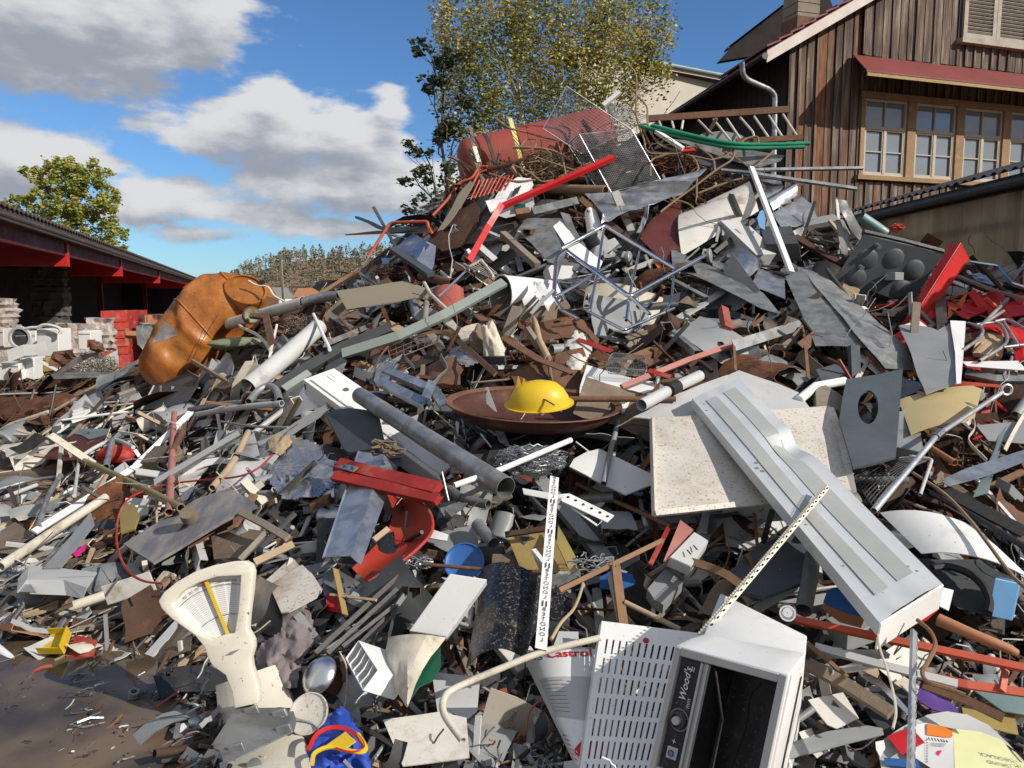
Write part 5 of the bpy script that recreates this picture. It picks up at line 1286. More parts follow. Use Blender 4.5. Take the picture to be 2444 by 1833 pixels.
ba(Lv, 'long pinkish red painted bar reaching up from the wire basket', [(785, 480, .3), (1230, 300, .28), (1480, 215, .2), (1610, 165, .18)], 38, 'pink_red', 'B', h=.6)
pn(Lv, 'white_door', 'white metal door panel behind the rusty tub', 'door', [(555, 340), (800, 415), (990, 450), (1010, 500), (850, 560), (800, 650), (500, 600), (510, 480)], 'white_paint', .16, th=.01)
def tray_panel():
    pts = [(1555, 998, .42), (1770, 985, .38), (1980, 970, .35), (2010, 1050, .36), (2035, 1170, .4), (1850, 1200, .38), (1700, 1215, .4), (1563, 1228, .45)]
    o = pn(X, 'cream_tray', 'large cream sheet metal tray with spotted dirt under the striped lamp housing', 'tray', pts, 'enamel_worn', cuts=2, crumple=.008, flange=.0, th=.006)
    ba(X, None, [(1563, 1226, .47), (1752, 1206, .44)], 14, 'enamel_worn', 'B', parent=o, name='lower_flange')
    ba(X, None, [(1556, 1000, .45), (1563, 1226, .47)], 7, 'enamel_worn', 'B', h=2, parent=o, name='side_flange')
    pn(X, 'folded_side', None, None, [(1965, 972, .36), (1990, 972, .38), (2020, 1050, .42), (2045, 1175, .44), (2030, 1180, .38), (1995, 1060, .36)], 'enamel_worn', parent=o)
tray_panel()
pn(X, 'grey_sheet', 'smooth grey panel with a blunt point behind the cream tray', 'metal panel', [(1511, 1000), (1600, 948), (1700, 908), (1764, 884), (1907, 937), (1940, 985), (1700, 1000), (1560, 1003)], 'light_grey', .28, th=.006, crumple=.01)
def lamp_housing():
    a, b, c, d = X.p(1652, 952, .5), X.p(1762, 902, .42), X.p(2248, 1393, .62), X.p(2098, 1486, .66)
    t = thing('lamp_housing', d, 'long white fluorescent lamp housing with ribs and a dent', 'lamp housing'); HERO.append((1950, 1190, 'the long lamp housing', 'lamp_housing', 600))
    n = (b-a).cross(d-a).normalized()
    if n.y > 0: n = -n
    prof = [(0, -.05), (.005, 0), (.16, 0), (.19, .004), (.33, .004), (.36, .002), (.52, .002), (.55, .004), (.74, .004), (.78, 0), (.995, 0), (1, -.05)]
    def f(u, v, h=0.):
        p = (a*(1-u)+b*u)*(1-v)+(d*(1-u)+c*u)*v; dent = 0
        q = ((v-.42)/.06)**2+((u-.85)/.25)**2; dent = -.06*math.exp(-q)+.03*math.exp(-((v-.36)/.03)**2-((u-.9)/.2)**2)
        return p+n*(h+dent+.012*math.sin(v*7)*math.sin(u*3))
    N_ = 60; m = MB(); rows = [[f(u, v/N_, h) for u, h in prof] for v in range(N_+1)]; m.grid(rows)
    o = m.build('housing', 'lamp_paint', t, solid=.003, smooth=25)
    for u0, u1 in ((.17, .37), (.52, .78)):
        MB().grid([[f(u0, v/20, .0070), f(u1, v/20, .0070)] for v in range(1, 20)]).build('dull_strip', 'dull_alu', t, smooth=60)
    e = f(1, 1)-f(0, 1); MB().para(f(0, 1, .002), e, (d-a).normalized()*.012, -n*.085-V3((0, 0, .02))).build('end_cap', 'white_paint', t, bevel=.003)
    for u, v in ((.06, .1), (.1, .06), (.2, .04), (.08, .45), (.13, .43), (.12, .47), (.1, .7), (.8, .93), (.85, .95), (.12, .85)):
        q = f(u, v, .001); r = .012 if .4 < v < .5 else .006; MB().lathe(q, q+n*.003, [(0, r), (1, r*.8)], 10, capb=True).build('hole', 'ink_grey', t)
lamp_housing()
def perf_strip():
    a, b = X.p(1673, 1513, .62), X.p(1975, 1158, .78); r = MB(); d = (b-a); n = 75
    o = MB().bar(a, b, 'L', .018, .004, V3((.4, -.8, .3))).build('perforated_strip', 'cream', smooth=0, label='thin cream perforated strip leaning from the cabinet onto the lamp housing', cat='strip'); HERO.append((1824, 1335, 'the cream perforated strip', 'perforated_strip', 400))
    u = V3((-.7, -.3, .3)).normalized(); m = MB()
    for k in range(n):
        q = a+d*((k+.3)/n); m.box(q+u*.010, (.007, .005, .005))
    m.build('serration', 'cream_dirty', o)
    m = MB()
    for k in range(26): q = a+d*((k+.5)/26); m.box(q+V3((0, -.0165, 0)), (.006, .003, .012), d.to_track_quat('Z', 'Y').to_matrix())
    m.build('slots', 'ink_black', o)
perf_strip()
def stencil_strip():
    a, b = X.p(1334, 1140, .62), X.p(1305, 1552, .42); o = MB().bar(a, b, 'L', .042, .003, V3((.1, -.9, .4))).build('stencil_strip', 'white_paint', smooth=0, label='upright white metal strip stencilled with repeating mirrored letters', cat='strip'); HERO.append((1320, 1345, 'the stencilled strip', 'stencil_strip', 410))
    d = (a-b).normalized(); w_ = V3((.1, -.9, .4)); w_ = (w_-d*w_.dot(d)).normalized(); u = (b-a).normalized().cross(w_).normalized()
    s = 'BETONOL'; y = .012; L_ = (b-a).length; ux = u if u.x > 0 else -u; n = w_
    c0 = a+u*.021+w_*.004
    first = True
    while y < L_-.03:
        for ch in s:
            if y > L_-.02: break
            text(ch, c0-d*y, ux, d, .027, 'ink_black', o, mirror=True, bold=.0, lift=.0); y += .0245
        for k in (-1, 1):
            if y < L_-.04: MB().para(c0-d*(y+.026)+ux*(k*.007-.002), ux*.004, d*.030, n*.001).build('slot', 'ink_black', o)
        y += .040
stencil_strip()
wa = thing('hole_bar', Lv.p(430, 1240, .3), 'white flat bar with big round holes crossing behind the stencilled strip', 'bar'); HERO.append((1360, 1200, 'the white bar with round holes', 'hole_bar', 210))
pl(Lv, 'bar', None, None, [(130, 1150, .32), (420, 1200, .36), (320, 1225, .35), (140, 1190, .31)], 'white_paint', parent=wa)
pn(Lv, 'bar', None, None, [(380, 1190, .34), (440, 1185, .34), (735, 1330, .3), (690, 1375, .3), (390, 1235, .34)], 'white_paint', parent=wa, cuts=0, crumple=0,
   holes=[[(x+13*math.cos(a), y+10*math.sin(a), o_) for a in (0, 1.05, 2.1, 3.14, 4.2, 5.2)] for x, y, o_ in ((430, 1208, .338), (480, 1230, .33), (530, 1257, .32), (585, 1283, .315), (640, 1310, .31), (690, 1335, .303))])
ba(Lv, 'white angle bent under the bar with round holes', [(395, 1235, .3), (625, 1395, .28), (655, 1365, .3)], 14, 'white_paint', 'F', name='angle')
pi(Lv, 'white painted tube ending against the galvanised pipe', [(-320, 1130, .55), (0, 1020, .5), (450, 830, .4)], 40, 'white_paint', hollow=.1)
# wire wool
def tangle(V, x, y, rx, ry, n, r, mt, name, label, cat, seed, off=.15, parent=None, L_=14, step=.25):
    rn = random.Random(seed); c = V.p(x, y, off); ax = mpx(V, x, y, rx); az = mpx(V, x, y, ry); m = MB()
    for _ in range(n):
        p = V3((rn.uniform(-1, 1), rn.uniform(-1, 1), rn.uniform(-1, 1))).normalized()*rn.random()**.5; d = V3((rn.gauss(0, 1), rn.gauss(0, 1), rn.gauss(0, 1))).normalized(); pts = []
        for _ in range(L_):
            pts.append(c+V3((p.x*ax, p.y*(ax+az)*.4, p.z*az))); p = p+d*step
            if p.length > 1: d = (d-p.normalized()*1.2).normalized()
            d = (d+V3((rn.gauss(0, 1), rn.gauss(0, 1), rn.gauss(0, 1)))*.35).normalized()
        m.tube(pts, r, 4)
    o = m.build(name, mt, parent)
    if parent is None: tag(o, label, cat); HERO.append((*V.px(x, y), 'the '+label.split(' beside')[0].split(' on')[0], name, 2*rx/V.k))
    return o
tangle(Lv, 190, 960, 220, 90, 120, .0018, 'galvanised', 'chicken_wire', 'shiny ball of chicken wire beside the white painted tube', 'wire netting', 2, .2)
pn(Lv, 'shade_sheet', 'white panel lying in shadow left of the cream tray', 'metal panel', [(470, 960), (560, 910), (640, 890), (980, 1060), (982, 1130), (810, 1190), (600, 1090), (440, 1010)], 'white_paint', .06, th=.008)
pi(Lv, 'dark upright tube standing in the shaded hollow', [(790, 590, .05), (700, 950, .12), (665, 1120, .15)], 40, 'mid_grey')
# behind tub: small things
pi(Lv, 'short rusty pipe bent beside the pink bar', [(1225, 350, .2), (1290, 310, .22), (1380, 380, .2)], 30, 'rust_dark', curve=4)
bk = thing('wire_basket', Lv.p(820, 340, .2), 'small rounded wire basket lying beside the red flat bar', 'basket'); HERO.append((1495, 870, 'the small wire basket', 'wire_basket', 90))
wiremesh([Lv.p(700, 290, .25), Lv.p(940, 300, .25), Lv.p(950, 370, .34), Lv.p(680, 350, .34)], 16, 8, .0014, .004).build('floor', 'galvanised_dirty', bk)
for q in (((680, 350, .34), (950, 370, .34), (930, 410, .3), (700, 390, .3)), ((700, 290, .25), (720, 260, .35), (680, 330, .4), (680, 350, .34)), ((700, 290, .25), (940, 300, .25), (930, 270, .33), (730, 255, .33))):
    wiremesh([Lv.p(*p) for p in q], 14, 5, .0014, .003).build('side', 'galvanised_dirty', bk)
ba(Lv, 'faded red flat bar with a bolt hole above the small wire basket', [(490, 165, .3), (720, 245, .25)], 40, 'red_paint', 'F')
ba(Lv, 'short red flat bar crossing the pink bar', [(960, 370, .35), (1110, 415, .35)], 38, 'red_paint', 'F')
ba(Lv, 'rusty brown flat strip slanting down to the yellow bowl', [(-170, 0, .2), (0, 150, .25), (240, 300, .28), (460, 385, .3)], 62, 'rust_pipe', 'F', t=.008)
pi(Lv, 'peeling rusty pole leaning in the rubble above the yellow bowl', [(210, 30, .2), (240, 170, .24), (300, 290, .25)], 42, 'insulation', hollow=0)
cloth(Lv, 'torn_sheet', 'torn crumpled pale sheet hanging in the rubble', 'metal sheet', [(450, 70), (520, 60), (540, 150), (590, 230), (560, 300), (510, 370), (440, 370), (420, 310), (460, 240), (400, 190), (410, 110)], 'dirty_white', .05, .2, 19, n=18)
pi(Lv, 'fat dusty brown pipe under the chrome frame', [(1130, 60, .1), (1450, 90, .12), (1560, 60, .1)], 62, 'dusty_brown')
ba(Lv, 'short upright red post beside the fat brown pipe', [(1455, -30, .3), (1480, 105, .28)], 50, 'faded_red', 'B')
for k, (p, w, lb) in enumerate([([(20, 900), (480, 755)], 72, 'grey strip forming the top of the bent metal frame'), ([(480, 755), (512, 1115)], 26, 'rusty upright of the bent metal frame'), ([(22, 900), (30, 1060)], 22, 'short rusty leg of the bent metal frame')]):
    ba(E, lb, [(q[0], q[1], .34) for q in p], w, ['zinc_dull', 'rust_pipe', 'rust_pipe'][k], 'F', t=.006, up=V3((.2, -.9, .3)), name='frame_strip', cat='strip')
ba(E, 'grey channel with a rusted edge meeting the narrow brown bar', [(440, 880, .4), (755, 645, .45)], 74, 'rust_pipe', 'U', h=.35)
ba(E, 'narrow brown bar sloping down from the rusted channel', [(735, 655, .46), (900, 900, .4), (1050, 1080, .35)], 26, 'rust_pipe', 'U')
def duct():
    t = thing('square_duct', E.p(760, 850, .1), 'large dull grey square duct lying open across the right slope', 'duct'); HERO.append((2000, 740, 'the square duct', 'square_duct', 260))
    pl(E, 'top_face', None, None, [(470, 400, .35), (542, 362, .22), (1172, 918, .30), (960, 975, .5)], 'galvanised_dirty', parent=t, crumple=.012)
    pl(E, 'side_face', None, None, [(360, 440, .28), (470, 400, .35), (1020, 905, .50), (560, 900, .35)], 'zinc_dull', parent=t, crumple=.015)
    pl(E, 'end_flap', None, None, [(1172, 918, .30), (1200, 1060, .28), (1020, 1050, .42), (960, 975, .5)], 'zinc_dull', parent=t)
duct()
def domed_panel():
    pts = [(880, 165), (1140, 225), (1405, 295), (1240, 540), (1060, 795), (870, 645), (670, 485), (770, 330)]
    Yb_ = 7.0; q = [E.p(x, y, .0, Yb_-(800-y)*.0004+.1) for x, y in pts]
    n = nrm([q[0], q[2], q[4], q[6]]); n = -n if n.y > 0 else n
    t = thing('domed_sheet', q[4], 'slate grey steel panel with six round bulges', 'metal panel'); HERO.append((2120, 670, 'the panel with round bulges', 'domed_sheet', 260))
    outline(q, 2, .006).build('panel', 'slate_grey', t, solid=.008)
    for x, y in ((900, 330), (1072, 325), (1205, 400), (825, 455), (1125, 535), (1030, 650)):
        c = E.p(x, y, 0, Yb_-(800-y)*.0004+.1); r = .105
        MB().lathe(c-n*.01, c+n*.026, [(0, r), (.35, r*.93), (.7, r*.68), (.92, r*.35), (1, .003)], 24).build('bulge', 'slate_grey', t, smooth=80)
    for x, y in ((960, 235), (848, 375)):
        c = E.p(x, y, 0, Yb_-(800-y)*.0004+.1); MB().tube([c, c+n*.07], .02, 10).build('stud', 'zinc_dull', t)
    c = E.p(1060, 430, 0, Yb_-(800-430)*.0004+.1); MB().box(c+n*.06, (.12, .10, .07), Matrix.Rotation(.5, 3, 'Z')).build('box', 'mid_grey', t, bevel=.004)
    MB().box(E.p(780, 545, .02, Yb_-.1+.1), (.16, .02, .12), Matrix.Rotation(.4, 3, 'Y')).build('peeling_patch', 'insulation', t)
    e = [q[0], q[1], q[2]]; MB().tube([p+V3((0, .02, .02)) for p in e], .03, 6).build('upper_edge', 'black_paint', t)
domed_panel()
def red_wedge():
    t = thing('red_beam', E.p(1200, 760, .4), 'bright red folded steel beam leaning on the bulged panel', 'beam'); HERO.append((2230, 680, 'the bright red beam', 'red_beam', 250))
    a, b, c = E.p(1450, 232, 0, 6.6), E.p(1520, 222, 0, 6.45), E.p(1572, 330, 0, 6.5)
    d, e, f = E.p(1125, 770, 0, 6.35), E.p(1170, 770, 0, 6.2), E.p(1262, 750, 0, 6.25)
    MB().grid([[a, b], [(a+d)/2, (b+e)/2], [d, e]]).build('web', 'bright_red', t, solid=.01, smooth=0)
    MB().grid([[b, c], [(b+e)/2+V3((.01, 0, .01)), (c+f)/2], [e, f]]).build('flange', 'bright_red', t, solid=.01, smooth=0)
red_wedge()
pn(E, 'torn_sheet', 'grey bent sheet torn at its top edge, right of the square duct', 'metal sheet', [(1108, 775), (1130, 760), (1290, 778), (1365, 795), (1450, 748), (1480, 950), (1495, 1145), (1290, 1225), (1235, 1090), (1170, 900)], 'mid_grey', .55, crumple=.015)
pn(E, 'white_strip', 'white folded strip along the torn grey sheet', 'strip', [(1448, 735), (1552, 737), (1540, 900), (1520, 1145), (1490, 1150), (1480, 950)], 'white_paint', .6)
pn(E, 'white_scrap', 'torn white sheet corner sticking up behind the torn grey sheet', 'metal sheet', [(1112, 770), (1240, 730), (1300, 778), (1200, 775)], 'white_paint', .5)
pn(E, 'loop_strap', 'dark rounded steel tongue standing up behind the torn grey sheet', 'plate', [(1345, 520), (1380, 505), (1415, 525), (1432, 740), (1362, 785), (1350, 650)], 'dark_steel', .5, th=.01)
oval = [(905+68*math.cos(a)*(1 if abs(math.cos(a)) > .2 else 1), 343+112*math.sin(a)) for a in [k*math.pi/10 for k in range(20)]]
pn(Mv, 'oval_plate', 'dark grey steel plate with a long oval hole', 'plate', [(762, 158, .5), (950, 130, .5), (1135, 90, .5), (1110, 400, .52), (1088, 672, .55), (940, 715, .55), (808, 742, .55), (715, 430, .52), (735, 290, .5)], 'slate_grey', cuts=0, crumple=0, th=.014, holes=[[(x, y, .51) for x, y in oval]])
pl(Mv, 'tan_sheet', 'long curved tan sheet below the torn grey sheet', 'metal sheet', [(1108, 290, .42), (1662, 198, .35), (1600, 445, .42), (1190, 520, .5)], 'tan_sheet', bu=.03)
pn(Mv, 'corner_box', 'open grey box corner between oval plate and tan sheet', 'box', [(1100, 370), (1225, 340), (1260, 560), (1270, 640), (1090, 600)], 'mid_grey', .45, flange=.06)
pi(Mv, 'white crumpled trim in front of the grey panel', [(450, 290, .3), (560, 200, .32), (750, 165, .3)], 60, 'white_paint', hollow=0, name='trim', cat='trim')
pn(Mv, 'box_edge', 'brown edged open box behind the oval plate', 'box', [(560, 180), (590, 168), (745, 270), (735, 370), (600, 330), (565, 330)], 'wood_grey', .34, flange=.06)
cp_ = thing('chrome_pole', Mv.p(1400, 600, .6), 'long two part chrome pole with a ring at its upper end', 'pole'); HERO.append((2245, 1070, 'the chrome pole', 'chrome_pole', 420))
pi(Mv, None, [(1790, 240, .7), (1365, 520, .72)], 34, 'aluminium', parent=cp_, name='upper_tube')
pi(Mv, None, [(1372, 512, .72), (945, 1020, .6)], 44, 'aluminium', parent=cp_, name='lower_tube')
pi(Mv, None, [(1395, 497, .72), (1355, 535, .72)], 52, 'chrome', parent=cp_, name='joint')
q = Mv.p(1822, 222, .7); m_ = MB(); m_.tube([q+V3((.03*math.cos(a), 0, .03*math.sin(a))) for a in [k*math.pi/6 for k in range(13)]], .008, 8); m_.build('ring', 'aluminium', cp_)
pl(Mv, 'curved_fender', 'long curved white fender sheet below the chrome pole', 'fender', [(985, 1035, .35), (1640, 1150, .42), (1990, 1480, .4), (1260, 1305, .35)], 'white_paint', bu=.05, nu=12)
ms = wiremesh([Mv.p(800, 810, .3), Mv.p(1230, 670, .42), Mv.p(1290, 690, .45), Mv.p(940, 990, .35)], 14, 10, .003, .005, bu=.04); ms.build('wire_screen', 'dark_steel', label='bent dark wire screen under the chrome pole', cat='wire screen')
HERO.append((2120, 1150, 'the bent dark wire screen', 'wire_screen', 150))
pi(Mv, 'grey bent tube leg beside the chrome pole', [(1180, 660, .55), (1330, 680, .58), (1250, 915, .55)], 22, 'light_grey', round_=3)
pn(Mv, 'expanded_metal', 'long strip of pale expanded metal near the right edge', 'grating', [(1380, 820), (1560, 740), (1950, 615), (1960, 690), (1700, 790), (1440, 860)], 'galvanised', .5, th=.003, crumple=.0)
pi(Mv, 'short clay red pipe under the chrome pole', [(1310, 600, .3), (1480, 705, .36)], 44, 'clay')
ba(Mv, 'wide dark rubber strip near the right edge', [(1400, 880, .42), (1950, 1170, .4)], 120, 'black_rubber', 'F', t=.01)
wr(Mv, 'thick brown rope cable arching over the white fender sheet', [(1200, 770, .55), (1400, 900, .55), (1560, 1060, .55), (1700, 1240, .55), (1850, 1440, .55), (1960, 1540, .55)], .008, 'bark_twig', name='cable', cat='cable')
wr(Mv, 'dark beaded bar running above the white fender sheet', [(1320, 900, .5), (1640, 1080, .5), (1960, 1270, .48)], .014, 'black_paint', curve=0, name='dark_bar', cat='bar')
for k, (pts, mt_, lb) in enumerate([([(1620, 460), (1940, 430), (1950, 580), (1700, 560)], 'mid_grey', 'grey sheet edge at the right border below the white trim'), ([(1740, 620), (1800, 420), (1830, 430), (1700, 900), (1600, 930)], 'teal_grey', 'blue grey bent strip standing near the right border'), ([(1500, 1180), (1560, 440), (1600, 430)], 'cream_dirty', 'x')][:2]):
    pn(Mv, 'bent_strip', lb, 'strip', pts, mt_, .4)
for k, pts in enumerate([[(1560, 450), (1600, 420), (1610, 480), (1570, 560), (1690, 690)], [(1810, 620), (1870, 500), (1940, 380)]]):
    ba(Mv, ['cream twisted metal band left of the blue grey strip', 'cream twisted metal band at the right border'][k], [(x, y, .45) for x, y in pts], 26, 'cream_dirty', 'F', curve=4, name='metal_band', cat='band')
# ---------- top of the heap ----------
def round_tank():
    Yt = 9.7; a = at(1122, 408, Yt+.1); b = at(1452, 330, Yt+.35); r = 74/F_PX*Yt
    t = thing('oil_tank', (a+b)/2, 'large dull red steel tank lying on the crest of the heap', 'tank'); HERO.append((1270, 370, 'the dull red tank', 'oil_tank', 340))
    L_ = (b-a).length; d = (b-a)
    e = .10
    m = MB(); m.lathe(a, b, [(-.07, .01), (-.065, r*.45), (-.045, r*.78), (-.015, r*.95), (.02, r), (.06, r*1.0), (.065, r*.965), (.075, r*.965), (.08, r), (.5, r), (.93, r), (.99, r*.9), (1.03, r*.5), (1.04, .01)], 40); m.build('shell', 'tank_red', t, smooth=50)
    u, w = perp(d.normalized())
    def band(x, wd, mt, name, r1=1.012): MB().lathe(a+d*x, a+d*(x+wd), [(0, r*1.0), (0, r*r1), (1, r*r1), (1, r*1.0)], 40).build(name, mt, t)
    band(.135, .022, 'dark_steel', 'band'); band(.335, .014, 'maroon', 'seam', 1.006)
    ba(B, 'pale yellow strap hanging over the dull red tank', [(1430, 283, .0), (1455, 370, .0), (1500, 545, .02), (1530, 670, .1)], 30, 'strap_yellow', 'F', Y=Yt-.46, curve=5, name='strap', cat='strap', t=.004)
    ba(B, 'dark steel strap with a pale label looped round the tank end', [(1170, 345, .0), (1190, 450, .0), (1235, 600, .02)], 30, 'dark_steel', 'F', Y=Yt-.46, curve=5, name='strap', cat='strap', t=.004)
    ba(B, None, [(1195, 470, .0), (1225, 570, .02)], 26, 'cream', 'F', Y=Yt-.49, parent=OB['strap.001'], name='label')
round_tank()
def basket_big():
    t = thing('wire_cage', C.p(700, 600, .3, 9.1), 'galvanised wire mesh cage panels standing crooked on the heap top', 'wire cage'); HERO.append((1430, 330, 'the wire mesh cage', 'wire_cage', 280))
    W1 = lambda x, y, d=0: C.p(x, y, d, 9.0)
    wiremesh([W1(265, 435, .2), W1(420, 155, .15), W1(845, 440, .1), W1(520, 600, .2)], 16, 26, .0036, .007).build('mesh_panel', 'galvanised', t)
    wiremesh([W1(505, 472, .45), W1(850, 440, .35), W1(1040, 772, .4), W1(715, 855, .5)], 30, 30, .0036, .007).build('mesh_panel', 'galvanised', t)
    wiremesh([W1(430, 540, .2), W1(505, 472, .45), W1(715, 855, .5), W1(635, 850, .25)], 7, 30, .0036, .006).build('mesh_panel', 'galvanised_dirty', t)
    wiremesh([W1(700, 330, -.1), W1(665, 248, -.2), W1(952, 352, -.25), W1(845, 440, .1)], 9, 22, .0036, .006).build('mesh_panel', 'galvanised_dirty', t)
basket_big()
ba(C, 'pale square bar sticking up behind the wire cage', [(660, 285, .3), (770, 195, .2)], 26, 'light_grey', 'B', Y=9.2)
o_ = ba(C, 'bright red bar bent in the middle, reaching from the wire cage down the slope', [(740, 620, .55), (0, 945, .5)], 34, 'bright_red', 'L', h=.9, up=V3((.1, -.6, .8)))
ba(B, None, [(1395, 862, .52), (1310, 1000, .45), (1180, 1235, .4)], 40, 'bright_red', 'L', h=.8, parent=o_, name='lower_arm', up=V3((.5, -.7, .3)))
# garden chair back
pn(B, 'garden_seat', 'white moulded plastic seat with slots, upside down below the tank', 'seat', [(1268, 828), (1330, 810), (1380, 740), (1480, 668), (1570, 678), (1585, 720), (1520, 800), (1380, 860), (1300, 905)], 'white_paint', .35, th=.008, crumple=.02)
pn(B, 'seat_side', None, None, [(1575, 690), (1592, 850), (1560, 900), (1400, 940), (1300, 910), (1390, 862), (1520, 800)], 'light_grey', .3, th=.006, parent=OB['garden_seat'], crumple=.01)
for k in range(4): ba(B, None, [(1440+k*12, 800-k*6, .40), (1466+k*12, 745-k*6, .41)], 8, 'ink_black', 'F', parent=OB['garden_seat'], name='slot')
pn(B, 'green_patch', 'green plastic panel under the white moulded seat', 'panel', [(1455, 850), (1530, 848), (1538, 890), (1460, 895)], 'dark_green', .36)
# orange tubes left of tank (wire rack)
rk = thing('red_rack', B.p(1260, 730, .3), 'orange red wire rack hanging below the end of the tank', 'rack'); HERO.append((1155, 440, 'the orange red wire rack', 'red_rack', 120))
pi(B, None, [(920, 925, .4), (1010, 830, .4), (1100, 705, .42), (1180, 680, .42), (1225, 605, .42), (1280, 600, .42)], 18, 'orange_red', parent=rk, name='frame_tube', round_=3, hollow=0)
pi(B, None, [(1165, 760, .4), (1225, 640, .42), (1275, 625, .42)], 14, 'orange_red', parent=rk, name='frame_tube', round_=3, hollow=0)
for k in range(9):
    x = 1170+k*28; pi(B, None, [(x, 820-k*8, .36), (x+60, 690-k*4, .38)], 10, 'orange_red' if k < 6 else 'red_paint', parent=rk, name='wire', hollow=0, seg=6)
for k in range(2): pi(B, None, [(1150, 800-k*60, .37), (1420, 720-k*60, .37)], 9, 'red_paint', parent=rk, name='wire', hollow=0, seg=6)
# branches and rebar on the crest
brs = [([(1230, 640), (1330, 610), (1480, 570), (1560, 530), (1640, 520)], .022, 'rust_dark', 'thick dark bent bar lying under the tank'),
       ([(1330, 280), (1420, 345), (1540, 375), (1660, 410), (1750, 430)], .012, 'bark_twig', 'bare branch lying in front of the red tank'),
       ([(1450, 475), (1600, 480), (1720, 500), (1830, 560)], .016, 'bark_twig', 'knobbly branch right of the yellow strap'),
       ([(1500, 470), (1540, 425), (1600, 425), (1590, 480), (1520, 500)], .009, 'bark_twig', 'curled branch loop in front of the red tank'),
       ([(1300, 650), (1400, 680), (1480, 700), (1600, 690)], .014, 'bark_twig', 'pale branch under the rusty rack'),
       ([(1450, 590), (1560, 640), (1640, 700), (1720, 690)], .012, 'bark_twig', 'forked branch above the white moulded seat'),
       ([(1740, 430), (1770, 520), (1800, 660)], .010, 'bark_twig', 'thin upright branch left of the wire cage'),
       ([(1560, 520), (1660, 560), (1780, 600), (1900, 640)], .011, 'bark_twig', 'long thin branch reaching the wire cage')]
for pts, r, mt_, lb in brs: wr(B, lb, pts, r, mt_, .35, name='branch', cat='branch', group='branches on the heap crest')
rb = [([(515, 130), (530, 60), (570, 30), (640, 80), (750, 100), (830, 150), (890, 220), (950, 290), (955, 380), (980, 470), (1060, 545), (1180, 600), (1300, 625), (1390, 645)], 'longest rusty rebar rising over the wire cage in a wide bow'),
      ([(840, 20), (880, 90), (880, 250), (885, 370), (930, 500), (960, 590), (1110, 600)], 'rusty rebar dropping straight beside the wire cage'),
      ([(880, 410), (950, 405), (980, 450), (1000, 500), (1050, 550), (1190, 590)], 'rusty rebar hooked over the green poles'),
      ([(975, 750), (980, 650), (1030, 620), (1120, 600), (1250, 620), (1290, 690), (1280, 720)], 'rusty rebar arch right of the wire cage'),
      ([(1040, 985), (1150, 900), (1300, 790), (1420, 700), (1510, 640), (1520, 590), (1450, 570)], 'rusty rebar rising from the crumpled galvanised sheet'),
      ([(1380, 640), (1480, 610), (1560, 540), (1610, 500), (1680, 490), (1690, 550)], 'rusty rebar with a small hook under the rusty ladder'),
      ([(1450, 580), (1530, 620), (1640, 690), (1720, 640), (1790, 580)], 'rusty rebar zigzag above the white curved sheet'),
      ([(1100, 910), (1180, 915), (1250, 950), (1280, 1030)], 'short rusty rebar hanging over the maroon panel'),
      ([(1280, 740), (1280, 880), (1290, 935), (1430, 910)], 'rusty rebar bent to a right angle over the curved sheet'),
      ([(1290, 860), (1450, 800), (1600, 760), (1740, 760), (1936, 790)], 'long rusty rebar running right below the slotted rails'),
      ([(1270, 540), (1340, 590), (1390, 640), (1400, 720)], 'rusty rebar dropping from the white strip')]
for pts, lb in rb: wr(C, lb, pts, .011, 'bark_twig', .4, curve=5, name='rebar', cat='rebar', group='rusty rebar on the heap top')
tangle(C, 1130, 690, 160, 70, 60, .006, 'rust', 'wire_tangle', 'rusty tangle of bars and twigs beside the wire cage', 'wire tangle', 21, .1, L_=7, step=.35)
tangle(B, 1690, 620, 170, 110, 70, .006, 'bark_twig', 'twig_tangle', 'tangle of dry twigs beside the end of the tank', 'twig tangle', 22, .1, L_=7, step=.35)
tangle(C, 1350, 850, 180, 100, 50, .006, 'rust_dark', 'wire_tangle', 'dark rusty tangle on the slope above the curved sheet', 'wire tangle', 23, .1, L_=8, step=.3)
# ladder and poles
ld = thing('rusty_ladder', C.p(1500, 420, 0, 9.2), 'rusty steel ladder with slanting rungs lying along the crest', 'ladder'); HERO.append((1720, 290, 'the rusty ladder', 'rusty_ladder', 350))
YL = 9.0
ba(C, None, [(950, 370, 0), (1885, 308, 0)], 40, 'rust_pipe', 'B', Y=YL, h=.6, parent=ld, name='rail', up=V3((0, -1, .1)))
ba(C, None, [(1540, 520, .35), (1980, 492, .35)], 34, 'rust_pipe', 'B', Y=YL, h=.6, parent=ld, name='rail', up=V3((0, -1, .1)))
for p in ([(1030, 385, 0), (1050, 430, .2)], [(1115, 385, 0), (1130, 435, .2)], [(1190, 380, 0), (1180, 440, .2)], [(1290, 378, 0), (1385, 475, .2)], [(1390, 373, 0), (1505, 515, .35)], [(1478, 368, 0), (1575, 512, .35)], [(1567, 360, 0), (1650, 455, .2), (1680, 560, .35)], [(1658, 352, 0), (1770, 515, .35)], [(1755, 345, 0), (1855, 505, .35)], [(1848, 338, 0), (1950, 495, .35)]):
    pi(C, None, p, 15, 'cream_dirty', Y=YL, parent=ld, name='rung', hollow=0, seg=8)
pi(C, 'upper green plastic pole stretching right over the crest', [(985, 412, .5), (1250, 480, .5), (1500, 530, .5), (1700, 540, .45), (2025, 532, .4)], 26, 'green_paint', name='pole', cat='pole', curve=4, hollow=0)
pi(C, 'lower green plastic pole lying along the first one', [(900, 415, .4), (1300, 520, .45), (1560, 562, .45), (1800, 560, .4), (1990, 555, .38)], 26, 'green_paint', name='pole', cat='pole', curve=4, hollow=0)
ba(C, 'white square strip pointing down right under the green poles', [(1010, 452, .45), (1190, 568, .45)], 24, 'white_paint', 'B', name='strip', cat='strip')
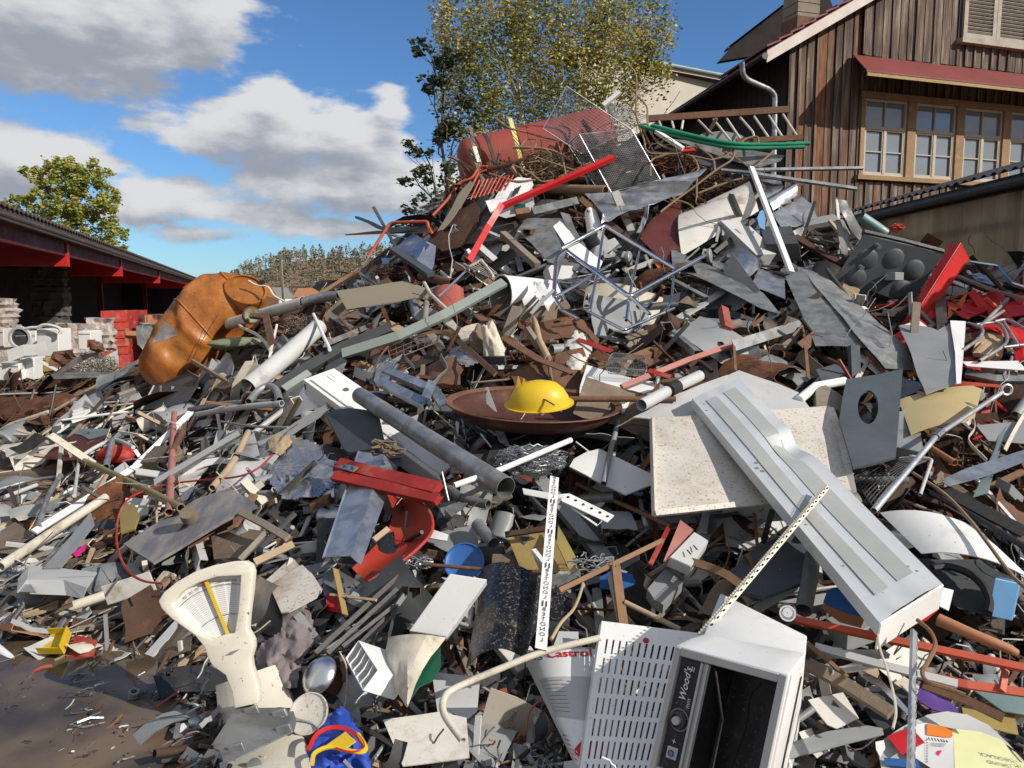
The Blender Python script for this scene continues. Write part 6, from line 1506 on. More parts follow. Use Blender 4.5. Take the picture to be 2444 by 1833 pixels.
ba(C, 'small bright red strip beside the white square strip', [(1188, 585, .45), (1270, 578, .45)], 18, 'bright_red', 'B', name='strip', cat='strip')
pn(C, 'corrugated_sheet', 'long dark grey sheet under the green poles', 'metal sheet', [(1090, 500), (1300, 520), (1860, 612), (1830, 650), (1700, 690), (1500, 645), (1300, 565)], 'zinc_dull', .25)
pn(C, 'dark_sheet', 'dark panel between the rebar and the rusty ladder', 'metal sheet', [(1250, 590), (1500, 640), (1700, 690), (1690, 760), (1400, 700), (1250, 650)], 'slate_grey', .15)
pn(C, 'arched_sheet', 'grey arched sheet behind the rusty ladder', 'metal sheet', [(1260, 500), (1320, 465), (1450, 448), (1560, 470), (1640, 510), (1700, 570), (1500, 550)], 'mid_grey', .05, Y=9.0)
for k, (p, w) in enumerate([([(160, 1108, .5), (873, 1096, .35)], 22), ([(170, 1135, .5), (835, 1232, .35)], 24), ([(-60, 1110, .45), (200, 1135, .5)], 20)]):
    ba(Dv, ['upper slotted grey rail pointing at the window', 'lower slotted grey rail pointing down right', 'short grey rail left of the two slotted rails'][k], p, w, 'galvanised_dirty', 'U', h=.7, name='rail', cat='rail')
# crumpled galvanised sheet
def crumple_sheet():
    pts = [(540, 862), (640, 852), (730, 855), (860, 810), (1000, 782), (1160, 760), (1348, 700), (1260, 780), (1200, 860), (1080, 905), (965, 938), (955, 1030), (905, 1128), (880, 1130), (930, 1000), (940, 945), (820, 985), (700, 1050), (650, 1060), (660, 990), (600, 930)]
    pn(C, 'crumpled_sheet', 'large crumpled galvanised sheet with torn edges below the wire cage', 'metal sheet', [(x, y, .5+.08*math.sin(i*2.1)) for i, (x, y) in enumerate(pts)], 'galvanised', cuts=3, crumple=.05, cs=3.5)
crumple_sheet()
pl(C, 'curved_sheet', 'big off-white curved sheet with dark stripes above the steel bowl', 'metal sheet', [(1168, 1000, .2), (1625, 790, .45), (1690, 980, .5), (1180, 1275, .25)], 'dirty_white', bv=.10, nu=14, nv=10, crumple=.01)
for k in range(3): ba(C, None, [(1470+k*30, 880-k*14, .52), (1410+k*42, 1180-k*40, .48)], 16, 'mid_grey', 'F', parent=OB['curved_sheet'], name='stripe')
pn(C, 'maroon_sheet', 'maroon painted panel hanging below the crumpled galvanised sheet', 'metal panel', [(1175, 915), (1172, 1245), (1112, 1235), (1100, 1350), (905, 1160), (960, 1060), (1060, 960)], 'maroon', .3)
MATS['maroon_lit'] = MATS['faded_red']
pl(C, 'white_drum', 'white enamel drum end behind the crumpled galvanised sheet', 'drum', [(540, 990, .3), (610, 950, .35), (660, 1100, .35), (560, 1140, .3)], 'white_paint', bu=.04)
ba(C, 'bright white tube light lying across the right slope', [(1640, 690, .6), (1905, 1385, .5)], 32, 'white_paint', 'B', h=.6, name='tube_light', cat='tube light')
bowl(C, 1690, 930, 110, (.2, -.6, .5), 'bright_steel', 'blue tinged polished steel pan right of the curved sheet', 'steel_pan', 'pan', off=.25, deep=.4, sq=.7)
# steel bowl (boiler half)
def steel_bowl():
    L0 = [(1560, 1125), (1500, 1180), (1440, 1250), (1385, 1310), (1390, 1345)]; R0 = [(1700, 1105), (1745, 1200), (1765, 1260), (1700, 1350), (1605, 1430)]
    rows = []
    for (x0, y0), (x1, y1) in [((p.x, p.y), (q.x, q.y)) for p, q in zip(spline([V3((*p, 0)) for p in L0], 3), spline([V3((*p, 0)) for p in R0], 3))]:
        rows.append([C.p(x0+(x1-x0)*t/10, y0+(y1-y0)*t/10, .25+.18*math.sin(math.pi*t/10)) for t in range(11)])
    MB().grid(rows).build('boiler_shell', 'bright_steel', solid=.006, smooth=80, label='rounded shiny steel boiler shell with rust stains', cat='boiler shell'); HERO.append((1765, 610, 'the shiny steel boiler shell', 'boiler_shell', 130))
steel_bowl()
ba(C, 'dark square bar running over the boiler shell', [(1390, 1240, .4), (1650, 1025, .45)], 30, 'dark_steel', 'L')
pn(Dv, 'duct_piece', 'polished blue reflecting duct piece below the slotted rails', 'duct', [(150, 1190), (230, 1160), (330, 1180), (350, 1235), (250, 1330), (180, 1310)], 'bright_steel', .35, crumple=.05)
pl(Dv, 'duct_piece', 'polished steel duct mouth right of the blue reflecting one', 'duct', [(205, 1330, .3), (430, 1212, .3), (440, 1290, .35), (280, 1390, .35)], 'bright_steel', bv=.07)
pn(Dv, 'duct_cone', 'dull folded grey duct cone below the polished duct mouth', 'duct', [(275, 1408), (470, 1295), (530, 1340), (568, 1440), (430, 1500), (330, 1500)], 'galvanised', .3, crumple=.02)
pn(Dv, 'blue_drum', 'blue and white drum edge right of the big curved sheet', 'drum', [(190, 1400), (215, 1380), (230, 1450), (225, 1520), (190, 1500), (175, 1440)], 'light_blue', .3)
# grey metal casing in the middle
def casing():
    t = thing('grey_casing', C.p(330, 1200, .1), 'big folded grey casing with a white edge left of the chrome frame', 'casing'); HERO.append((1330, 590, 'the folded grey casing', 'grey_casing', 220))
    pn(C, 'face', None, None, [(90, 1115, .35), (332, 1085, .4), (440, 1230, .38), (575, 1395, .3), (480, 1370, .25), (300, 1315, .3), (190, 1190, .32)], 'zinc_dull', parent=t, crumple=.01)
    pn(C, 'top_face', None, None, [(90, 1112, .35), (165, 1022, .25), (388, 1028, .3), (332, 1085, .4)], 'zinc_dull', parent=t, crumple=.01)
    pn(C, 'white_edge', None, None, [(332, 1083, .41), (388, 1028, .32), (480, 1170, .34), (660, 1310, .3), (640, 1362, .34), (470, 1290, .38)], 'white_paint', parent=t, crumple=.006)
casing()
pn(C, 'bent_strip', 'grey curled strip right of the folded grey casing', 'strip', [(380, 985), (440, 1000), (480, 1100), (560, 1230), (540, 1250), (450, 1140), (400, 1040)], 'zinc_dull', .34)
ba(B, 'grey folded strip lying above the brown wooden board', [(1570, 870, .4), (1870, 800, .35)], 60, 'zinc_dull', 'L', h=.4)
ba(B, 'short piece of broken brown wood under the white moulded seat', [(1470, 915, .4), (1560, 900, .4)], 45, 'wood_brown', 'B', name='wood_piece', cat='wood')
ba(C, 'long dark timber beam sloping below the grey casing', [(0, 1130, .25), (230, 1340, .2)], 40, 'wood_grey', 'B', name='beam', cat='beam')
ba(Lv, 'grey metal channel sloping right below the chrome frame', [(1080, 50, .28), (1310, 240, .25)], 44, 'galvanised', 'U', name='channel', cat='channel')
pn(C, 'grey_slab', 'long grey sheet steel slab sloping right of the chrome frame', 'metal sheet', [(1110, 1225), (1250, 1290), (1530, 1405), (1720, 1520), (1830, 1659), (1700, 1620), (1350, 1440), (1120, 1350)], 'zinc_dull', .35)
pn(C, 'pale_slab', 'pale galvanised sheet with a clean corner right of the grey slab', 'metal sheet', [(1690, 1360), (1860, 1420), (1865, 1560), (1640, 1470)], 'galvanised', .3)
ba(C, 'grey angle lying under the grey slab', [(1130, 1420, .3), (1360, 1540, .28)], 34, 'galvanised_dirty', 'L')
pn(C, 'orange_sheet', 'narrow bright orange sheet behind the chrome frame', 'metal sheet', [(978, 1270), (1010, 1290), (1085, 1390), (1060, 1400), (1000, 1320)], 'orange', .15)
# chrome frame on castors
def chrome_frame():
    t = thing('chrome_trolley', C.p(840, 1545, .4), 'upturned chrome tube trolley frame with two castors', 'trolley frame'); HERO.append((1500, 680, 'the chrome trolley frame', 'chrome_trolley', 360))
    w = 26
    def tb(p, ww=w, n='tube'): pi(C, None, p, ww, 'chrome', parent=t, name=n, round_=2.5, hollow=0)
    tb([(335, 1550, .62), (355, 1290, .66), (420, 1240, .66), (838, 1545, .75), (1345, 1268, .55)])
    tb([(335, 1545, .62), (400, 1640, .62), (500, 1690, .6)]); tb([(385, 1228, .6), (675, 1072, .5), (1140, 1362, .6)]); tb([(668, 1080, .5), (622, 1390, .6), (575, 1640, .5)], 20)
    tb([(905, 1228, .55), (835, 1540, .7), (815, 1700, .5)], 20); tb([(1132, 1362, .6), (1115, 1560, .55), (1075, 1650, .5)], 20)
    tb([(345, 1548, .62), (770, 1300, .4)], 20); tb([(850, 1550, .74), (970, 1660, .6)]); tb([(350, 1420, .6), (415, 1575, .55)], 16)
    tb([(560, 1640, .5), (800, 1765, .5), (1130, 1620, .5)], 22)
    for x, y in ((832, 1292), (1362, 1275)):
        q = C.p(x, y, .5); ax = V3((.9, -.4, .1)).normalized()
        MB().lathe(q-ax*.02, q+ax*.02, [(0, .01), (0, .06), (.2, .068), (.8, .068), (1, .06), (1, .01)], 22).build('castor', 'mid_grey', t)
        MB().lathe(q-ax*.023, q+ax*.023, [(0, .002), (0, .03), (1, .03), (1, .002)], 16).build('hub', 'aluminium', t)
        MB().box(q+V3((-.04, 0, .03)), (.05, .05, .06), Matrix.Rotation(.4, 3, 'Y')).build('castor_fork', 'aluminium', t, bevel=.006)
chrome_frame()
def bucket():
    a = at(1196, 707, 6.55); dirn = V3((.66, .42, -.03)); b = a+dirn.normalized()*.52; r = 50/F_PX*6.55
    t = thing('white_bucket', b, 'white plastic bucket lying on its side, open towards the left', 'bucket'); HERO.append((1250, 705, 'the white bucket', 'white_bucket', 150))
    m = MB(); m.lathe(a, b, [(0, r), (.05, r*1.0), (.3, r*.985), (.6, r*.96), (.8, r*.93), (.97, r*.9), (1, r*.86), (1, .01)], 48, squash=1.); m.build('shell', 'white_paint', t, smooth=60)
    MB().lathe(a, b, [(.0, r*.97), (.5, r*.95), (.96, r*.88), (.96, .01)], 48).build('inside', 'mid_grey', t, smooth=60)
    MB().lathe(a-(b-a)*.012, a+(b-a)*.03, [(0, r*.97), (0, r*1.03), (1, r*1.03), (1, r)], 48).build('rim', 'white_paint', t)
    ax = (b-a).normalized(); cd = (V3((0, 0, EYE))-a); cd = (cd-ax*cd.dot(ax)).normalized(); up = ax.cross(cd).normalized()
    if up.z < 0: up = -up
    def sf(x, y):      # x along the circumference, y along the axis
        def g(u, v):
            an = x+u/r; rr = r*1.004*(.985-.05*y); return a+ax*(y*.52+v)+cd*(rr*math.cos(an))+up*(rr*math.sin(an))
        return g
    text('Für Lebensmittel - Bitte sauber halten', V3(), V3((1, 0, 0)), V3((0, 0, 1)), .019, 'ink_grey', t, surf=sf(-.15, .30), name='small_print')
    text('G', V3(), V3((1, 0, 0)), V3((0, 0, 1)), .05, 'ink_grey', t, surf=sf(-.95, .24), name='emblem', bold=.03)
    m = MB(); g = sf(.25, .80); m.grid([[g(u*.012, v*.05) for u in range(-2, 3)] for v in (0, 1)]); m.build('red_label', 'ink_red', t)
    text('+', V3(), V3((1, 0, 0)), V3((0, 0, 1)), .045, 'ink_white', t, surf=lambda x, y: g(x, y+.022)+cd*.002, name='emblem', bold=.03)
    MB().tube([at(1260, 737, 6.3), at(1208, 768, 6.25), at(1186, 772, 6.25), at(1172, 762, 6.3)], .004, 6).build('handle', 'galvanised', t)
bucket()
pn(C, 'torn_bag', 'torn white plastic film around the end of the white bucket', 'plastic film', [(200, 1440), (260, 1460), (330, 1540), (345, 1600), (300, 1640), (240, 1600), (210, 1540)], 'white_paint', .7, crumple=.06, cuts=3)
ba(C, 'thin grey blue bar standing before the white bucket', [(345, 1500, .9), (195, 1660, .85)], 20, 'mid_grey', 'L')
# left shoulder
cu_ = thing('steel_hopper', B.p(860, 1250, .2), 'shiny galvanised hopper with a dark rim on the left shoulder', 'hopper'); HERO.append((995, 590, 'the shiny hopper', 'steel_hopper', 110))
pn(B, 'left_face', None, None, [(660, 1140, .35), (790, 1035, .3), (900, 1120, .4), (800, 1240, .45)], 'bright_steel', parent=cu_, crumple=.02)
pn(B, 'right_face', None, None, [(880, 1100, .4), (942, 1128, .35), (930, 1240, .35), (905, 1300, .4), (800, 1240, .45)], 'aluminium', parent=cu_, crumple=.02)
ba(B, None, [(655, 1145, .48), (910, 1315, .5)], 50, 'slate_grey', 'B', h=.5, parent=cu_, name='rim')
pn(B, 'brown_board', 'large dark brown board leaning below the orange tube handle', 'board', [(890, 1085), (1090, 900), (1200, 830), (1235, 880), (1215, 1000), (1120, 1130), (985, 1165), (950, 1130)], 'rust_dark', .3, th=.01)
pn(B, 'leaning_board', 'grey beige board leaning steeply beside the orange rack', 'board', [(950, 1030), (1050, 870), (1100, 770), (1170, 700), (1195, 712), (1110, 860), (1040, 960), (985, 1020)], 'taupe', .42, th=.01)
hd = pi(B, 'orange red bent tube handle sticking out over the left shoulder', [(490, 1205, .4), (640, 972, .45), (885, 965, .45), (890, 1000, .4), (920, 1050, .35)], 22, 'orange_red', round_=3, name='bent_handrail', cat='handle')
pn(B, 'dark_strip', 'dark bent metal strip jutting out left against the sky', 'strip', [(405, 928), (430, 932), (520, 965), (600, 1005), (900, 995), (905, 1020), (640, 1040), (550, 1010), (490, 975), (410, 945)], 'dark_steel', .35)
pn(B, 'dark_strip', 'lower thin dark strip jutting out left over the wood', 'strip', [(340, 1048), (560, 1025), (900, 1020), (900, 1040), (600, 1045), (345, 1056)], 'wood_brown', .35)
pi(B, 'rusty pipe end under the shiny hopper', [(840, 1325, .3), (1050, 1370, .25)], 60, 'rust_pipe')
pn(B, 'blue_scrap', 'small sky blue plastic piece left of the shiny hopper', 'plastic piece', [(580, 1205), (640, 1205), (630, 1240), (590, 1245)], 'light_blue', .3)
tangle(B, 640, 1310, 100, 55, 50, .004, 'rust_dark', 'wire_basket', 'squashed rusty wire basket left of the shiny hopper', 'wire basket', 31, .2)
pn(B, 'black_bag', 'black plastic heap at the left end of the crest', 'plastic bag', [(130, 1410), (200, 1365), (300, 1360), (380, 1340), (300, 1410), (200, 1440)], 'black_rubber', .2, crumple=.05, cuts=3)
ba(B, 'long brown timber leaning on the left shoulder', [(170, 1450, .35), (430, 1290, .3)], 26, 'wood_brown', 'B', name='timber', cat='timber')
# taupe panel, long beams
pn(Fv, 'taupe_sheet', 'taupe sheet metal panel with a folded lower edge', 'metal panel', [(560, 262, .4), (995, 197, .38), (1185, 255, .35), (1190, 325, .38), (1078, 308, .42), (985, 330, .44), (630, 385, .45)], 'taupe', Y='c', th=.01, cuts=1, crumple=.004)
ba(Fv, None, [(630, 386, .46), (985, 331, .45)], 12, 'taupe', 'F', parent=OB['taupe_sheet'], name='fold')
ba(Fv, 'long sage grey beam running from the bucket down left', [(1690, 215, .75), (1280, 440, .65), (980, 580, .55), (600, 700, .5)], 66, 'grey_green', 'L', h=.35, up=V3((.3, -.55, .8)), name='beam', cat='beam')
ba(Fv, 'dark green grey beam below the long sage one', [(930, 520, .45), (600, 660, .45), (380, 790, .42), (200, 910, .4)], 74, 'dark_grey', 'L', h=.6, up=V3((.3, -.6, .7)), name='beam', cat='beam')
ba(Fv, 'lower olive grey beam end beside the white locker', [(400, 810, .4), (230, 920, .38)], 50, 'grey_green', 'L', up=V3((.3, -.6, .7)), name='beam', cat='beam')
wb = pi(Fv, 'fat shaded white pipe running down left beside the white locker', [(445, 500, .5), (220, 700, .48), (-20, 895, .45)], 122, 'light_grey', hollow=.06, seg=24)  # white pipe, its shadow tone is painted in as grey
pi(Fv, 'thin white stick standing by the fat pipe', [(410, 415, .75), (518, 650, .65)], 24, 'white_paint', hollow=0, name='stick', cat='stick')
# wide-mesh grid, plaster lumps, sheet fragments
ms = wiremesh([Fv.p(900, 640, .3), Fv.p(1260, 490, .35), Fv.p(1230, 600, .4), Fv.p(920, 720, .36)], 7, 3, .004, .005); ms.build('wire_grid', 'dusty_brown', label='piece of wide mesh steel grid below the sage beam', cat='wire grid'); HERO.append((990, 830, 'the wide mesh grid', 'wire_grid', 120))
wr(Fv, 'rusty hoop curving round the double channel frame', [(815, 915), (810, 800), (860, 680), (940, 600), (1060, 550), (1200, 520)], .008, 'rust_pipe', .4, name='hoop', cat='hoop')
def lump(V, x, y, rx, ry, mt, name, label, cat, seed, off=.15, rot=0., parent=None, flat=.6, rough=.35):
    c = V.p(x, y, off); ax = mpx(V, x, y, rx); az = mpx(V, x, y, ry); bm = bmesh.new(); bmesh.ops.create_icosphere(bm, subdivisions=4, radius=1)
    ro = Matrix.Rotation(rot, 3, 'Y')
    for v in bm.verts:
        q = v.co.copy(); h = 1+rough*noise.fractal(q*1.3+V3((seed*5., 0, 0)), .8, 2, 4); h = h*(.8+.2*abs(max(abs(q.x), abs(q.z)))**-1) if 0 else h
        v.co = c+ro @ V3((q.x*ax*h, q.y*(ax+az)*.5*flat*h, q.z*az*h))
    bm.verts.index_update(); m = MB(); m.add([v.co.copy() for v in bm.verts], [tuple(v.index for v in f.verts) for f in bm.faces]); bm.free()
    o = m.build(name, mt, parent, smooth=70)
    if parent is None: tag(o, label, cat); HERO.append((*V.px(x, y), 'the '+' '.join(label.split()[:4]), name, 2*rx/V.k))
    return o
lump(Fv, 1600, 650, 60, 170, 'plaster', 'plaster_lump', 'tall lump of cream plaster with a brown side', 'plaster lump', 1, .25, -.25)
lump(Fv, 1520, 640, 60, 150, 'dusty_brown', 'plaster_lump', 'brown stone like lump joined to the cream plaster', 'plaster lump', 2, .18, -.2)
pn(Fv, 'plaster_slab', 'broken cream slab above the foil in the rusty hollow', 'slab', [(1270, 480), (1330, 460), (1380, 520), (1500, 475), (1545, 505), (1490, 580), (1400, 610), (1360, 540)], 'plaster', .3, th=.03, crumple=.03)
cloth(Fv, 'crushed_foil', 'crushed silver foil in the rusty hollow', 'foil', [(1260, 660), (1350, 630), (1470, 590), (1510, 640), (1490, 740), (1420, 760), (1330, 720), (1280, 740)], 'steel_foil', .05, .25, 17, n=18)
ba(Fv, 'curved strip of brown wood arching over the foil', [(1100, 560, .4), (1250, 535, .42), (1350, 580, .42), (1480, 690, .4), (1610, 810, .38)], 30, 'wood_brown', 'B', h=.4, curve=5, name='wood_strip', cat='wood')
pn(Fv, 'pale_flap', 'curled pale metal flap left of the foil', 'metal sheet', [(1160, 570), (1210, 560), (1260, 590), (1290, 650), (1250, 650), (1220, 620)], 'taupe', .36, crumple=.04, cuts=3)
pi(Fv, 'tan stake leaning behind the sage beam', [(1140, 205, .3), (1180, 280, .32), (1290, 385, .35)], 24, 'cream_dirty', hollow=0, name='stake', cat='stake')
pi(Fv, 'brown round post standing behind the sage beam', [(1155, 340, .3), (1145, 460, .3)], 40, 'wood_grey', hollow=0, name='post', cat='post')
ba(B, 'chrome strip running up to the old wire rack', [(960, 1460, .3), (1130, 1300, .35), (1230, 1190, .35)], 14, 'chrome', 'F', name='strip', cat='strip')
bs = thing('dish_rack', B.p(1230, 1270, .3), 'old white wire rack with rusty hooks above the bucket', 'rack'); HERO.append((1155, 640, 'the old wire rack', 'dish_rack', 80))
for k in range(7): wr(B, None, [(1160+k*14, 1270-k*8, .4), (1290+k*9, 1330-k*4, .38)], .003, 'cream', parent=bs, name='wire')
wr(B, None, [(1125, 1245, .42), (1160, 1260, .42), (1220, 1230, .42), (1245, 1215, .42)], .012, 'insulation', parent=bs, name='hook'); wr(B, None, [(1245, 1225, .42), (1310, 1310, .4), (1320, 1340, .4)], .014, 'cream_dirty', parent=bs, name='hook')
mat('olive_brass', (.30, .24, .12), .5, .2, .35, (.2, .12, .06), 5, .2, .15, 25, .5)
# ---------- left: orange tank, appliances, debris ----------
def crushed_tank():
    pathp = [(-30, 1060, 8.4), (95, 930, 8.45), (250, 770, 8.5), (425, 595, 8.6), (600, 460, 8.7), (760, 378, 8.8), (900, 322, 8.9), (1000, 300, 9.0)]
    rad = [215, 262, 300, 330, 328, 285, 215, 110]
    ctr = [S.p(x, y, 0, Y) for x, y, Y in pathp]; rr = [w/3.858/F_PX*8.7 for w in rad]
    c2 = spline(ctr, 8); r2 = []
    for i in range(len(c2)):
        x = i/8; k = min(int(x), len(rr)-2); f = x-k; f = f*f*(3-2*f); r2.append(rr[k]*(1-f)+rr[k+1]*f)
    t = thing('orange_tank', ctr[3]-V3((0, 0, .4)), 'big crushed orange steel tank with a manhole ring', 'tank'); HERO.append((520, 770, 'the crushed orange tank', 'orange_tank', 290))
    m = MB(); rings = []; seg = 72
    d0 = (c2[-1]-c2[0]).normalized(); u, w = perp(d0)
    ends = [(c2[0]-d0*.10, .5), (c2[0]-d0*.15, .1)]
    for i, (c, r) in enumerate([(c2[0]-d0*.12, .02), (c2[0]-d0*.10, r2[0]*.6)]+list(zip(c2, r2))+[(c2[-1]+d0*.05, r2[-1]*.7), (c2[-1]+d0*.07, .01)]):
        ring = []
        for k in range(seg):
            a = 2*math.pi*k/seg; q = c+u*(r*math.cos(a))+w*(r*math.sin(a)); dirv = (q-c).normalized() if r > .03 else d0
            h = .035*noise.fractal(q*1.4, .8, 2, 3)+.03*(.35-abs(noise.noise(q*2.6)))+.008*noise.noise(q*9)
            # two deep dents pushed in from the camera side
            for dc, rad_, dep in ((S.p(330, 590, 0, 8.35), .26, .13), (S.p(150, 830, 0, 8.15), .2, .07), (S.p(600, 760, 0, 8.4), .2, .09), (S.p(60, 640, 0, 8.2), .16, .07)):
                e = (q-dc).length/rad_; h -= dep*math.exp(-e*e*1.4) if e < 2.2 else 0
            e = (q-S.p(560, 440, 0, 8.38)).length; h += .05*math.exp(-((e-.42)/.05)**2) if q.y < c.y else 0
            ring.append(q+dirv*h*(1 if r > .1 else 0))
        rings.append(ring+[ring[0]])
    m.grid(rings); m.build('shell', 'tank_orange', t, smooth=70)
    for i_ in (24, 42): MB().tube([V3(q) for q in rings[i_]], .012, 6).build('seam', 'tank_orange', t)
    # manhole ring with lid, facing up towards the camera
    c = S.p(800, 285, .0, 8.44); n = V3((.10, -.80, .60)).normalized()
    ux = (S.p(960, 390, 0, 8.6)-S.p(650, 190, 0, 8.6)).normalized(); ux = (ux-n*ux.dot(n)).normalized(); uy = n.cross(ux); rx, ry = 205/3.858/F_PX*8.6, 150/3.858/F_PX*8.6
    def el(s, h): return [c+ux*(rx*s*math.cos(a))+uy*(ry*s*math.sin(a))+n*h for a in [2*math.pi*k/48 for k in range(49)]]
    MB().grid([el(1.02, -.12), el(1.02, .0), el(.98, .03), el(.9, .035), el(.88, .012)]).build('manhole_ring', 'tank_orange', t, smooth=40)
    MB().grid([el(.88, .012), el(.45, .022), el(.02, .024)]).build('manhole_lid', 'tank_orange', t, smooth=60)
    q = S.p(950, 212, 0, 8.5); MB().lathe(q, q+V3((0, -.02, .01)), [(0, .03), (1, .03), (1, .02)], 16, capb=True).build('hole', 'ink_black', t)
    wr(S, None, [(820, 190, .0), (900, 235, .0), (1000, 250, .05), (1060, 330, .1), (1150, 380, .1)], .010, 'cream', Y=8.35, parent=t, name='hose')
    # strip of exposed primer patches
crushed_tank()
pn(S, 'peeled_patch', 'peeled grey white sheet torn open on the side of the orange tank', 'metal sheet', [(40, 565, .55), (165, 660, .6), (150, 700, .6), (60, 740, .6), (-60, 770, .6), (-20, 660, .55)], 'board_grey', crumple=.03, cuts=3, Y=8.4)
pi(S, 'long pale grey drain pipe lying before the orange tank', [(365, 680, .7), (740, 560, .72), (1330, 390, .7)], 100, 'dirty_white', hollow=.05, seg=22)
pi(S, 'dull grey pipe joined to the pale drain pipe', [(1330, 393, .7), (1500, 345, .7), (1660, 330, .66)], 92, 'galvanised_dirty', hollow=.05, seg=22)
wh = thing('pulley_wheel', S.p(860, 510, .8), 'green pulley wheel with a rusty rim and arm', 'wheel'); HERO.append((600, 755, 'the green pulley wheel', 'pulley_wheel', 40))
q = S.p(852, 512, .85); ax = V3((.45, -.85, .1)).normalized(); r = mpx(S, 852, 512, 78, 7.6)
MB().lathe(q-ax*.05, q+ax*.01, [(0, .01), (0, r*.95), (.2, r*1.08), (.5, r), (.8, r*1.08), (1, r*.95), (1, r*.85)], 30).build('rim', 'rust_pipe', wh)
MB().lathe(q-ax*.02, q+ax*.012, [(0, r*.86), (1, r*.84), (.6, .02)], 30).build('disc', 'sage_green', wh)
ba(S, None, [(850, 515, .92), (985, 530, .9), (1000, 600, .88), (1035, 770, .8)], 56, 'rust_pipe', 'B', h=.5, parent=wh, name='arm')
lump(S, 700, 770, 240, 52, 'sage_green', 'green_casting', 'long green casting with peeling paint under the drain pipe', 'casting', 5, .45, -.06, rough=.15)
wr(S, 'pale bent tube arching behind the pulley wheel', [(560, 590), (540, 545), (600, 515), (680, 540), (760, 620), (900, 690), (990, 780), (1030, 850)], .016, 'cream', .6, name='bent_tube', cat='tube')
pn(S, 'broken_plate', 'fan shaped broken grey plate below the green casting', 'plate', [(470, 1080), (620, 850), (655, 870), (690, 980), (670, 1065), (590, 1080)], 'board_grey', .45, th=.012)
pn(S, 'broken_plate', 'brown grey plate with a folded edge under the fan shaped one', 'plate', [(455, 1110), (640, 1070), (715, 1140), (600, 1190), (480, 1180)], 'dusty_brown', .4, flange=.05, th=.01)
ba(S, 'thin pink and white marker stick behind the drain pipe', [(1085, 600, .6), (1015, 905, .55)], 18, 'white_paint', 'B', name='stick', cat='stick')
tangle(S, 1270, 600, 110, 90, 45, .003, 'dusty_brown', 'wire_nest', 'nest of grey brown wire behind the fat shaded white pipe', 'wire nest', 41, .4)
pn(S, 'picket_piece', 'piece of brown picket boards beside the orange tank', 'boards', [(985, 330), (1100, 370), (1090, 560), (985, 500)], 'wood_brown', .5, Y=8.6, th=.02)
# mesh screen
sc_ = thing('speaker_screen', G.p(1100, 400, .1), 'dark grey mesh screen with a pale frame at the foot of the orange tank', 'screen'); HERO.append((420, 940, 'the dark mesh screen', 'speaker_screen', 120))
pn(G, 'screen', None, None, [(1110, 155, .35), (1330, 290, .3), (1215, 480, .3), (930, 490, .35)], 'dark_grey', parent=sc_, cuts=1)
ba(G, None, [(935, 488, .38), (1110, 158, .38), (1330, 288, .33)], 14, 'light_grey', 'F', parent=sc_, name='frame')
# appliances by the shed
YA = 14.2
def appliance(pts, mt, label, name='washing_machine', cat='washing machine', Y=YA, dep=.55, round_door=None, door=None, group='scrapped white appliances'):
    a, b, c, d = [Q.p(x, y, 0, Y) for x, y in pts]     # top-left, top-right, bottom-right, bottom-left of the front
    n = V3((-.15, 1, 0)).normalized()*dep; t = thing(name, (c+d)/2, label, cat, group); reg(t, Q, pts)
    m = MB().hexa([d, c, c+n, d+n, a, b, b+n, a+n]); m.build('body', mt, t, bevel=.012)
    f = lambda u, v: (a*(1-u)+b*u)*(1-v)+(d*(1-u)+c*u)*v-n*.01
    if round_door:
        u, v, r = round_door; q = f(u, v); ax = V3((0, -1, 0)); MB().lathe(q, q+ax*.03, [(0, r), (1, r*.95), (1, r*.75), (0, r*.7)], 26).build('door_ring', 'light_grey', t); MB().lathe(q, q+ax*.012, [(0, r*.7), (1, .01)], 26).build('door_glass', 'dark_grey', t)
    MB().hexa([f(.03, .16), f(.97, .16), f(.97, .14), f(.03, .14), f(.03, .16)+V3((0, -.01, 0)), f(.97, .16)+V3((0, -.01, 0)), f(.97, .14)+V3((0, -.01, 0)), f(.03, .14)+V3((0, -.01, 0))]).build('panel_edge', 'light_grey', t)
    return t
appliance([(165, 700), (395, 690), (400, 1010), (170, 1010)], 'white_paint', 'white washing machine with a round door by the shed', round_door=(.25, .22, .22))
appliance([(400, 668), (640, 668), (650, 1040), (405, 1040)], 'white_paint', 'tall white fridge with a hose on top by the shed', 'fridge', 'fridge', Y=13.6)
appliance([(-60, 670), (40, 665), (42, 900), (-60, 900)], 'dirty_white', 'white cabinet cut by the photo edge near the shed', 'cabinet', 'cabinet', Y=14.5)
appliance([(-60, 1045), (210, 1050), (215, 1235), (-50, 1235)], 'white_paint', 'white box lying lowest at the photo edge', 'cabinet', 'cabinet', Y=11.8, dep=.4)
appliance([(215, 990), (375, 985), (372, 1230), (215, 1190)], 'white_paint', 'small white cabinet standing below the folded white sheets', 'cabinet', 'cabinet', Y=12., dep=.4)
appliance([(378, 980), (520, 985), (520, 1140), (380, 1140)], 'olive_yellow', 'olive coloured box beside the small white cabinet', 'box', 'box', Y=12.3, dep=.4)
appliance([(855, 690), (1000, 690), (1000, 895), (860, 895)], 'white_paint', 'narrow white fridge in front of the paper bales', 'fridge', 'fridge', Y=14.4)
pn(Q, 'folded_sheet', 'white folded sheet sloping left over the small white cabinet', 'metal sheet', [(80, 900), (260, 840), (270, 965), (95, 1035)], 'white_paint', 0, Y=11.7)
pn(Q, 'folded_sheet', 'white folded sheet rising right of the sloping one', 'metal sheet', [(260, 840), (390, 835), (490, 800), (520, 915), (390, 960), (265, 965)], 'white_paint', 0, Y=11.8)
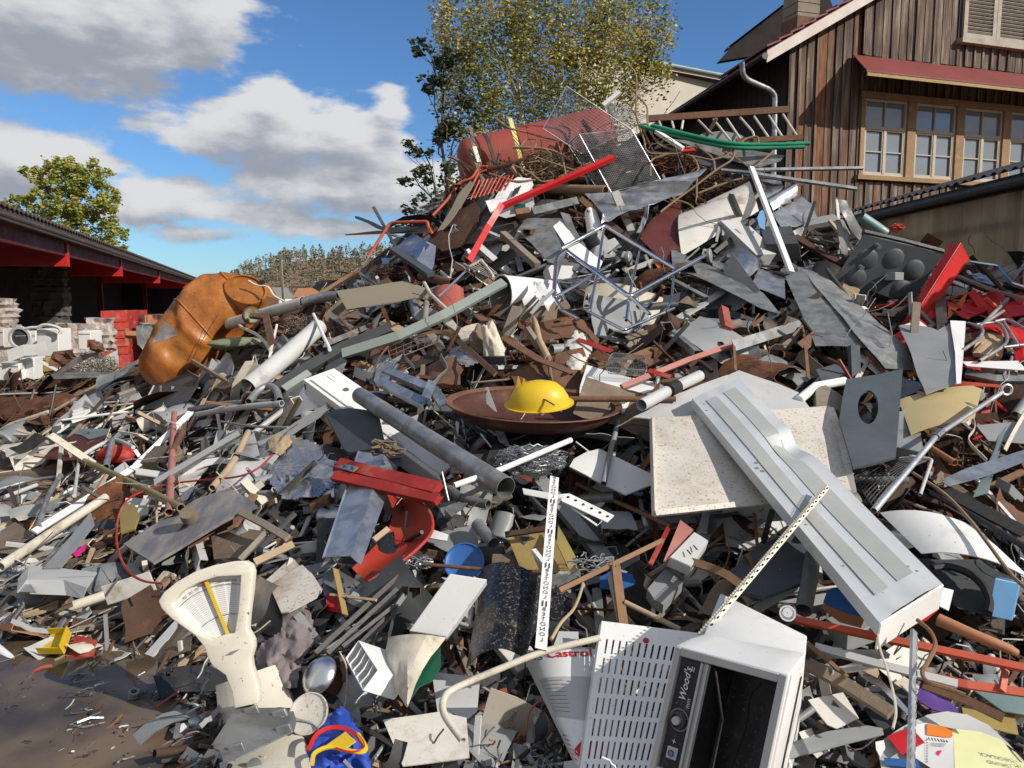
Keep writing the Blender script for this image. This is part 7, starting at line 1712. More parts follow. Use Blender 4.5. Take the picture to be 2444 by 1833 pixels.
wr(Q, 'hose draped over the tall white fridge', [(270, 670), (340, 655), (420, 650), (480, 625), (560, 630), (640, 655), (665, 680), (660, 720)], .03, 'dirty_white', 0, Y=13.5, name='hose', cat='hose')
pn(Q, 'rusty_box', 'torn open rusty brown box below the fridges', 'box', [(580, 920), (820, 890), (870, 980), (760, 1050), (680, 1090), (570, 1070)], 'rust_pipe', 0, Y=11.2, crumple=.12, cuts=3)
pn(Q, 'triangle_sheet', 'white triangular sheet with wire lying on it', 'metal sheet', [(770, 1140), (1010, 1040), (1300, 895), (1305, 1130)], 'white_paint', 0, Y=10.8)
tangle(Q, 1080, 1080, 200, 150, 40, .0035, 'dusty_brown', 'wire_nest', 'loose wire lying over the white triangular sheet', 'wire nest', 43, .6)
pn(Q, 'grey_strip', 'long bluish grey strip below the white triangular sheet', 'strip', [(560, 1160), (720, 1150), (1100, 1130), (1545, 1150), (1540, 1180), (1000, 1205), (590, 1220)], 'galvanised_dirty', 0, Y=10.3)
pn(Q, 'grey_strip', 'grey plank shaped strip rising to the rusty box', 'strip', [(590, 1190), (700, 1080), (880, 960), (1100, 915), (1090, 935), (900, 1030), (720, 1130)], 'zinc_dull', 0, Y=10.5)
ba(Q, 'grey angle leaning on the olive coloured box', [(445, 1005), (640, 1110)], 34, 'light_grey', 'L', 0, Y=11.5)
pn(Q, 'tarp', 'grey tarpaulin hanging beside the orange tank', 'tarpaulin', [(1505, 640), (1560, 590), (1790, 630), (1700, 760), (1600, 1080), (1470, 1080), (1560, 900), (1510, 840)], 'mid_grey', 0, Y=10.6, crumple=.1, cuts=3)
ba(Q, 'pinkish square post beside the grey tarpaulin', [(1395, 660), (1400, 850)], 34, 'clay', 'B', 0, Y=13)
ba(Q, 'short pinkish cross piece on the square post', [(1400, 730), (1520, 735)], 60, 'clay', 'B', 0, Y=13, name='crate_board', cat='board')
mt2 = MB(); rn_ = random.Random(77)
bowl(Q, 1215, 825, 30, (0, -1, .1), 'dusty_brown', 'rusty ring shaped pipe end near the skips', 'pipe_ring', 'pipe', off=-2, deep=.4)
lump(Q, 1060, 860, 60, 50, 'rust_pipe', 'rusty_motor', 'rusty round motor housing before the narrow fridge', 'motor', 9, 2.2, flat=.8)
pn(Q, 'red_scrap', 'small dark red plate behind the rusty motor', 'plate', [(960, 785), (1050, 785), (1045, 870), (955, 875)], 'red_paint', 0, Y=13.2)
# ribbed washboard and the rusty plates
def ribbed(pts, label, n=7):
    c = G.ps(pts, .35); rows = []
    for j in range(n*4+1):
        v = j/(n*4); h = .012*(1 if (j//2) % 2 else -1); rows.append([c[0]*(1-v)+c[3]*v+V3((0, -h, h)), c[1]*(1-v)+c[2]*v+V3((0, -h, h))])
    o = MB().grid(rows).build('ribbed_sheet', 'white_paint', solid=.003, smooth=0, label=label, cat='metal sheet'); reg(o, G, pts)
ribbed([(490, 435), (560, 430), (640, 520), (475, 575)], 'ribbed white sheet among the debris left of the mesh screen')
ribbed([(780, 400), (910, 370), (945, 430), (800, 450)], 'ribbed white sheet close to the mesh screen', 5)
pn(G, 'rusty_sheet', 'large orange brown rusted sheet at the left edge', 'metal sheet', [(-60, 420), (120, 410), (330, 390), (400, 430), (330, 590), (150, 600), (0, 540)], 'rust', .3, crumple=.05, cuts=3)
pn(G, 'fallen_sheet', 'brown sheet with peeling pale blue paint on the mud', 'metal sheet', [(295, 800), (330, 760), (480, 645), (610, 615), (710, 650), (640, 740), (535, 825), (430, 830)], 'maroon', .18, th=.006)
pn(G, 'blue_peel', None, None, [(475, 650), (520, 618), (715, 618), (700, 655), (590, 690), (540, 660)], 'teal_grey', .22, parent=OB['fallen_sheet'])
lump(G, 770, 790, 130, 65, 'red_paint', 'red_helmet', 'glossy red round casing behind the grey tubes', 'casing', 12, .15, rough=.08, flat=.9)
wc = pi(G, 'short cream cylinder with dark rings beside the red casing', [(930, 600, .25), (1110, 510, .28)], 110, 'cream', hollow=.04, seg=24, name='metal_drum', cat='drum')
# long pipes of the left slope
lefts = [([(535, 820), (860, 970), (1195, 1140)], 46, 'olive_brass', 'brass coloured pipe crossing the left slope', 'pipe', .5),
         ([(1150, 515), (1130, 900), (1115, 1170)], 46, 'pink_red', 'upright maroon pipe standing in the left slope', 'pipe', .5),
         ([(1205, 640), (1150, 750), (1100, 795)], 44, 'rust_pipe', 'short rusty pipe end crossing the maroon one', 'pipe', .55),
         ([(0, 1530), (360, 1290), (700, 1070)], 64, 'cream_dirty', 'beige drain pipe low on the left slope', 'pipe', .35),
         ([(1300, 525), (1560, 480), (1860, 450)], 40, 'light_grey', 'light grey tube lying level below the orange tank', 'tube', .5),
         ([(1250, 490), (1500, 450), (1800, 440)], 34, 'mid_grey', 'second grey tube behind the level light grey one', 'tube', .42),
         ([(1640, 440), (1700, 370), (1770, 335), (1820, 360), (1845, 430)], 46, 'galvanised_dirty', 'grey tube bent in a hook beside the fat pipe', 'tube', .55),
         ([(550, 790), (650, 730), (760, 690), (880, 740)], 26, 'light_grey', 'grey tube angle above the brass coloured pipe', 'tube', .5),
         ([(745, 690), (700, 870)], 42, 'galvanised', 'grey tube standing before the red round casing', 'tube', .52),
         ([(520, 830), (490, 1060)], 26, 'light_grey', 'thin grey tube dropping from the brass coloured pipe', 'tube', .4),
         ([(400, 925), (310, 1080), (255, 1270)], 36, 'galvanised_dirty', 'curved grey tube in the left debris', 'tube', .4),
         ([(1640, 640), (1530, 850), (1400, 1010)], 46, 'wood_pale', 'round pale wooden pole leaning by the foil', 'pole', .45),
         ([(1460, 570), (1650, 600), (1900, 610)], 16, 'mid_grey', 'thin grey rod lying level on the left slope', 'rod', .5),
         ([(240, 990), (0, 1080)], 30, 'light_grey', 'grey tube on the mud at the left edge', 'tube', .2),
         ([(-20, 1020), (200, 960), (410, 930)], 22, 'galvanised_dirty', 'thin grey tube running left over the mud', 'tube', .2)]
for pts, w, mt_, lb, nm_, of in lefts: pi(G, lb, [(x, y, of) for x, y in pts], w, mt_, name=nm_, cat=nm_, curve=4 if len(pts) > 2 else 0, hollow=.15 if w > 30 else 0)
ba(G, 'dark grey square bar lying up to the wooden pole', [(1025, 975, .5), (1580, 650, .52)], 40, 'mid_grey', 'B')
ba(G, 'long bright white board sloping across the left debris', [(225, 1300, .38), (640, 1040, .42), (920, 850, .45)], 50, 'white_paint', 'B', h=.3, name='board', cat='board')
ba(G, 'upper white board running on behind the brass pipe', [(900, 860, .4), (1260, 510, .42)], 44, 'white_paint', 'B', h=.3, name='board', cat='board')
pn(G, 'grey_plank', 'wide grey metal strip pointing down to the plastic hood', 'strip', [(290, 1545), (600, 1175), (625, 1250), (400, 1540)], 'mid_grey', .34, th=.012)
pn(G, 'worn_board', 'big worn grey board with a knob on the left slope', 'board', [(820, 1385, .38), (1180, 1160, .4), (1300, 1090, .4), (1520, 1020, .38), (1640, 1080, .36), (1700, 1130, .36), (1560, 1190, .36), (1250, 1370, .36), (1015, 1510, .36)], 'board_grey', th=.016, cuts=2)
q = G.p(1265, 1225, .46); MB().lathe(q, q+V3((0, -.05, .06)), [(0, .02), (.4, .045), (1, .04), (1, .01)], 16, capb=True).build('knob', 'dusty_brown', OB['worn_board'])
pn(G, 'earth_slab', 'mud caked flat slab under the worn grey board', 'slab', [(1400, 1340), (1600, 1280), (1760, 1300), (1600, 1480), (1420, 1490)], 'dusty_brown', .15, th=.02)
ba(G, 'grey wooden batten on the mud caked slab', [(1580, 1490, .3), (1750, 1310, .3)], 36, 'wood_grey', 'B', name='batten', cat='batten')
ba(G, 'splintered batten right of the worn grey board', [(1590, 1170, .36), (1750, 1250, .34), (1900, 1340, .32)], 46, 'wood_grey', 'B', h=.5, name='batten', cat='batten')
ba(G, 'splintered board lying above the cream plates', [(1680, 1500, .32), (1936, 1380, .3)], 50, 'wood_pale', 'B', h=.5, name='batten', cat='batten')
wr(G, 'dark red cable hanging in a long loop on the left slope', [(1800, 790), (1700, 880), (1560, 935), (1300, 960), (1080, 990), (880, 1060), (800, 1150), (770, 1280), (780, 1420), (840, 1550), (940, 1620), (1080, 1640)], .006, 'red_paint', .5, name='cable', cat='cable')
pn(G, 'shoe_sole', 'curved white and yellow sole shaped plastic piece', 'plastic piece', [(790, 1180), (830, 1120), (890, 1120), (920, 1200), (890, 1280), (800, 1310)], 'olive_yellow', .35, th=.01)
pn(G, 'pink_scrap', 'bright pink plastic scrap beside the wide grey strip', 'plastic piece', [(480, 1440), (570, 1370), (560, 1420), (500, 1465)], 'magenta', .38)
for k, (pts, mt_, lb) in enumerate([([(0, 1290), (100, 1230), (220, 1310), (60, 1450), (0, 1440)], 'dusty_brown', 'beige brown slab below the grey tubes by the mud'), ([(20, 720), (190, 700), (240, 730), (140, 820), (40, 800)], 'dirty_white', 'grey white flat lump on the mud at the left edge'),
                                    ([(1180, 940), (1300, 800), (1420, 790), (1330, 930), (1190, 1100)], 'dirty_white', 'dirty white triangular sheet below the dark square bar'), ([(1680, 650), (1720, 800), (1560, 870), (1600, 740)], 'light_grey', 'narrow pale strip right of the wooden pole')]):
    pn(G, ['slab', 'lump_sheet', 'triangle_sheet', 'pale_strip'][k], lb, ['slab', 'sheet', 'metal sheet', 'strip'][k], pts, mt_, .22, crumple=.02)
# lower left
def hood():
    rows = []
    U = [(120, 415), (190, 325), (420, 345), (640, 372)]; Lw = [(110, 505), (180, 420), (420, 420), (575, 470)]; B_ = [(130, 500), (200, 512), (440, 520), (545, 540)]
    t = thing('grey_hood', H.p(330, 480, .1), 'pale grey plastic hood lying on the lower left slope', 'hood'); HERO.append((130, 1390, 'the pale grey plastic hood', 'grey_hood', 190))
    MB().grid([[H.p(x, y, .3) for x, y in U], [H.p(x, y, .4) for x, y in Lw], [H.p(x, y, .3) for x, y in B_]]).build('shell', 'light_grey', t, solid=.006, smooth=20)
    pn(H, 'end_face', None, None, [(112, 500), (120, 415), (185, 420), (240, 505)], 'mid_grey', .36, parent=t)
hood()
cu(H, 'white_plank', 'stained white board below the loop of red cable', 'board', (660, 462, .3), (985, 360, .3), (710, 585, .3), (672, 470, .25), 'dirty_white')
pi(H, 'beige pipe with an open mouth beside the stained white board', [(485, 588, .3), (690, 520, .28)], 66, 'cream_dirty', hollow=.2)
pn(H, 'mud_board', 'pale brown board under the plastic hood', 'board', [(0, 570), (110, 480), (390, 520), (380, 600), (180, 660), (0, 660)], 'wood_pale', .1, th=.012)
def crate():
    t = thing('yellow_scoop', H.p(340, 920, .05), 'bright yellow plastic scoop box by the puddle', 'scoop'); HERO.append((130, 1540, 'the yellow scoop box', 'yellow_scoop', 80))
    a, b, c, d = H.p(335, 780, .16), H.p(470, 775, .18), H.p(425, 905, .2), H.p(258, 905, .18); up = V3((-.01, -.01, .035))
    MB().grid([[a, b], [d, c]]).build('base', 'yellow', t, solid=.004)
    MB().grid([[a, b], [a+up, b+up]]).grid([[d, c], [d+up*.9, c+up*.9]]).grid([[b, c], [b+up*1.3, c+up*1.3]]).build('side', 'yellow', t, solid=.004)
    pn(H, 'red_scoop', 'dark red plastic box right of the yellow scoop', 'box', [(435, 925), (505, 785), (640, 820), (615, 930)], 'red_paint', .14, th=.01)
crate()
pi(H, 'white plastic pipe at the left edge above the puddle', [(-30, 860, .15), (90, 960, .12), (195, 1070, .1)], 62, 'white_paint', hollow=.1)
pi(H, 'brown stick pointing from the scoop to the black motor', [(590, 990, .12), (740, 1090, .12), (840, 1160, .12)], 24, 'wood_brown', hollow=0, name='stick', cat='stick')
def motor():
    t = thing('black_motor', H.p(930, 1290, .0), 'small black electric motor housing at the edge of the puddle', 'motor'); HERO.append((335, 1690, 'the small black motor', 'black_motor', 70))
    c = H.p(930, 1230, .1); MB().box(c, (.09, .06, .05), Matrix.Rotation(.3, 3, 'Z')).build('body', 'dark_steel', t, bevel=.004)
    MB().lathe(c+V3((-.03, 0, .01)), c+V3((-.02, -.01, .055)), [(0, .022), (1, .022), (1, .012), (.6, .011)], 18).build('barrel', 'galvanised_dirty', t)
    for s in (-1, 1): MB().box(c+V3((s*.045, -.01, -.02)), (.02, .05, .045)).build('bracket', 'dark_steel', t, bevel=.003)
motor()
pn(H, 'white_scrap', 'crumpled white plastic floating in the puddle', 'plastic piece', [(180, 1310), (250, 1285), (305, 1310), (290, 1370), (240, 1440), (190, 1440), (220, 1370)], 'white_paint', .02, Y=None, crumple=.03, cuts=3)
pn(H, 'white_scrap', 'small white lump at the bottom of the puddle', 'plastic piece', [(70, 1620), (130, 1575), (185, 1600), (120, 1640), (80, 1655)], 'white_paint', .02, crumple=.03, cuts=3)
ba(H, 'cream strip lying on the near edge of the puddle', [(-40, 1260, .03), (220, 1245, .03)], 30, 'cream', 'F', name='strip', cat='strip')
pn(H, 'foil_strip', 'silver foil strip lying beside the cream strip', 'foil', [(240, 1255), (330, 1235), (460, 1235), (420, 1260), (300, 1270)], 'steel_foil', .03, crumple=.02)
pn(H, 'clear_sheet', 'pale grey broken sheet at the edge of the puddle below the pan', 'sheet', [(1150, 1500), (1180, 1440), (1400, 1410), (1440, 1440), (1360, 1480)], 'light_grey', .05)
for k, (x, y, mt_, w) in enumerate([(610, 1360, 'red_paint', 60), (720, 1380, 'clay', 40), (500, 1375, 'orange', 40), (980, 1310, 'orange', 45), (60, 1465, 'ochre', 90), (560, 1500, 'wood_pale', 50), (350, 1390, 'light_blue', 30), (1190, 1330, 'cream', 50)]):
    pn(H, 'litter_leaf', ['red leaf shaped scrap', 'clay brown scrap', 'orange leaf', 'orange plastic scrap under the black motor', 'ochre strip at the left edge', 'pale splintered wood', 'small pale blue scrap', 'upright cream splinter'][k]+' in the puddle', 'scrap', [(x-w, y+8), (x-w*.2, y-14), (x+w, y-10), (x+w*.4, y+14)], mt_, .015, crumple=.01)
# ---------- right foreground ----------
pn(J, 'dark_door', 'large dark blue black panel in the shadow of the lamp housing', 'door', [(1500, 380, .05), (1620, 240, .08), (1860, 120, .1), (2010, 10, .12), (2130, 200, .15), (2000, 440, .2), (1720, 540, .2), (1560, 500, .15)], 'slate_grey', th=.015)
pi(K, 'long orange red painted bar crossing the lower right', [(380, 670, .25), (1040, 810, .35), (1960, 1005, .4)], 66, 'orange_red', hollow=0, seg=4, name='bar', cat='bar')
ba(K, 'lower orange red bar at the right edge', [(1240, 1040, .25), (1560, 1110, .28), (1960, 1165, .3)], 56, 'orange_red', 'B', h=.5)
ba(K, 'short upright orange bar joining the two long ones', [(1815, 1010, .34), (1790, 1150, .3)], 44, 'orange_red', 'B', h=.5)
pi(K, 'tapered wooden roller lying at the right edge', [(1370, 680, .4), (1600, 780, .42), (1830, 870, .42), (1885, 900, .4)], 92, 'clay', hollow=0, taper=.6, seg=20, name='roller', cat='roller')
cu(K, 'blue_box', 'pale blue glossy box standing at the right edge', 'box', (1745, 405, .4), (1908, 440, .4), (1695, 655, .4), (1760, 395, .28), 'light_blue')
pn(K, 'white_box_end', 'white box end behind the lamp housing tip', 'box', [(1390, 470), (1470, 490), (1440, 620), (1380, 590)], 'white_paint', .35)
pn(K, 'dark_hood', 'black rounded hood with a dusty mesh under the white fender', 'hood', [(1230, 260), (1640, 290), (1860, 400), (1860, 620), (1700, 650), (1500, 610), (1380, 450)], 'dark_grey', .15, crumple=.02)
wr(K, 'black rubber band arching over the dark hood', [(1330, 340), (1430, 330), (1560, 370), (1660, 450), (1710, 560), (1700, 640)], .016, 'black_rubber', .32, name='band', cat='band')
pn(K, 'red_light', 'bright red plastic lamp glass under the lamp housing end', 'lamp glass', [(1185, 680), (1340, 590), (1375, 610), (1300, 680), (1215, 705)], 'bright_red', .45, crumple=.02)
ba(K, 'grey weathered double rail below the orange red bar', [(560, 830, .3), (1040, 960, .34), (1500, 1075, .36)], 50, 'light_grey', 'U', h=.6, name='rail', cat='rail')
ba(K, 'dark rusty timber lying across the lower right', [(510, 975, .28), (760, 1110, .28), (1060, 1300, .3)], 86, 'dusty_brown', 'B', h=.5, name='timber', cat='timber')
ba(K, 'second narrow brown timber above the dark rusty one', [(500, 830, .3), (770, 1060, .28)], 30, 'wood_brown', 'B', h=.5, name='timber', cat='timber')
pr = thing('upright_rail', K.p(1220, 1650, .3), 'upright galvanised slotted rail standing before the orange bars', 'rail'); HERO.append((2190, 1680, 'the upright slotted rail', 'upright_rail', 330))
ba(K, None, [(1232, 765, .62), (1215, 1700, .4)], 44, 'galvanised', 'U', h=.5, parent=pr, name='rail', up=V3((.1, -1, .1)))
for k in range(16): ba(K, None, [(1232-k*1.1, 800+k*55, .640-k*.013), (1232-k*1.1, 830+k*55, .638-k*.013)], 9, 'ink_grey', 'F', parent=pr, name='slot')
wr(K, 'brown steel cable hanging from the lamp housing end', [(1230, 680), (1320, 760), (1350, 850), (1300, 960), (1265, 1030), (1300, 1090), (1420, 1130), (1550, 1180)], .007, 'wood_brown', .6, name='cable', cat='cable')
wr(K, 'thin pale wire dropping in front of the weathered rail', [(970, 690), (980, 850), (1030, 1000), (1070, 1150), (1090, 1290), (1070, 1400)], .004, 'cream_dirty', .6, name='wire')
pn(K, 'grey_gutter', 'grey rounded channel lying at the bottom right of the cabinet', 'channel', [(340, 1510), (640, 1420), (900, 1380), (1000, 1400), (1010, 1440), (700, 1520), (340, 1620)], 'mid_grey', .2, crumple=.01)
pn(K, 'cream_scrap', 'cream stained plate right of the cabinet', 'plate', [(510, 1215), (740, 1165), (845, 1330), (700, 1395), (640, 1370)], 'dirty_white', .2)
pn(K, 'blue_barrel', 'dented dark blue barrel piece with an orange stripe', 'barrel', [(640, 480, .25), (760, 475, .3), (860, 520, .3), (905, 600, .28), (885, 670, .25), (700, 610, .28), (610, 570, .2)], 'blue_paint', crumple=.02)
pn(K, 'orange_stripe', None, None, [(610, 575, .2), (700, 612, .28), (885, 672, .25), (860, 735, .2), (720, 700, .2), (590, 600, .18)], 'clay', parent=OB['blue_barrel'])
pi(K, 'dented steel silencer in the shade of the lamp housing', [(540, 260, .2), (520, 420, .22), (480, 620, .2)], 110, 'zinc_dull', hollow=.05, seg=20, name='silencer', cat='silencer')
q = K.p(375, 630, .35); ml = MB(); ml.lathe(q, q+V3((-.3, -.9, .2)).normalized()*.03, [(0, .02), (0, .034), (.6, .036), (1, .030), (1, .024), (.4, .018), (.4, .002)], 24); o = ml.build('round_lens', 'chrome', label='small round chrome lens beside the cabinet top', cat='lens')
pn(K, 'purple_drape', 'dark purple shiny plastic below the weathered rail', 'plastic sheet', [(1250, 1100), (1350, 1120), (1500, 1230), (1560, 1290), (1330, 1260), (1230, 1200)], 'purple', .2, crumple=.04, cuts=3)
pn(K, 'steel_tool', 'shiny steel lever lying under the weathered rail', 'lever', [(860, 1050), (900, 1035), (990, 1080), (1190, 1300), (1160, 1310), (980, 1130)], 'bright_steel', .25)
ba(K, 'rusty bar with holes at the lower right', [(1270, 1110, .3), (1550, 1210, .32), (1800, 1330, .32)], 64, 'rust_pipe', 'F', t=.008)
pn(K, 'yellow_green_sheet', 'rust and green stained sheet at the right edge', 'metal sheet', [(1520, 1260), (1700, 1230), (1870, 1290), (1900, 1440), (1700, 1400), (1540, 1330)], 'olive_yellow', .15)
pn(K, 'teal_sheet', 'smooth grey blue sheet at the right edge', 'metal sheet', [(1600, 1150), (1936, 1200), (1960, 1320), (1800, 1290)], 'teal_grey', .18)
def labels_bag():
    pts = [(1000, 1700), (980, 1560), (1000, 1470), (1130, 1390), (1300, 1310), (1430, 1285), (1560, 1300), (1700, 1370), (1830, 1500), (1960, 1640), (1980, 1760)]
    def f(x, y, d=0.): return K.p(x, y, .18+d-((x-1480)/900)**2*.10, None)
    t = thing('labelled_drum', f(1450, 1650), 'round plastic wrapped drum lid covered with labels at the bottom right', 'drum'); HERO.append((2270, 1770, 'the labelled drum lid', 'labelled_drum', 350))
    outline([f(*p) for p in pts], 2, .008).build('film', 'light_grey', t, solid=.004, smooth=70)
    def lab(name, pp, mt, d): outline([f(x, y, d) for x, y in pp], 1, .0).build(name, mt, t, solid=.001)
    lab('yellow_label', [(1470, 1400), (1640, 1420), (1780, 1470), (1880, 1560), (1960, 1660), (1960, 1760), (1480, 1760)], 'paper_yellow', .012)
    lab('white_label', [(1180, 1380), (1290, 1362), (1470, 1400), (1475, 1760), (1260, 1620), (1200, 1580)], 'paper_white', .012)
    lab('orange_label', [(1295, 1365), (1465, 1400), (1465, 1465), (1295, 1440)], 'label_orange', .016)
    lab('red_label', [(1035, 1450), (1190, 1390), (1280, 1490), (1130, 1575)], 'ink_red', .016)
    lab('blue_label', [(1010, 1590), (1240, 1610), (1250, 1660), (1020, 1640)], 'blue_paint', .014)
    e = f(1382, 1562, .018); g = MB(); g.add([f(1382+26*math.cos(a), 1562+20*math.sin(a), .017) for a in [k*math.pi/10 for k in range(20)]], [tuple(range(20))]); g.build('red_dot', 'magenta', t, smooth=0)
    st = MB()
    for k in range(9):
        x = 1300+k*20; y = 1455+k*3.4; st.add([f(x, y, .017), f(x+8, y+1, .017), f(x+16, y+16, .017), f(x+8, y+15, .017)], [(0, 1, 2, 3)])
    for k in range(9):
        for x in (1290, 1462):
            y = 1475+k*18+(20 if x > 1400 else 0); st.add([f(x, y, .017), f(x+12, y-8, .017), f(x+12, y-2, .017), f(x, y+6, .017)], [(0, 1, 2, 3)])
    st.build('hatched_border', 'ink_black', t, smooth=0)
    m = MB()
    for k in range(4): m.add([f(1320, 1490+k*7, .017), f(1440, 1500+k*7, .017), f(1440, 1502+k*7, .017), f(1320, 1492+k*7, .017)], [(0, 1, 2, 3)])
    m.build('print_line', 'ink_grey', t, smooth=0)
    ux = (f(1700, 1590)-f(1800, 1610)).normalized(); uy = -(f(1700, 1500)-f(1700, 1600)).normalized()
    text('+DECKLACK', f(1765, 1590, .018), ux, uy, .021, 'ink_grey', t, lift=.0)
    text('GRUND', f(1770, 1630, .018), ux, uy, .021, 'ink_grey', t, lift=.0); text('+', f(1632, 1600, .018), ux, uy, .02, 'ink_grey', t, lift=.0)
    text('M -', f(1885, 1640, .018), ux, uy, .021, 'ink_grey', t, lift=.0)
labels_bag()
pn(K, 'torn_label', 'torn white label hanging off the labelled drum lid', 'label', [(955, 1490), (1010, 1480), (1020, 1530), (985, 1590), (960, 1540)], 'paper_white', .2)
# bits round the middle bottom
ba(J, 'long brown stick rising right above the broken plank', [(370, 490, .35), (700, 330, .32), (1050, 160, .3)], 34, 'wood_brown', 'B', name='stick', cat='stick')
ba(J, 'splintered brown plank standing behind the slotted panel', [(745, 330, .32), (765, 500, .3), (795, 720, .28)], 62, 'wood_brown', 'B', h=.4, name='plank', cat='plank')
m = MB(); rn_ = random.Random(9)
for k in range(9):
    a = J.p(725+k*6, 345, .32); m.tube([a, a+V3((rn_.uniform(-.006, .006), 0, rn_.uniform(.02, .06)))], .003, 4, taper=.0005)
m.build('splinters', 'wood_pale', OB['plank'])
pi(J, 'pale round stick lying right of the splintered plank', [(805, 565, .3), (980, 650, .28), (1170, 745, .28)], 38, 'wood_pale', hollow=0, name='stick', cat='stick')
pi(J, 'twisted bare stick right of the stencilled strip', [(320, 810, .4), (385, 700, .4), (460, 620, .38), (500, 540, .36), (528, 450, .35)], 22, 'wood_pale', curve=5, hollow=0, name='stick', cat='stick')
pi(I, 'rusty pipe running level behind the black speckled plate', [(1130, 315, .2), (1500, 345, .18), (1980, 370, .18)], 26, 'rust_pipe')
ob = thing('ochre_box', J.p(250, 280, .1), 'open ochre metal box behind the stencilled strip', 'box'); HERO.append((1290, 1325, 'the open ochre box', 'ochre_box', 170))
pn(J, 'inside', None, None, [(20, 110, .1), (310, 60, .1), (370, 200, .15), (430, 350, .12), (120, 350, .05)], 'ochre', parent=ob, crumple=.02)
pn(J, 'side', None, None, [(365, 60, .22), (500, 305, .2), (435, 350, .2), (355, 180, .22)], 'olive_yellow', parent=ob, th=.008)
ba(J, None, [(15, 120, .2), (315, 75, .22)], 34, 'rust_dark', 'B', parent=ob, name='rim')
ba(J, 'small white strip inside the open ochre box', [(205, 225, .28), (290, 335, .28)], 30, 'white_paint', 'B', name='strip', cat='strip')
pb = thing('pink_bracket', J.p(1100, 250, .1), 'faded pink channel bracket beside a slotted grey box', 'bracket'); HERO.append((1600, 1300, 'the pink bracket', 'pink_bracket', 90))
pn(J, 'web', None, None, [(1170, 28, .35), (1255, 95, .32), (1105, 285, .3), (1060, 295, .3)], 'pink_red', parent=pb, th=.01)
pn(J, 'flange', None, None, [(1085, 65, .3), (1105, 90, .3), (985, 320, .28), (960, 310, .28)], 'red_paint', parent=pb, th=.01)
gb = pn(J, 'slotted_box', 'grey box end with two slots right of the pink bracket', 'box', [(1262, 110, .35), (1352, 165, .33), (1240, 330, .3), (1105, 270, .33)], 'light_grey', th=.006, flange=.05)
for x, y in ((1270, 205), (1228, 235)): ba(J, None, [(x-12, y-16, .36), (x+14, y+14, .36)], 10, 'ink_black', 'F', parent=gb, name='slot')
ba(J, 'bent brown board curving above the cabinet', [(1085, 285, .25), (1250, 300, .3), (1450, 370, .32), (1570, 450, .3)], 54, 'wood_brown', 'B', h=.3, curve=4, name='board', cat='board')
pn(J, 'grey_box', 'grey painted box with a slot in the shaded hollow', 'box', [(955, 480), (1070, 345), (1185, 435), (1060, 580), (1000, 545)], 'mid_grey', .12, flange=.05)
bowl(I, 1405, 300, 130, (-.1, -.75, .6), 'blue_paint', 'round paint lid with a blue sky reflection and steel rim', 'paint_cover', 'lid', off=.1, deep=.2)  # sky reflection on the lid is painted in as blue
pn(J, 'blue_drum_end', 'blue drum end behind the splintered plank', 'drum', [(640, 400), (720, 360), (850, 380), (880, 440), (760, 490), (640, 470)], 'blue_paint', .06)
pn(J, 'grey_boxes', 'grey green folded box lying behind the curved printed sheet', 'box', [(330, 870), (370, 760), (500, 765), (495, 840), (440, 880)], 'light_grey', .14, flange=.06)
pn(I, 'dark_sheet', 'dark bent sheet in the hollow left of the round lid', 'metal sheet', [(1180, 110), (1480, 60), (1500, 190), (1300, 230), (1150, 170)], 'mid_grey', .1, crumple=.04)
pn(I, 'white_shard', 'white enamel shard right of the red chute', 'metal sheet', [(1195, 85), (1300, 120), (1290, 160), (1160, 140)], 'white_paint', .2)
pi(I, 'grey dented cylinder left of the ochre box', [(1490, 50, .2), (1600, 180, .2)], 90, 'zinc_dull', hollow=.05, name='metal_drum', cat='drum')
tangle(I, 1080, 300, 110, 50, 30, .003, 'galvanised', 'spring_coil', 'bed of small steel springs at the end of the red chute', 'springs', 51, .18)
tangle(J, 600, 300, 150, 60, 16, .003, 'mid_grey', 'cable_bundle', 'bundle of thin dark cables beside the ochre box', 'cables', 52, .22, L_=12, step=.2)
tangle(View(500, 1000), 1150, 190, 110, 50, 12, .006, 'dusty_brown', 'iron_ornament', 'wrought iron twig ornament on the galvanised pipe', 'ornament', 53, .6, L_=10, step=.25)
# right edge: red sheets, hoops, chair
for k, (pts, mt_, lb) in enumerate([([(1420, 640), (1560, 580), (1650, 560), (1700, 650), (1560, 740), (1440, 700)], 'bright_red', 'crumpled bright red sheet right of the tongue'), ([(1640, 560), (1936, 540), (1960, 700), (1750, 700)], 'bright_red', 'wide bright red sheet at the right edge'),
                                    ([(1560, 740), (1750, 700), (1960, 720), (1960, 850), (1800, 830), (1650, 800)], 'bright_red', 'bright red sheet behind the grey hoops'), ([(1430, 620), (1500, 590), (1560, 570), (1520, 640), (1440, 690)], 'orange', 'orange curved sheet above the red ones'),
                                    ([(1830, 830), (1960, 850), (1960, 1000), (1900, 990)], 'bright_red', 'lower bright red sheet at the right edge')]):
    pn(E, 'red_sheet' if mt_ != 'orange' else 'orange_sheet', lb, 'metal sheet', pts, mt_, .2+.05*k, crumple=.08, cuts=3, seed=k+50)
pn(E, 'foam_block', 'yellow brown crumbling foam behind the grey hoops', 'foam', [(1600, 950), (1620, 870), (1720, 780), (1800, 840), (1790, 960), (1700, 985)], 'insulation', .25, crumple=.06, cuts=3, th=.03)
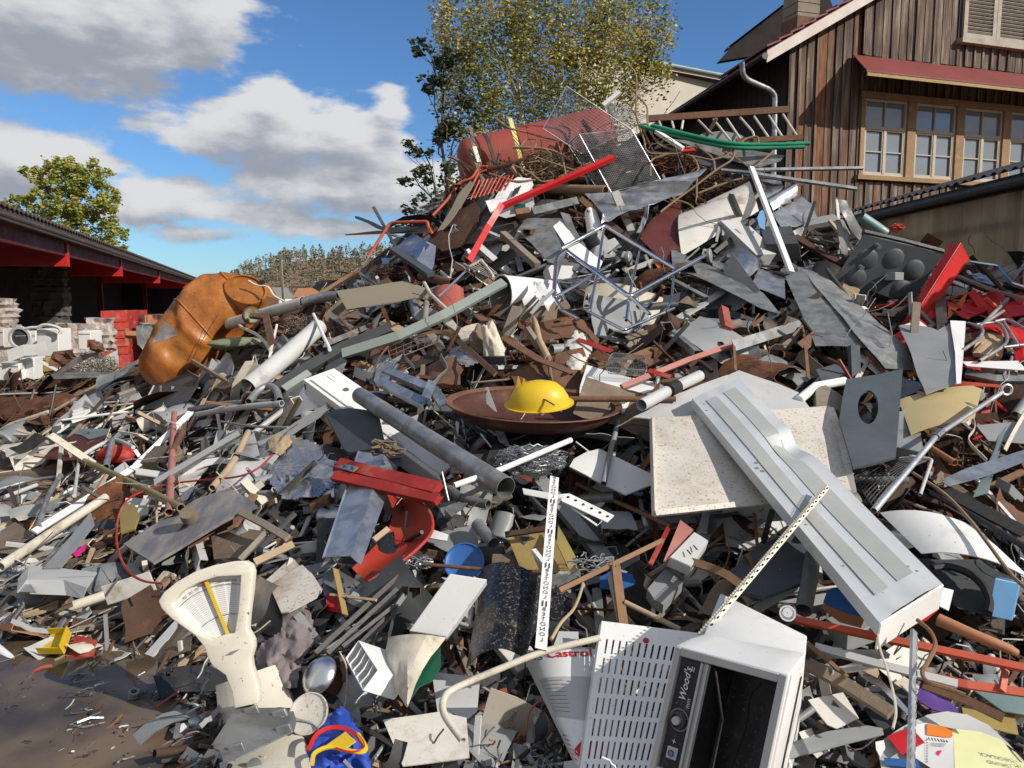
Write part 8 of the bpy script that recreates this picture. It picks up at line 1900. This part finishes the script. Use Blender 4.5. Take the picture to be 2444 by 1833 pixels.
for k, pts in enumerate([[(1530, 930), (1640, 850), (1660, 790), (1600, 760), (1560, 750)], [(1640, 1000), (1800, 900), (1820, 830), (1760, 750), (1620, 760)], [(1640, 770), (1800, 670)], [(1740, 740), (1830, 730), (1960, 800)], [(1800, 740), (1900, 900)], [(1800, 910), (1960, 890)], [(1660, 760), (1830, 590)]]):
    pi(E, ['grey tube hoop nearest the torn grey sheet', 'second grey tube hoop round the foam', 'grey tube pointing up at the red sheets', 'grey tube angled over the red sheet', 'grey tube sloping behind the foam', 'grey tube running to the right edge', 'thin dark tube behind the grey hoops'][k],
       [(x, y, .55) for x, y in pts], 22, 'galvanised_dirty', name='tube', cat='tube', curve=5 if len(pts) > 2 else 0, group='grey tubes before the red sheets')
ch = thing('metal_chair', E.p(1700, 480, .3), 'chrome edged metal chair lying against the corrugated wall', 'chair'); HERO.append((2370, 660, 'the chrome edged chair', 'metal_chair', 110))
pi(E, None, [(1580, 345, .3), (1770, 372, .35), (1865, 490, .4), (1960, 520, .4)], 22, 'chrome', parent=ch, name='frame', round_=3, hollow=0)
pn(E, 'seat', None, None, [(1590, 430, .4), (1640, 420, .4), (1800, 490, .42), (1790, 515, .42), (1620, 470, .42)], 'steel_foil', parent=ch)
ba(E, None, [(1500, 440, .4), (1700, 520, .42), (1940, 590, .4)], 34, 'wood_grey', 'B', h=.4, parent=ch, name='rail')
pl(E, 'white_trim', 'long white trim board below the grey hoops', 'trim', [(1525, 1005, .5), (1895, 1000, .5), (1960, 1065, .5), (1560, 1035, .5)], 'white_paint', parent=None)
ba(E, 'dark cable tray with holes under the white trim board', [(1560, 1050, .42), (1750, 1090, .42), (1940, 1090, .42)], 60, 'zinc_dull', 'U', h=.5, name='cable_tray', cat='tray')
pi(E, 'teal grey pipe end above the bulged panel', [(860, 50, .2), (950, 110, .2), (1020, 160, .2)], 70, 'teal_grey', Y=7.8)
pn(E, 'dark_tongue', 'dark curved trim standing above the bulged panel', 'trim', [(705, -65), (760, -60), (820, 60), (880, 150), (850, 205), (780, 120), (720, 10)], 'zinc_dull', .3, crumple=.03, Y=7.6)
pn(E, 'rusty_plate', 'rust edged pale plate left of the dark curved trim', 'plate', [(690, 70), (740, 65), (790, 160), (770, 300), (730, 290)], 'galvanised_dirty', .25, Y=7.6)
ba(E, 'orange edged brown timber pointing to the bulged panel', [(420, 180, .3), (600, 290, .3), (745, 365, .3)], 56, 'rust_dark', 'B', h=.4, name='timber', cat='timber')
tangle(E, 1090, 120, 60, 30, 18, .004, 'red_paint', 'cable_bundle', 'small bunch of red cable ends above the bulged panel', 'cables', 61, -.2)
# lower right boxes
for k, (pts, mt_, lb) in enumerate([([(560, 1060), (700, 1020), (820, 1050), (700, 1110), (600, 1130)], 'slate_grey', 'dark curved plate under the rusted channel'), ([(770, 885), (800, 880), (1000, 1080), (960, 1085), (800, 950)], 'white_paint', 'white box edge inside the open duct'),
                                    ([(820, 1110), (915, 970), (925, 985), (860, 1110)], 'cream_dirty', 'brown cream bent plate below the duct'), ([(1140, 1030), (1210, 1020), (1240, 1070), (1180, 1110)], 'clay', 'clay coloured plate left of the torn grey sheet')]):
    pn(E, ['curved_plate', 'box_edge', 'bent_plate', 'clay_plate'][k], lb, 'plate', pts, mt_, .25)
# ================= the body of the heap, loose fragments and small pieces =================
CREST = [(-500, 1300), (60, 1180), (200, 1060), (300, 930), (380, 830), (450, 800), (600, 745), (700, 725), (800, 690), (870, 640), (950, 575), (1000, 520), (1060, 450), (1200, 400), (1300, 355), (1400, 345), (1500, 350), (1600, 365), (1700, 400), (1800, 455), (1900, 520), (1960, 560), (2050, 580), (2200, 625), (2444, 640), (2900, 660)]
def crest(px):
    for (a, y0), (b, y1) in zip(CREST, CREST[1:]):
        if a <= px <= b: return y0+(y1-y0)*(px-a)/(b-a)
    return 700
HOL = [(1480, 1330, 230, 130, .38), (1230, 1230, 150, 80, .3), (1420, 1100, 120, 90, .35), (1200, 1430, 130, 90, .25), (2090, 1330, 150, 80, .3), (960, 1130, 120, 60, .25), (700, 1240, 90, 60, .25), (380, 1560, 130, 60, .2), (1330, 600, 200, 60, .3), (1000, 720, 120, 50, .25), (2250, 1560, 250, 60, .2), (1050, 1480, 110, 90, .25), (1700, 760, 130, 50, .3), (1950, 880, 120, 60, .25), (1030, 1600, 260, 100, .15)]
def relief(px, py):
    q = P(px, py); return -sum(d*math.exp(-((px-a)/rx)**2-((py-b)/ry)**2) for a, b, rx, ry, d in HOL)+ .16*noise.noise(q*2.0)+.10*noise.noise(q*4.3+V3((7, 0, 0)))-.02
KEEP = [(520, 1660, 740, 1840), (1600, 1500, 1930, 1840), (1440, 1500, 1660, 1840), (1255, 1560, 1450, 1840), (1100, 920, 1450, 1010), (1560, 990, 2040, 1200), (700, 880, 860, 960), (850, 960, 1090, 1180), (1180, 655, 1320, 760)]
def kept(px, py):
    return any(a < px < c and b < py < d for a, b, c, d in KEEP) or abs((py-949)-(px-1700)*.93) < 70 and 1660 < px < 2240
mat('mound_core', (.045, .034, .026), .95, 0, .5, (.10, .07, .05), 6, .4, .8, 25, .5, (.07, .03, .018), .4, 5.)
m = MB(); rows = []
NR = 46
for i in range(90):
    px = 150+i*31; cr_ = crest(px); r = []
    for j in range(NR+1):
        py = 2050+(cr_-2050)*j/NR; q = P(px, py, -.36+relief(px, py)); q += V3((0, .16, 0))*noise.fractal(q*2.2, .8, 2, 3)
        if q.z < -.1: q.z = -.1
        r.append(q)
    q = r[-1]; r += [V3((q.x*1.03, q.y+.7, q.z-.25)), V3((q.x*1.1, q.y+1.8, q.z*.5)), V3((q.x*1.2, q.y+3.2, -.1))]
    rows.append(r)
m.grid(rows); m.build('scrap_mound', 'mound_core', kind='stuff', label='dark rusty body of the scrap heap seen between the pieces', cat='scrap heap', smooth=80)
PAL = {
 'rust': ['rust']*5+['rust_dark']*4+['rust_pipe']*4+['dusty_brown']*4+['wood_brown']*2*1+['mid_grey', 'cream_dirty', 'zinc_dull', 'wood_grey', 'dark_grey', 'dark_steel'],
 'pale': ['dirty_white']*2+['cream_dirty']*3+['light_grey']*3+['wood_pale']*3+['dusty_brown']*3+['mid_grey']*2+['wood_grey']*3+['dark_steel', 'rust_dark', 'zinc_dull', 'rust_pipe', 'rust', 'galvanised_dirty', 'galvanised', 'white_paint', 'clay', 'wood_brown', 'dark_grey'],
 'grey': ['mid_grey']*2+['zinc_dull']*3+['dark_grey']*4+['dark_steel']*3+['galvanised_dirty']*3+['light_grey']*2+['white_paint', 'dirty_white', 'rust_dark', 'dark_steel', 'rust', 'wood_brown', 'slate_grey', 'dusty_brown', 'black_paint', 'faded_red', 'galvanised'],
 'dark': ['dark_grey']*3+['dark_steel']*3+['black_paint']*2+['wood_brown']*3+['rust_dark']*2+['dusty_brown']*2+['mid_grey']*2+['light_grey', 'dirty_white', 'wood_pale', 'wood_grey', 'galvanised_dirty', 'zinc_dull', 'cream_dirty'],
 'red': ['rust']*3+['rust_dark']*2+['bright_red']*4+['orange_red']*3+['mid_grey']*2+['zinc_dull']*2+['galvanised_dirty']*2+['dark_grey']*2+['dusty_brown', 'white_paint', 'clay', 'wood_brown', 'black_paint'],
 'twig': ['rust_dark']*4+['bark_twig']*4+['rust']*3+['dark_steel']*2+['dusty_brown']}
ZN = [(1280, 840, 430, 130, 'rust'), (1750, 850, 200, 90, 'rust'), (250, 1150, 420, 330, 'pale'), (650, 1050, 230, 200, 'pale'), (150, 950, 350, 110, 'rust'), (1400, 430, 420, 110, 'twig'), (650, 760, 200, 80, 'rust'),
      (2330, 850, 220, 200, 'red'), (2330, 1120, 200, 110, 'rust'), (150, 1560, 300, 120, 'pale'), (1400, 1380, 500, 200, 'dark'), (900, 1650, 350, 200, 'dark'), (2100, 1600, 400, 230, 'dark'), (400, 1480, 200, 130, 'dark'), (1300, 620, 500, 150, 'grey')]
def zone(px, py, rn):
    best = [(1-((px-a)/rx)**2-((py-b)/ry)**2+rn.uniform(-.35, .35), n) for a, b, rx, ry, n in ZN]
    v, n = max(best); return n if v > -.2 else 'grey'
def basis(px, py, rn, spread):
    # directions lying along the slope at a point, jittered
    q = P(px, py); ex = (P(px+12, py)-q).normalized(); ey = (P(px, py-12)-q).normalized()
    n = ex.cross(ey).normalized(); n = -n if n.y > 0 else n
    n = (n+V3((rn.gauss(0, 1), rn.gauss(0, 1), rn.gauss(0, 1)))*spread).normalized()
    return q, ex, ey, n
def frag(m, q, u, v, n, L, Wd, kind, mt, rn):
    if kind == 0:      # bent plate
        h = n*rn.uniform(-.25, .25)*L; a = q-u*L/2; b = q+u*L/2; w = v*Wd/2; t = n*.003; j = lambda: V3((rn.gauss(0, 1), rn.gauss(0, 1), rn.gauss(0, 1)))*L*.06
        p = [a-w+j(), q-w+h+j(), b-w+j(), b+w+j(), q+w+h+j(), a+w+j()]
        m.add(p+[x-t for x in p], [(0, 1, 4, 5), (1, 2, 3, 4), (11, 10, 7, 6), (10, 9, 8, 7), (0, 6, 7, 1), (1, 7, 8, 2), (5, 4, 10, 11), (4, 3, 9, 10)], mt)
    elif kind == 6:    # curled strip
        ang = rn.uniform(1.2, 3.6); rd = L/ang; w = v*Wd*.5; r0 = []; r1 = []
        for i in range(9):
            t = ang*(i/8-.5); p = q+u*rd*math.sin(t)+n*rd*(math.cos(t)-1)*rn.choice((1,)); r0.append(p-w); r1.append(p+w)
        m.grid([r0, r1], mt); m.grid([[p-n*.004 for p in r1], [p-n*.004 for p in r0]], mt)
    elif kind == 1:    # stick or bar
        t = min(Wd, .03); k = n*rn.uniform(-.1, .1)*L
        m.bar([q-u*L/2, q+k, q+u*L/2], None, 'B', t, .003, n, mt, h=t*rn.uniform(.3, 1))
    elif kind == 2:    # pipe or rod
        m.tube([q-u*L/2, q+n*rn.uniform(-.08, .08)*L, q+u*L/2], Wd*.3, 6, mt)
    elif kind == 3:    # block
        m.para(q-u*L*.3-v*Wd*.5-n*Wd*.3, u*L*.6+n*rn.uniform(-.1, .1)*L, v*Wd, n*Wd*.6+u*rn.uniform(-.2, .2)*Wd, mt)
    elif kind == 4:    # angle piece
        m.bar(q-u*L/2, q+u*L/2, 'L', Wd, .003, n, mt)
    else:              # curled wire
        d = u; pts = [q]
        for _ in range(9):
            d = (d+V3((rn.gauss(0, 1), rn.gauss(0, 1), rn.gauss(0, 1)))*.4).normalized(); pts.append(pts[-1]+d*L*.34)
        m.tube(pts, .0035, 4, mt)
rn = random.Random(42); m = MB()
def ok(px, py): return py > crest(px)+6
cnt = 0
while cnt < 15800:
    px = rn.uniform(-160, 2880); py = rn.uniform(340, 1990)
    if px < 620 and py < 1150:
        if py < 880 or (px < 190 and 1070 < py < 1165 and rn.random() < .95): continue
        if px > 330 and py < crest(px)+4: continue
    elif not ok(px, py): continue
    if px < 440 and py > 1610: 
        if noise.noise(V3((px*.012, py*.02, 1)))+rn.uniform(-.1, .1) < .2 and rn.random() < .97-.0012*max(0, px-300): continue
    z = zone(px, py, rn); q, ex, ey, n = basis(px, py, rn, .55 if px > 350 else .3)
    q = P(px, py, rn.uniform(-.30, .02)+relief(px, py)-(.25 if kept(px, py) else 0)); Y = q.y
    if q.z < .012: q.z = .012+rn.random()*.02
    s = (11+60*rn.random()**2.5)/F_PX*Y*(.26 if px < 400 and py > 1600 else 1); kd = rn.choices((0, 1, 2, 3, 4, 5, 6), (14, 24, 18, 7, 11, 14, 14) if z != 'pale' else (8, 32, 26, 4, 10, 12, 8))[0]
    if z == 'twig': kd = rn.choices((0, 1, 2, 5), (6, 20, 40, 34))[0]
    an = rn.uniform(0, math.pi) if px > 750 or rn.random() < .2 else rn.gauss(.75, .25)
    u = ex*math.cos(an)+ey*math.sin(an); u = (u-n*u.dot(n)).normalized(); v = n.cross(u)
    L = s*rn.uniform(1.6, 5.5) if kd in (1, 2, 4, 6) else s*1.3; Wd = s*rn.uniform(.12, .4) if kd in (1, 2, 4) else s*rn.uniform(.5, 1.1)
    frag(m, q, u, v, n, L, Wd, kd, rn.choice(PAL[z]), rn); cnt += 1
m.build('scrap_fragments', kind='stuff', label='countless small bits of rusty, grey and white scrap covering the heap', cat='scrap', smooth=30)
# ---- countable small pieces: each its own object, described by what lies round it
CN = {'rust': 'rusty brown', 'rust_dark': 'dark rusty', 'rust_pipe': 'rust brown', 'dusty_brown': 'dusty brown', 'wood_brown': 'brown', 'mid_grey': 'grey', 'cream_dirty': 'dirty cream', 'dirty_white': 'dirty white', 'zinc_dull': 'dull grey', 'wood_grey': 'weathered grey',
      'insulation': 'orange brown', 'dark_grey': 'dark grey', 'light_grey': 'light grey', 'wood_pale': 'pale tan', 'galvanised_dirty': 'dirty galvanised', 'galvanised': 'galvanised', 'white_paint': 'white', 'clay': 'clay red', 'dark_steel': 'dark steel',
      'slate_grey': 'slate grey', 'black_paint': 'black', 'faded_red': 'faded red', 'blue_paint': 'blue', 'red_paint': 'red', 'bright_red': 'bright red', 'orange_red': 'orange red', 'bark_twig': 'light brown'}
import re as _re
def short(lb):
    lb = _re.split(r' (?:lying|in|with|beside|under|above|behind|below|on|leaning|standing|running|sloping|crossing|at|over|by|right|left|of|between|ending|meeting|hanging|reaching|sticking|from|caked|near|joined|round|curving|before|jutting|pointing|stretching|dropping|rising|slanting|covered|bent|seen|across|around|forming|along|arching|nearest|torn)\b', ' '+lb.replace('the ', '', 1) if lb.startswith('the ') else ' '+lb)[0].split()
    return ' '.join(lb[:6])
REF = []
cnt_ = {}
for a, b, lb, nm_, sz in HERO:
    s = short(lb or '')
    if len(s.split()) >= 2: REF.append((a, b, s, sz)); cnt_[s] = cnt_.get(s, 0)+1
REF = [r for r in REF if cnt_[r[2]] == 1 and r[3] > 25]
USED = set()
def describe(px, py, col, kind, size, an):
    near = sorted(REF, key=lambda r: math.hypot(r[0]-px, r[1]-py)-r[3]*.25)[:7]
    def rel(r):
        dx, dy = px-r[0], py-r[1]
        if abs(dy) > abs(dx)*.9: return 'below' if dy > 0 else 'above'
        return 'right of' if dx > 0 else 'left of'
    for i in range(5):
        for s_ in ('', size+' '):
            lb = f"{s_}{col} {kind} {rel(near[i])} the {near[i][2]}"
            if lb not in USED and len(lb.split()) <= 16: USED.add(lb); return lb
        for j in range(i+1, 7):
            lb = f"{col} {kind} between the {near[i][2]} and the {near[j][2]}"
            if lb not in USED and len(lb.split()) <= 16: USED.add(lb); return lb
    return None
KINDS_ = [('rod', 'rod', 'rods lying loose in the heap'), ('scrap_pipe', 'pipe', 'pipes lying loose in the heap'), ('flat_bar', 'flat bar', 'flat bars lying loose in the heap'), ('angle_iron', 'angle bar', 'angle bars lying loose in the heap'),
          ('scrap_sheet', 'sheet', 'bent sheets lying loose in the heap'), ('batten', 'batten', 'battens lying loose in the heap'), ('loose_wire', 'wire', 'wires lying loose in the heap'), ('scrap_channel', 'channel', 'channels lying loose in the heap'),
          ('box_section', 'box section', 'box sections lying loose in the heap'), ('crushed_tin', 'crushed tin', 'tins lying loose in the heap')]
rn = random.Random(11); made = 0; tries = 0
TARGET = 900
while made < TARGET and tries < 9000:
    tries += 1
    px = rn.uniform(-20, 2470); py = rn.uniform(380, 1820)
    if px < 620 and py < 1180:
        if py < 900 or (px > 330 and py < crest(px)+20) or (px < 170 and 1080 < py < 1170): continue
    elif py < crest(px)+22: continue
    if px < 430 and py > 1600 or kept(px, py): continue
    z = zone(px, py, rn); q, ex, ey, n = basis(px, py, rn, .35)
    k = rn.choices(range(10), (12, 12, 12, 11, 36, 8, 9, 9, 5, 5) if z != 'twig' else (30, 10, 5, 5, 3, 3, 30, 3, 0, 0))[0]
    nm_, kd, grp = KINDS_[k]; mk = rn.choice(PAL[z])
    if nm_ == 'batten': mk = rn.choice(['wood_brown', 'wood_grey', 'wood_pale'])
    elif mk.startswith('wood'): mk = 'mid_grey'
    if nm_ == 'loose_wire': mk = rn.choice(['bark_twig', 'dark_steel', 'mid_grey', 'rust_dark', 'cream_dirty'])
    Lp = rn.choice((65, 90, 120, 160, 220, 300)) if nm_ not in ('scrap_sheet', 'box_section', 'crushed_tin') else rn.choice((65, 95, 130, 175))
    an = rn.uniform(0, math.pi) if px > 750 or rn.random() < .3 else rn.gauss(.75, .22)
    lb = describe(px, py, CN.get(mk, 'grey'), kd, 'long' if Lp > 110 else 'short' if Lp < 70 else 'narrow', an)
    if lb is None: continue
    off = rn.uniform(-.06, .14)+relief(px, py)*.8; q = P(px, py, off); q.z = max(q.z, .03)
    L = Lp/F_PX*q.y; w = rn.uniform(7, 26)/F_PX*q.y; u = ex*math.cos(an)+ey*math.sin(an); u = (u-n*u.dot(n)+n*rn.uniform(-.2, .2)).normalized(); v = n.cross(u)
    a, b = q-u*L/2, q+u*L/2
    for p in (a, b):
        if p.z < .015: p.z = .015
    mm = MB(); kw = dict(label=lb, cat=kd, group=grp)
    if nm_ == 'rod': mm.tube(spline([a, q+n*rn.uniform(-.05, .05)*L, b], 4), w*.22, 8); mm.build(nm_, mk, **kw)
    elif nm_ == 'scrap_pipe': mm.tube(rounded([a, q+v*rn.choice((0, 0, .1))*L, b], w*2), w*.55, 14, hollow=w*.1); mm.build(nm_, mk, **kw)
    elif nm_ == 'flat_bar': mm.bar(spline([a, q+n*rn.uniform(-.12, .12)*L, b], 5), None, 'F', w*1.2, .005, n); mm.build(nm_, mk, **kw)
    elif nm_ == 'angle_iron': mm.bar(a, b, 'L', w, w*.12, n); mm.build(nm_, mk, smooth=0, **kw)
    elif nm_ == 'scrap_channel': mm.bar(a, b, 'U', w*1.4, w*.12, n, h=w*.8); mm.build(nm_, mk, smooth=0, **kw)
    elif nm_ == 'batten': mm.bar(a, b, 'B', w, .003, n, h=w*.5); mm.build(nm_, mk, smooth=0, bevel=.002, **kw)
    elif nm_ == 'box_section': mm.para(q-u*L*.4-v*L*.2, u*L*.8, v*L*.4+n*L*.1, n*L*.25); mm.build(nm_, mk, smooth=0, bevel=.004, **kw)
    elif nm_ == 'loose_wire':
        pts = [a]; d = u
        for _ in range(6): d = (d+V3((rn.gauss(0, 1), rn.gauss(0, 1), rn.gauss(0, 1)))*.3).normalized(); pts.append(pts[-1]+d*L*.18)
        mm.tube(spline(pts, 5), .0032, 6); mm.build(nm_, mk, **kw)
    elif nm_ == 'crushed_tin':
        mm.lathe(q-u*L*.35, q+u*L*.35, [(0, .001), (0, L*.3), (.05, L*.32), (.3, L*.24), (.6, L*.3), (.95, L*.27), (1, L*.28), (1, .001)], 16, squash=.6); mm.build(nm_, mk, **kw)
    else:
        W2 = L*rn.uniform(.4, .9); j = lambda: V3((rn.gauss(0, 1), rn.gauss(0, 1), rn.gauss(0, 1)))*L*.08
        c = [a-v*W2/2+j(), b-v*W2/2+j(), b+v*W2/2+j(), a+v*W2/2+j()]
        sheet(c, 7, 7, bu=L*rn.uniform(-.15, .2), crumple=L*.07, cs=2.2/L, seed=made, fl={rn.randrange(4): L*.12} if rn.random() < .5 else None).build(nm_, mk, solid=.003, **kw)
    made += 1
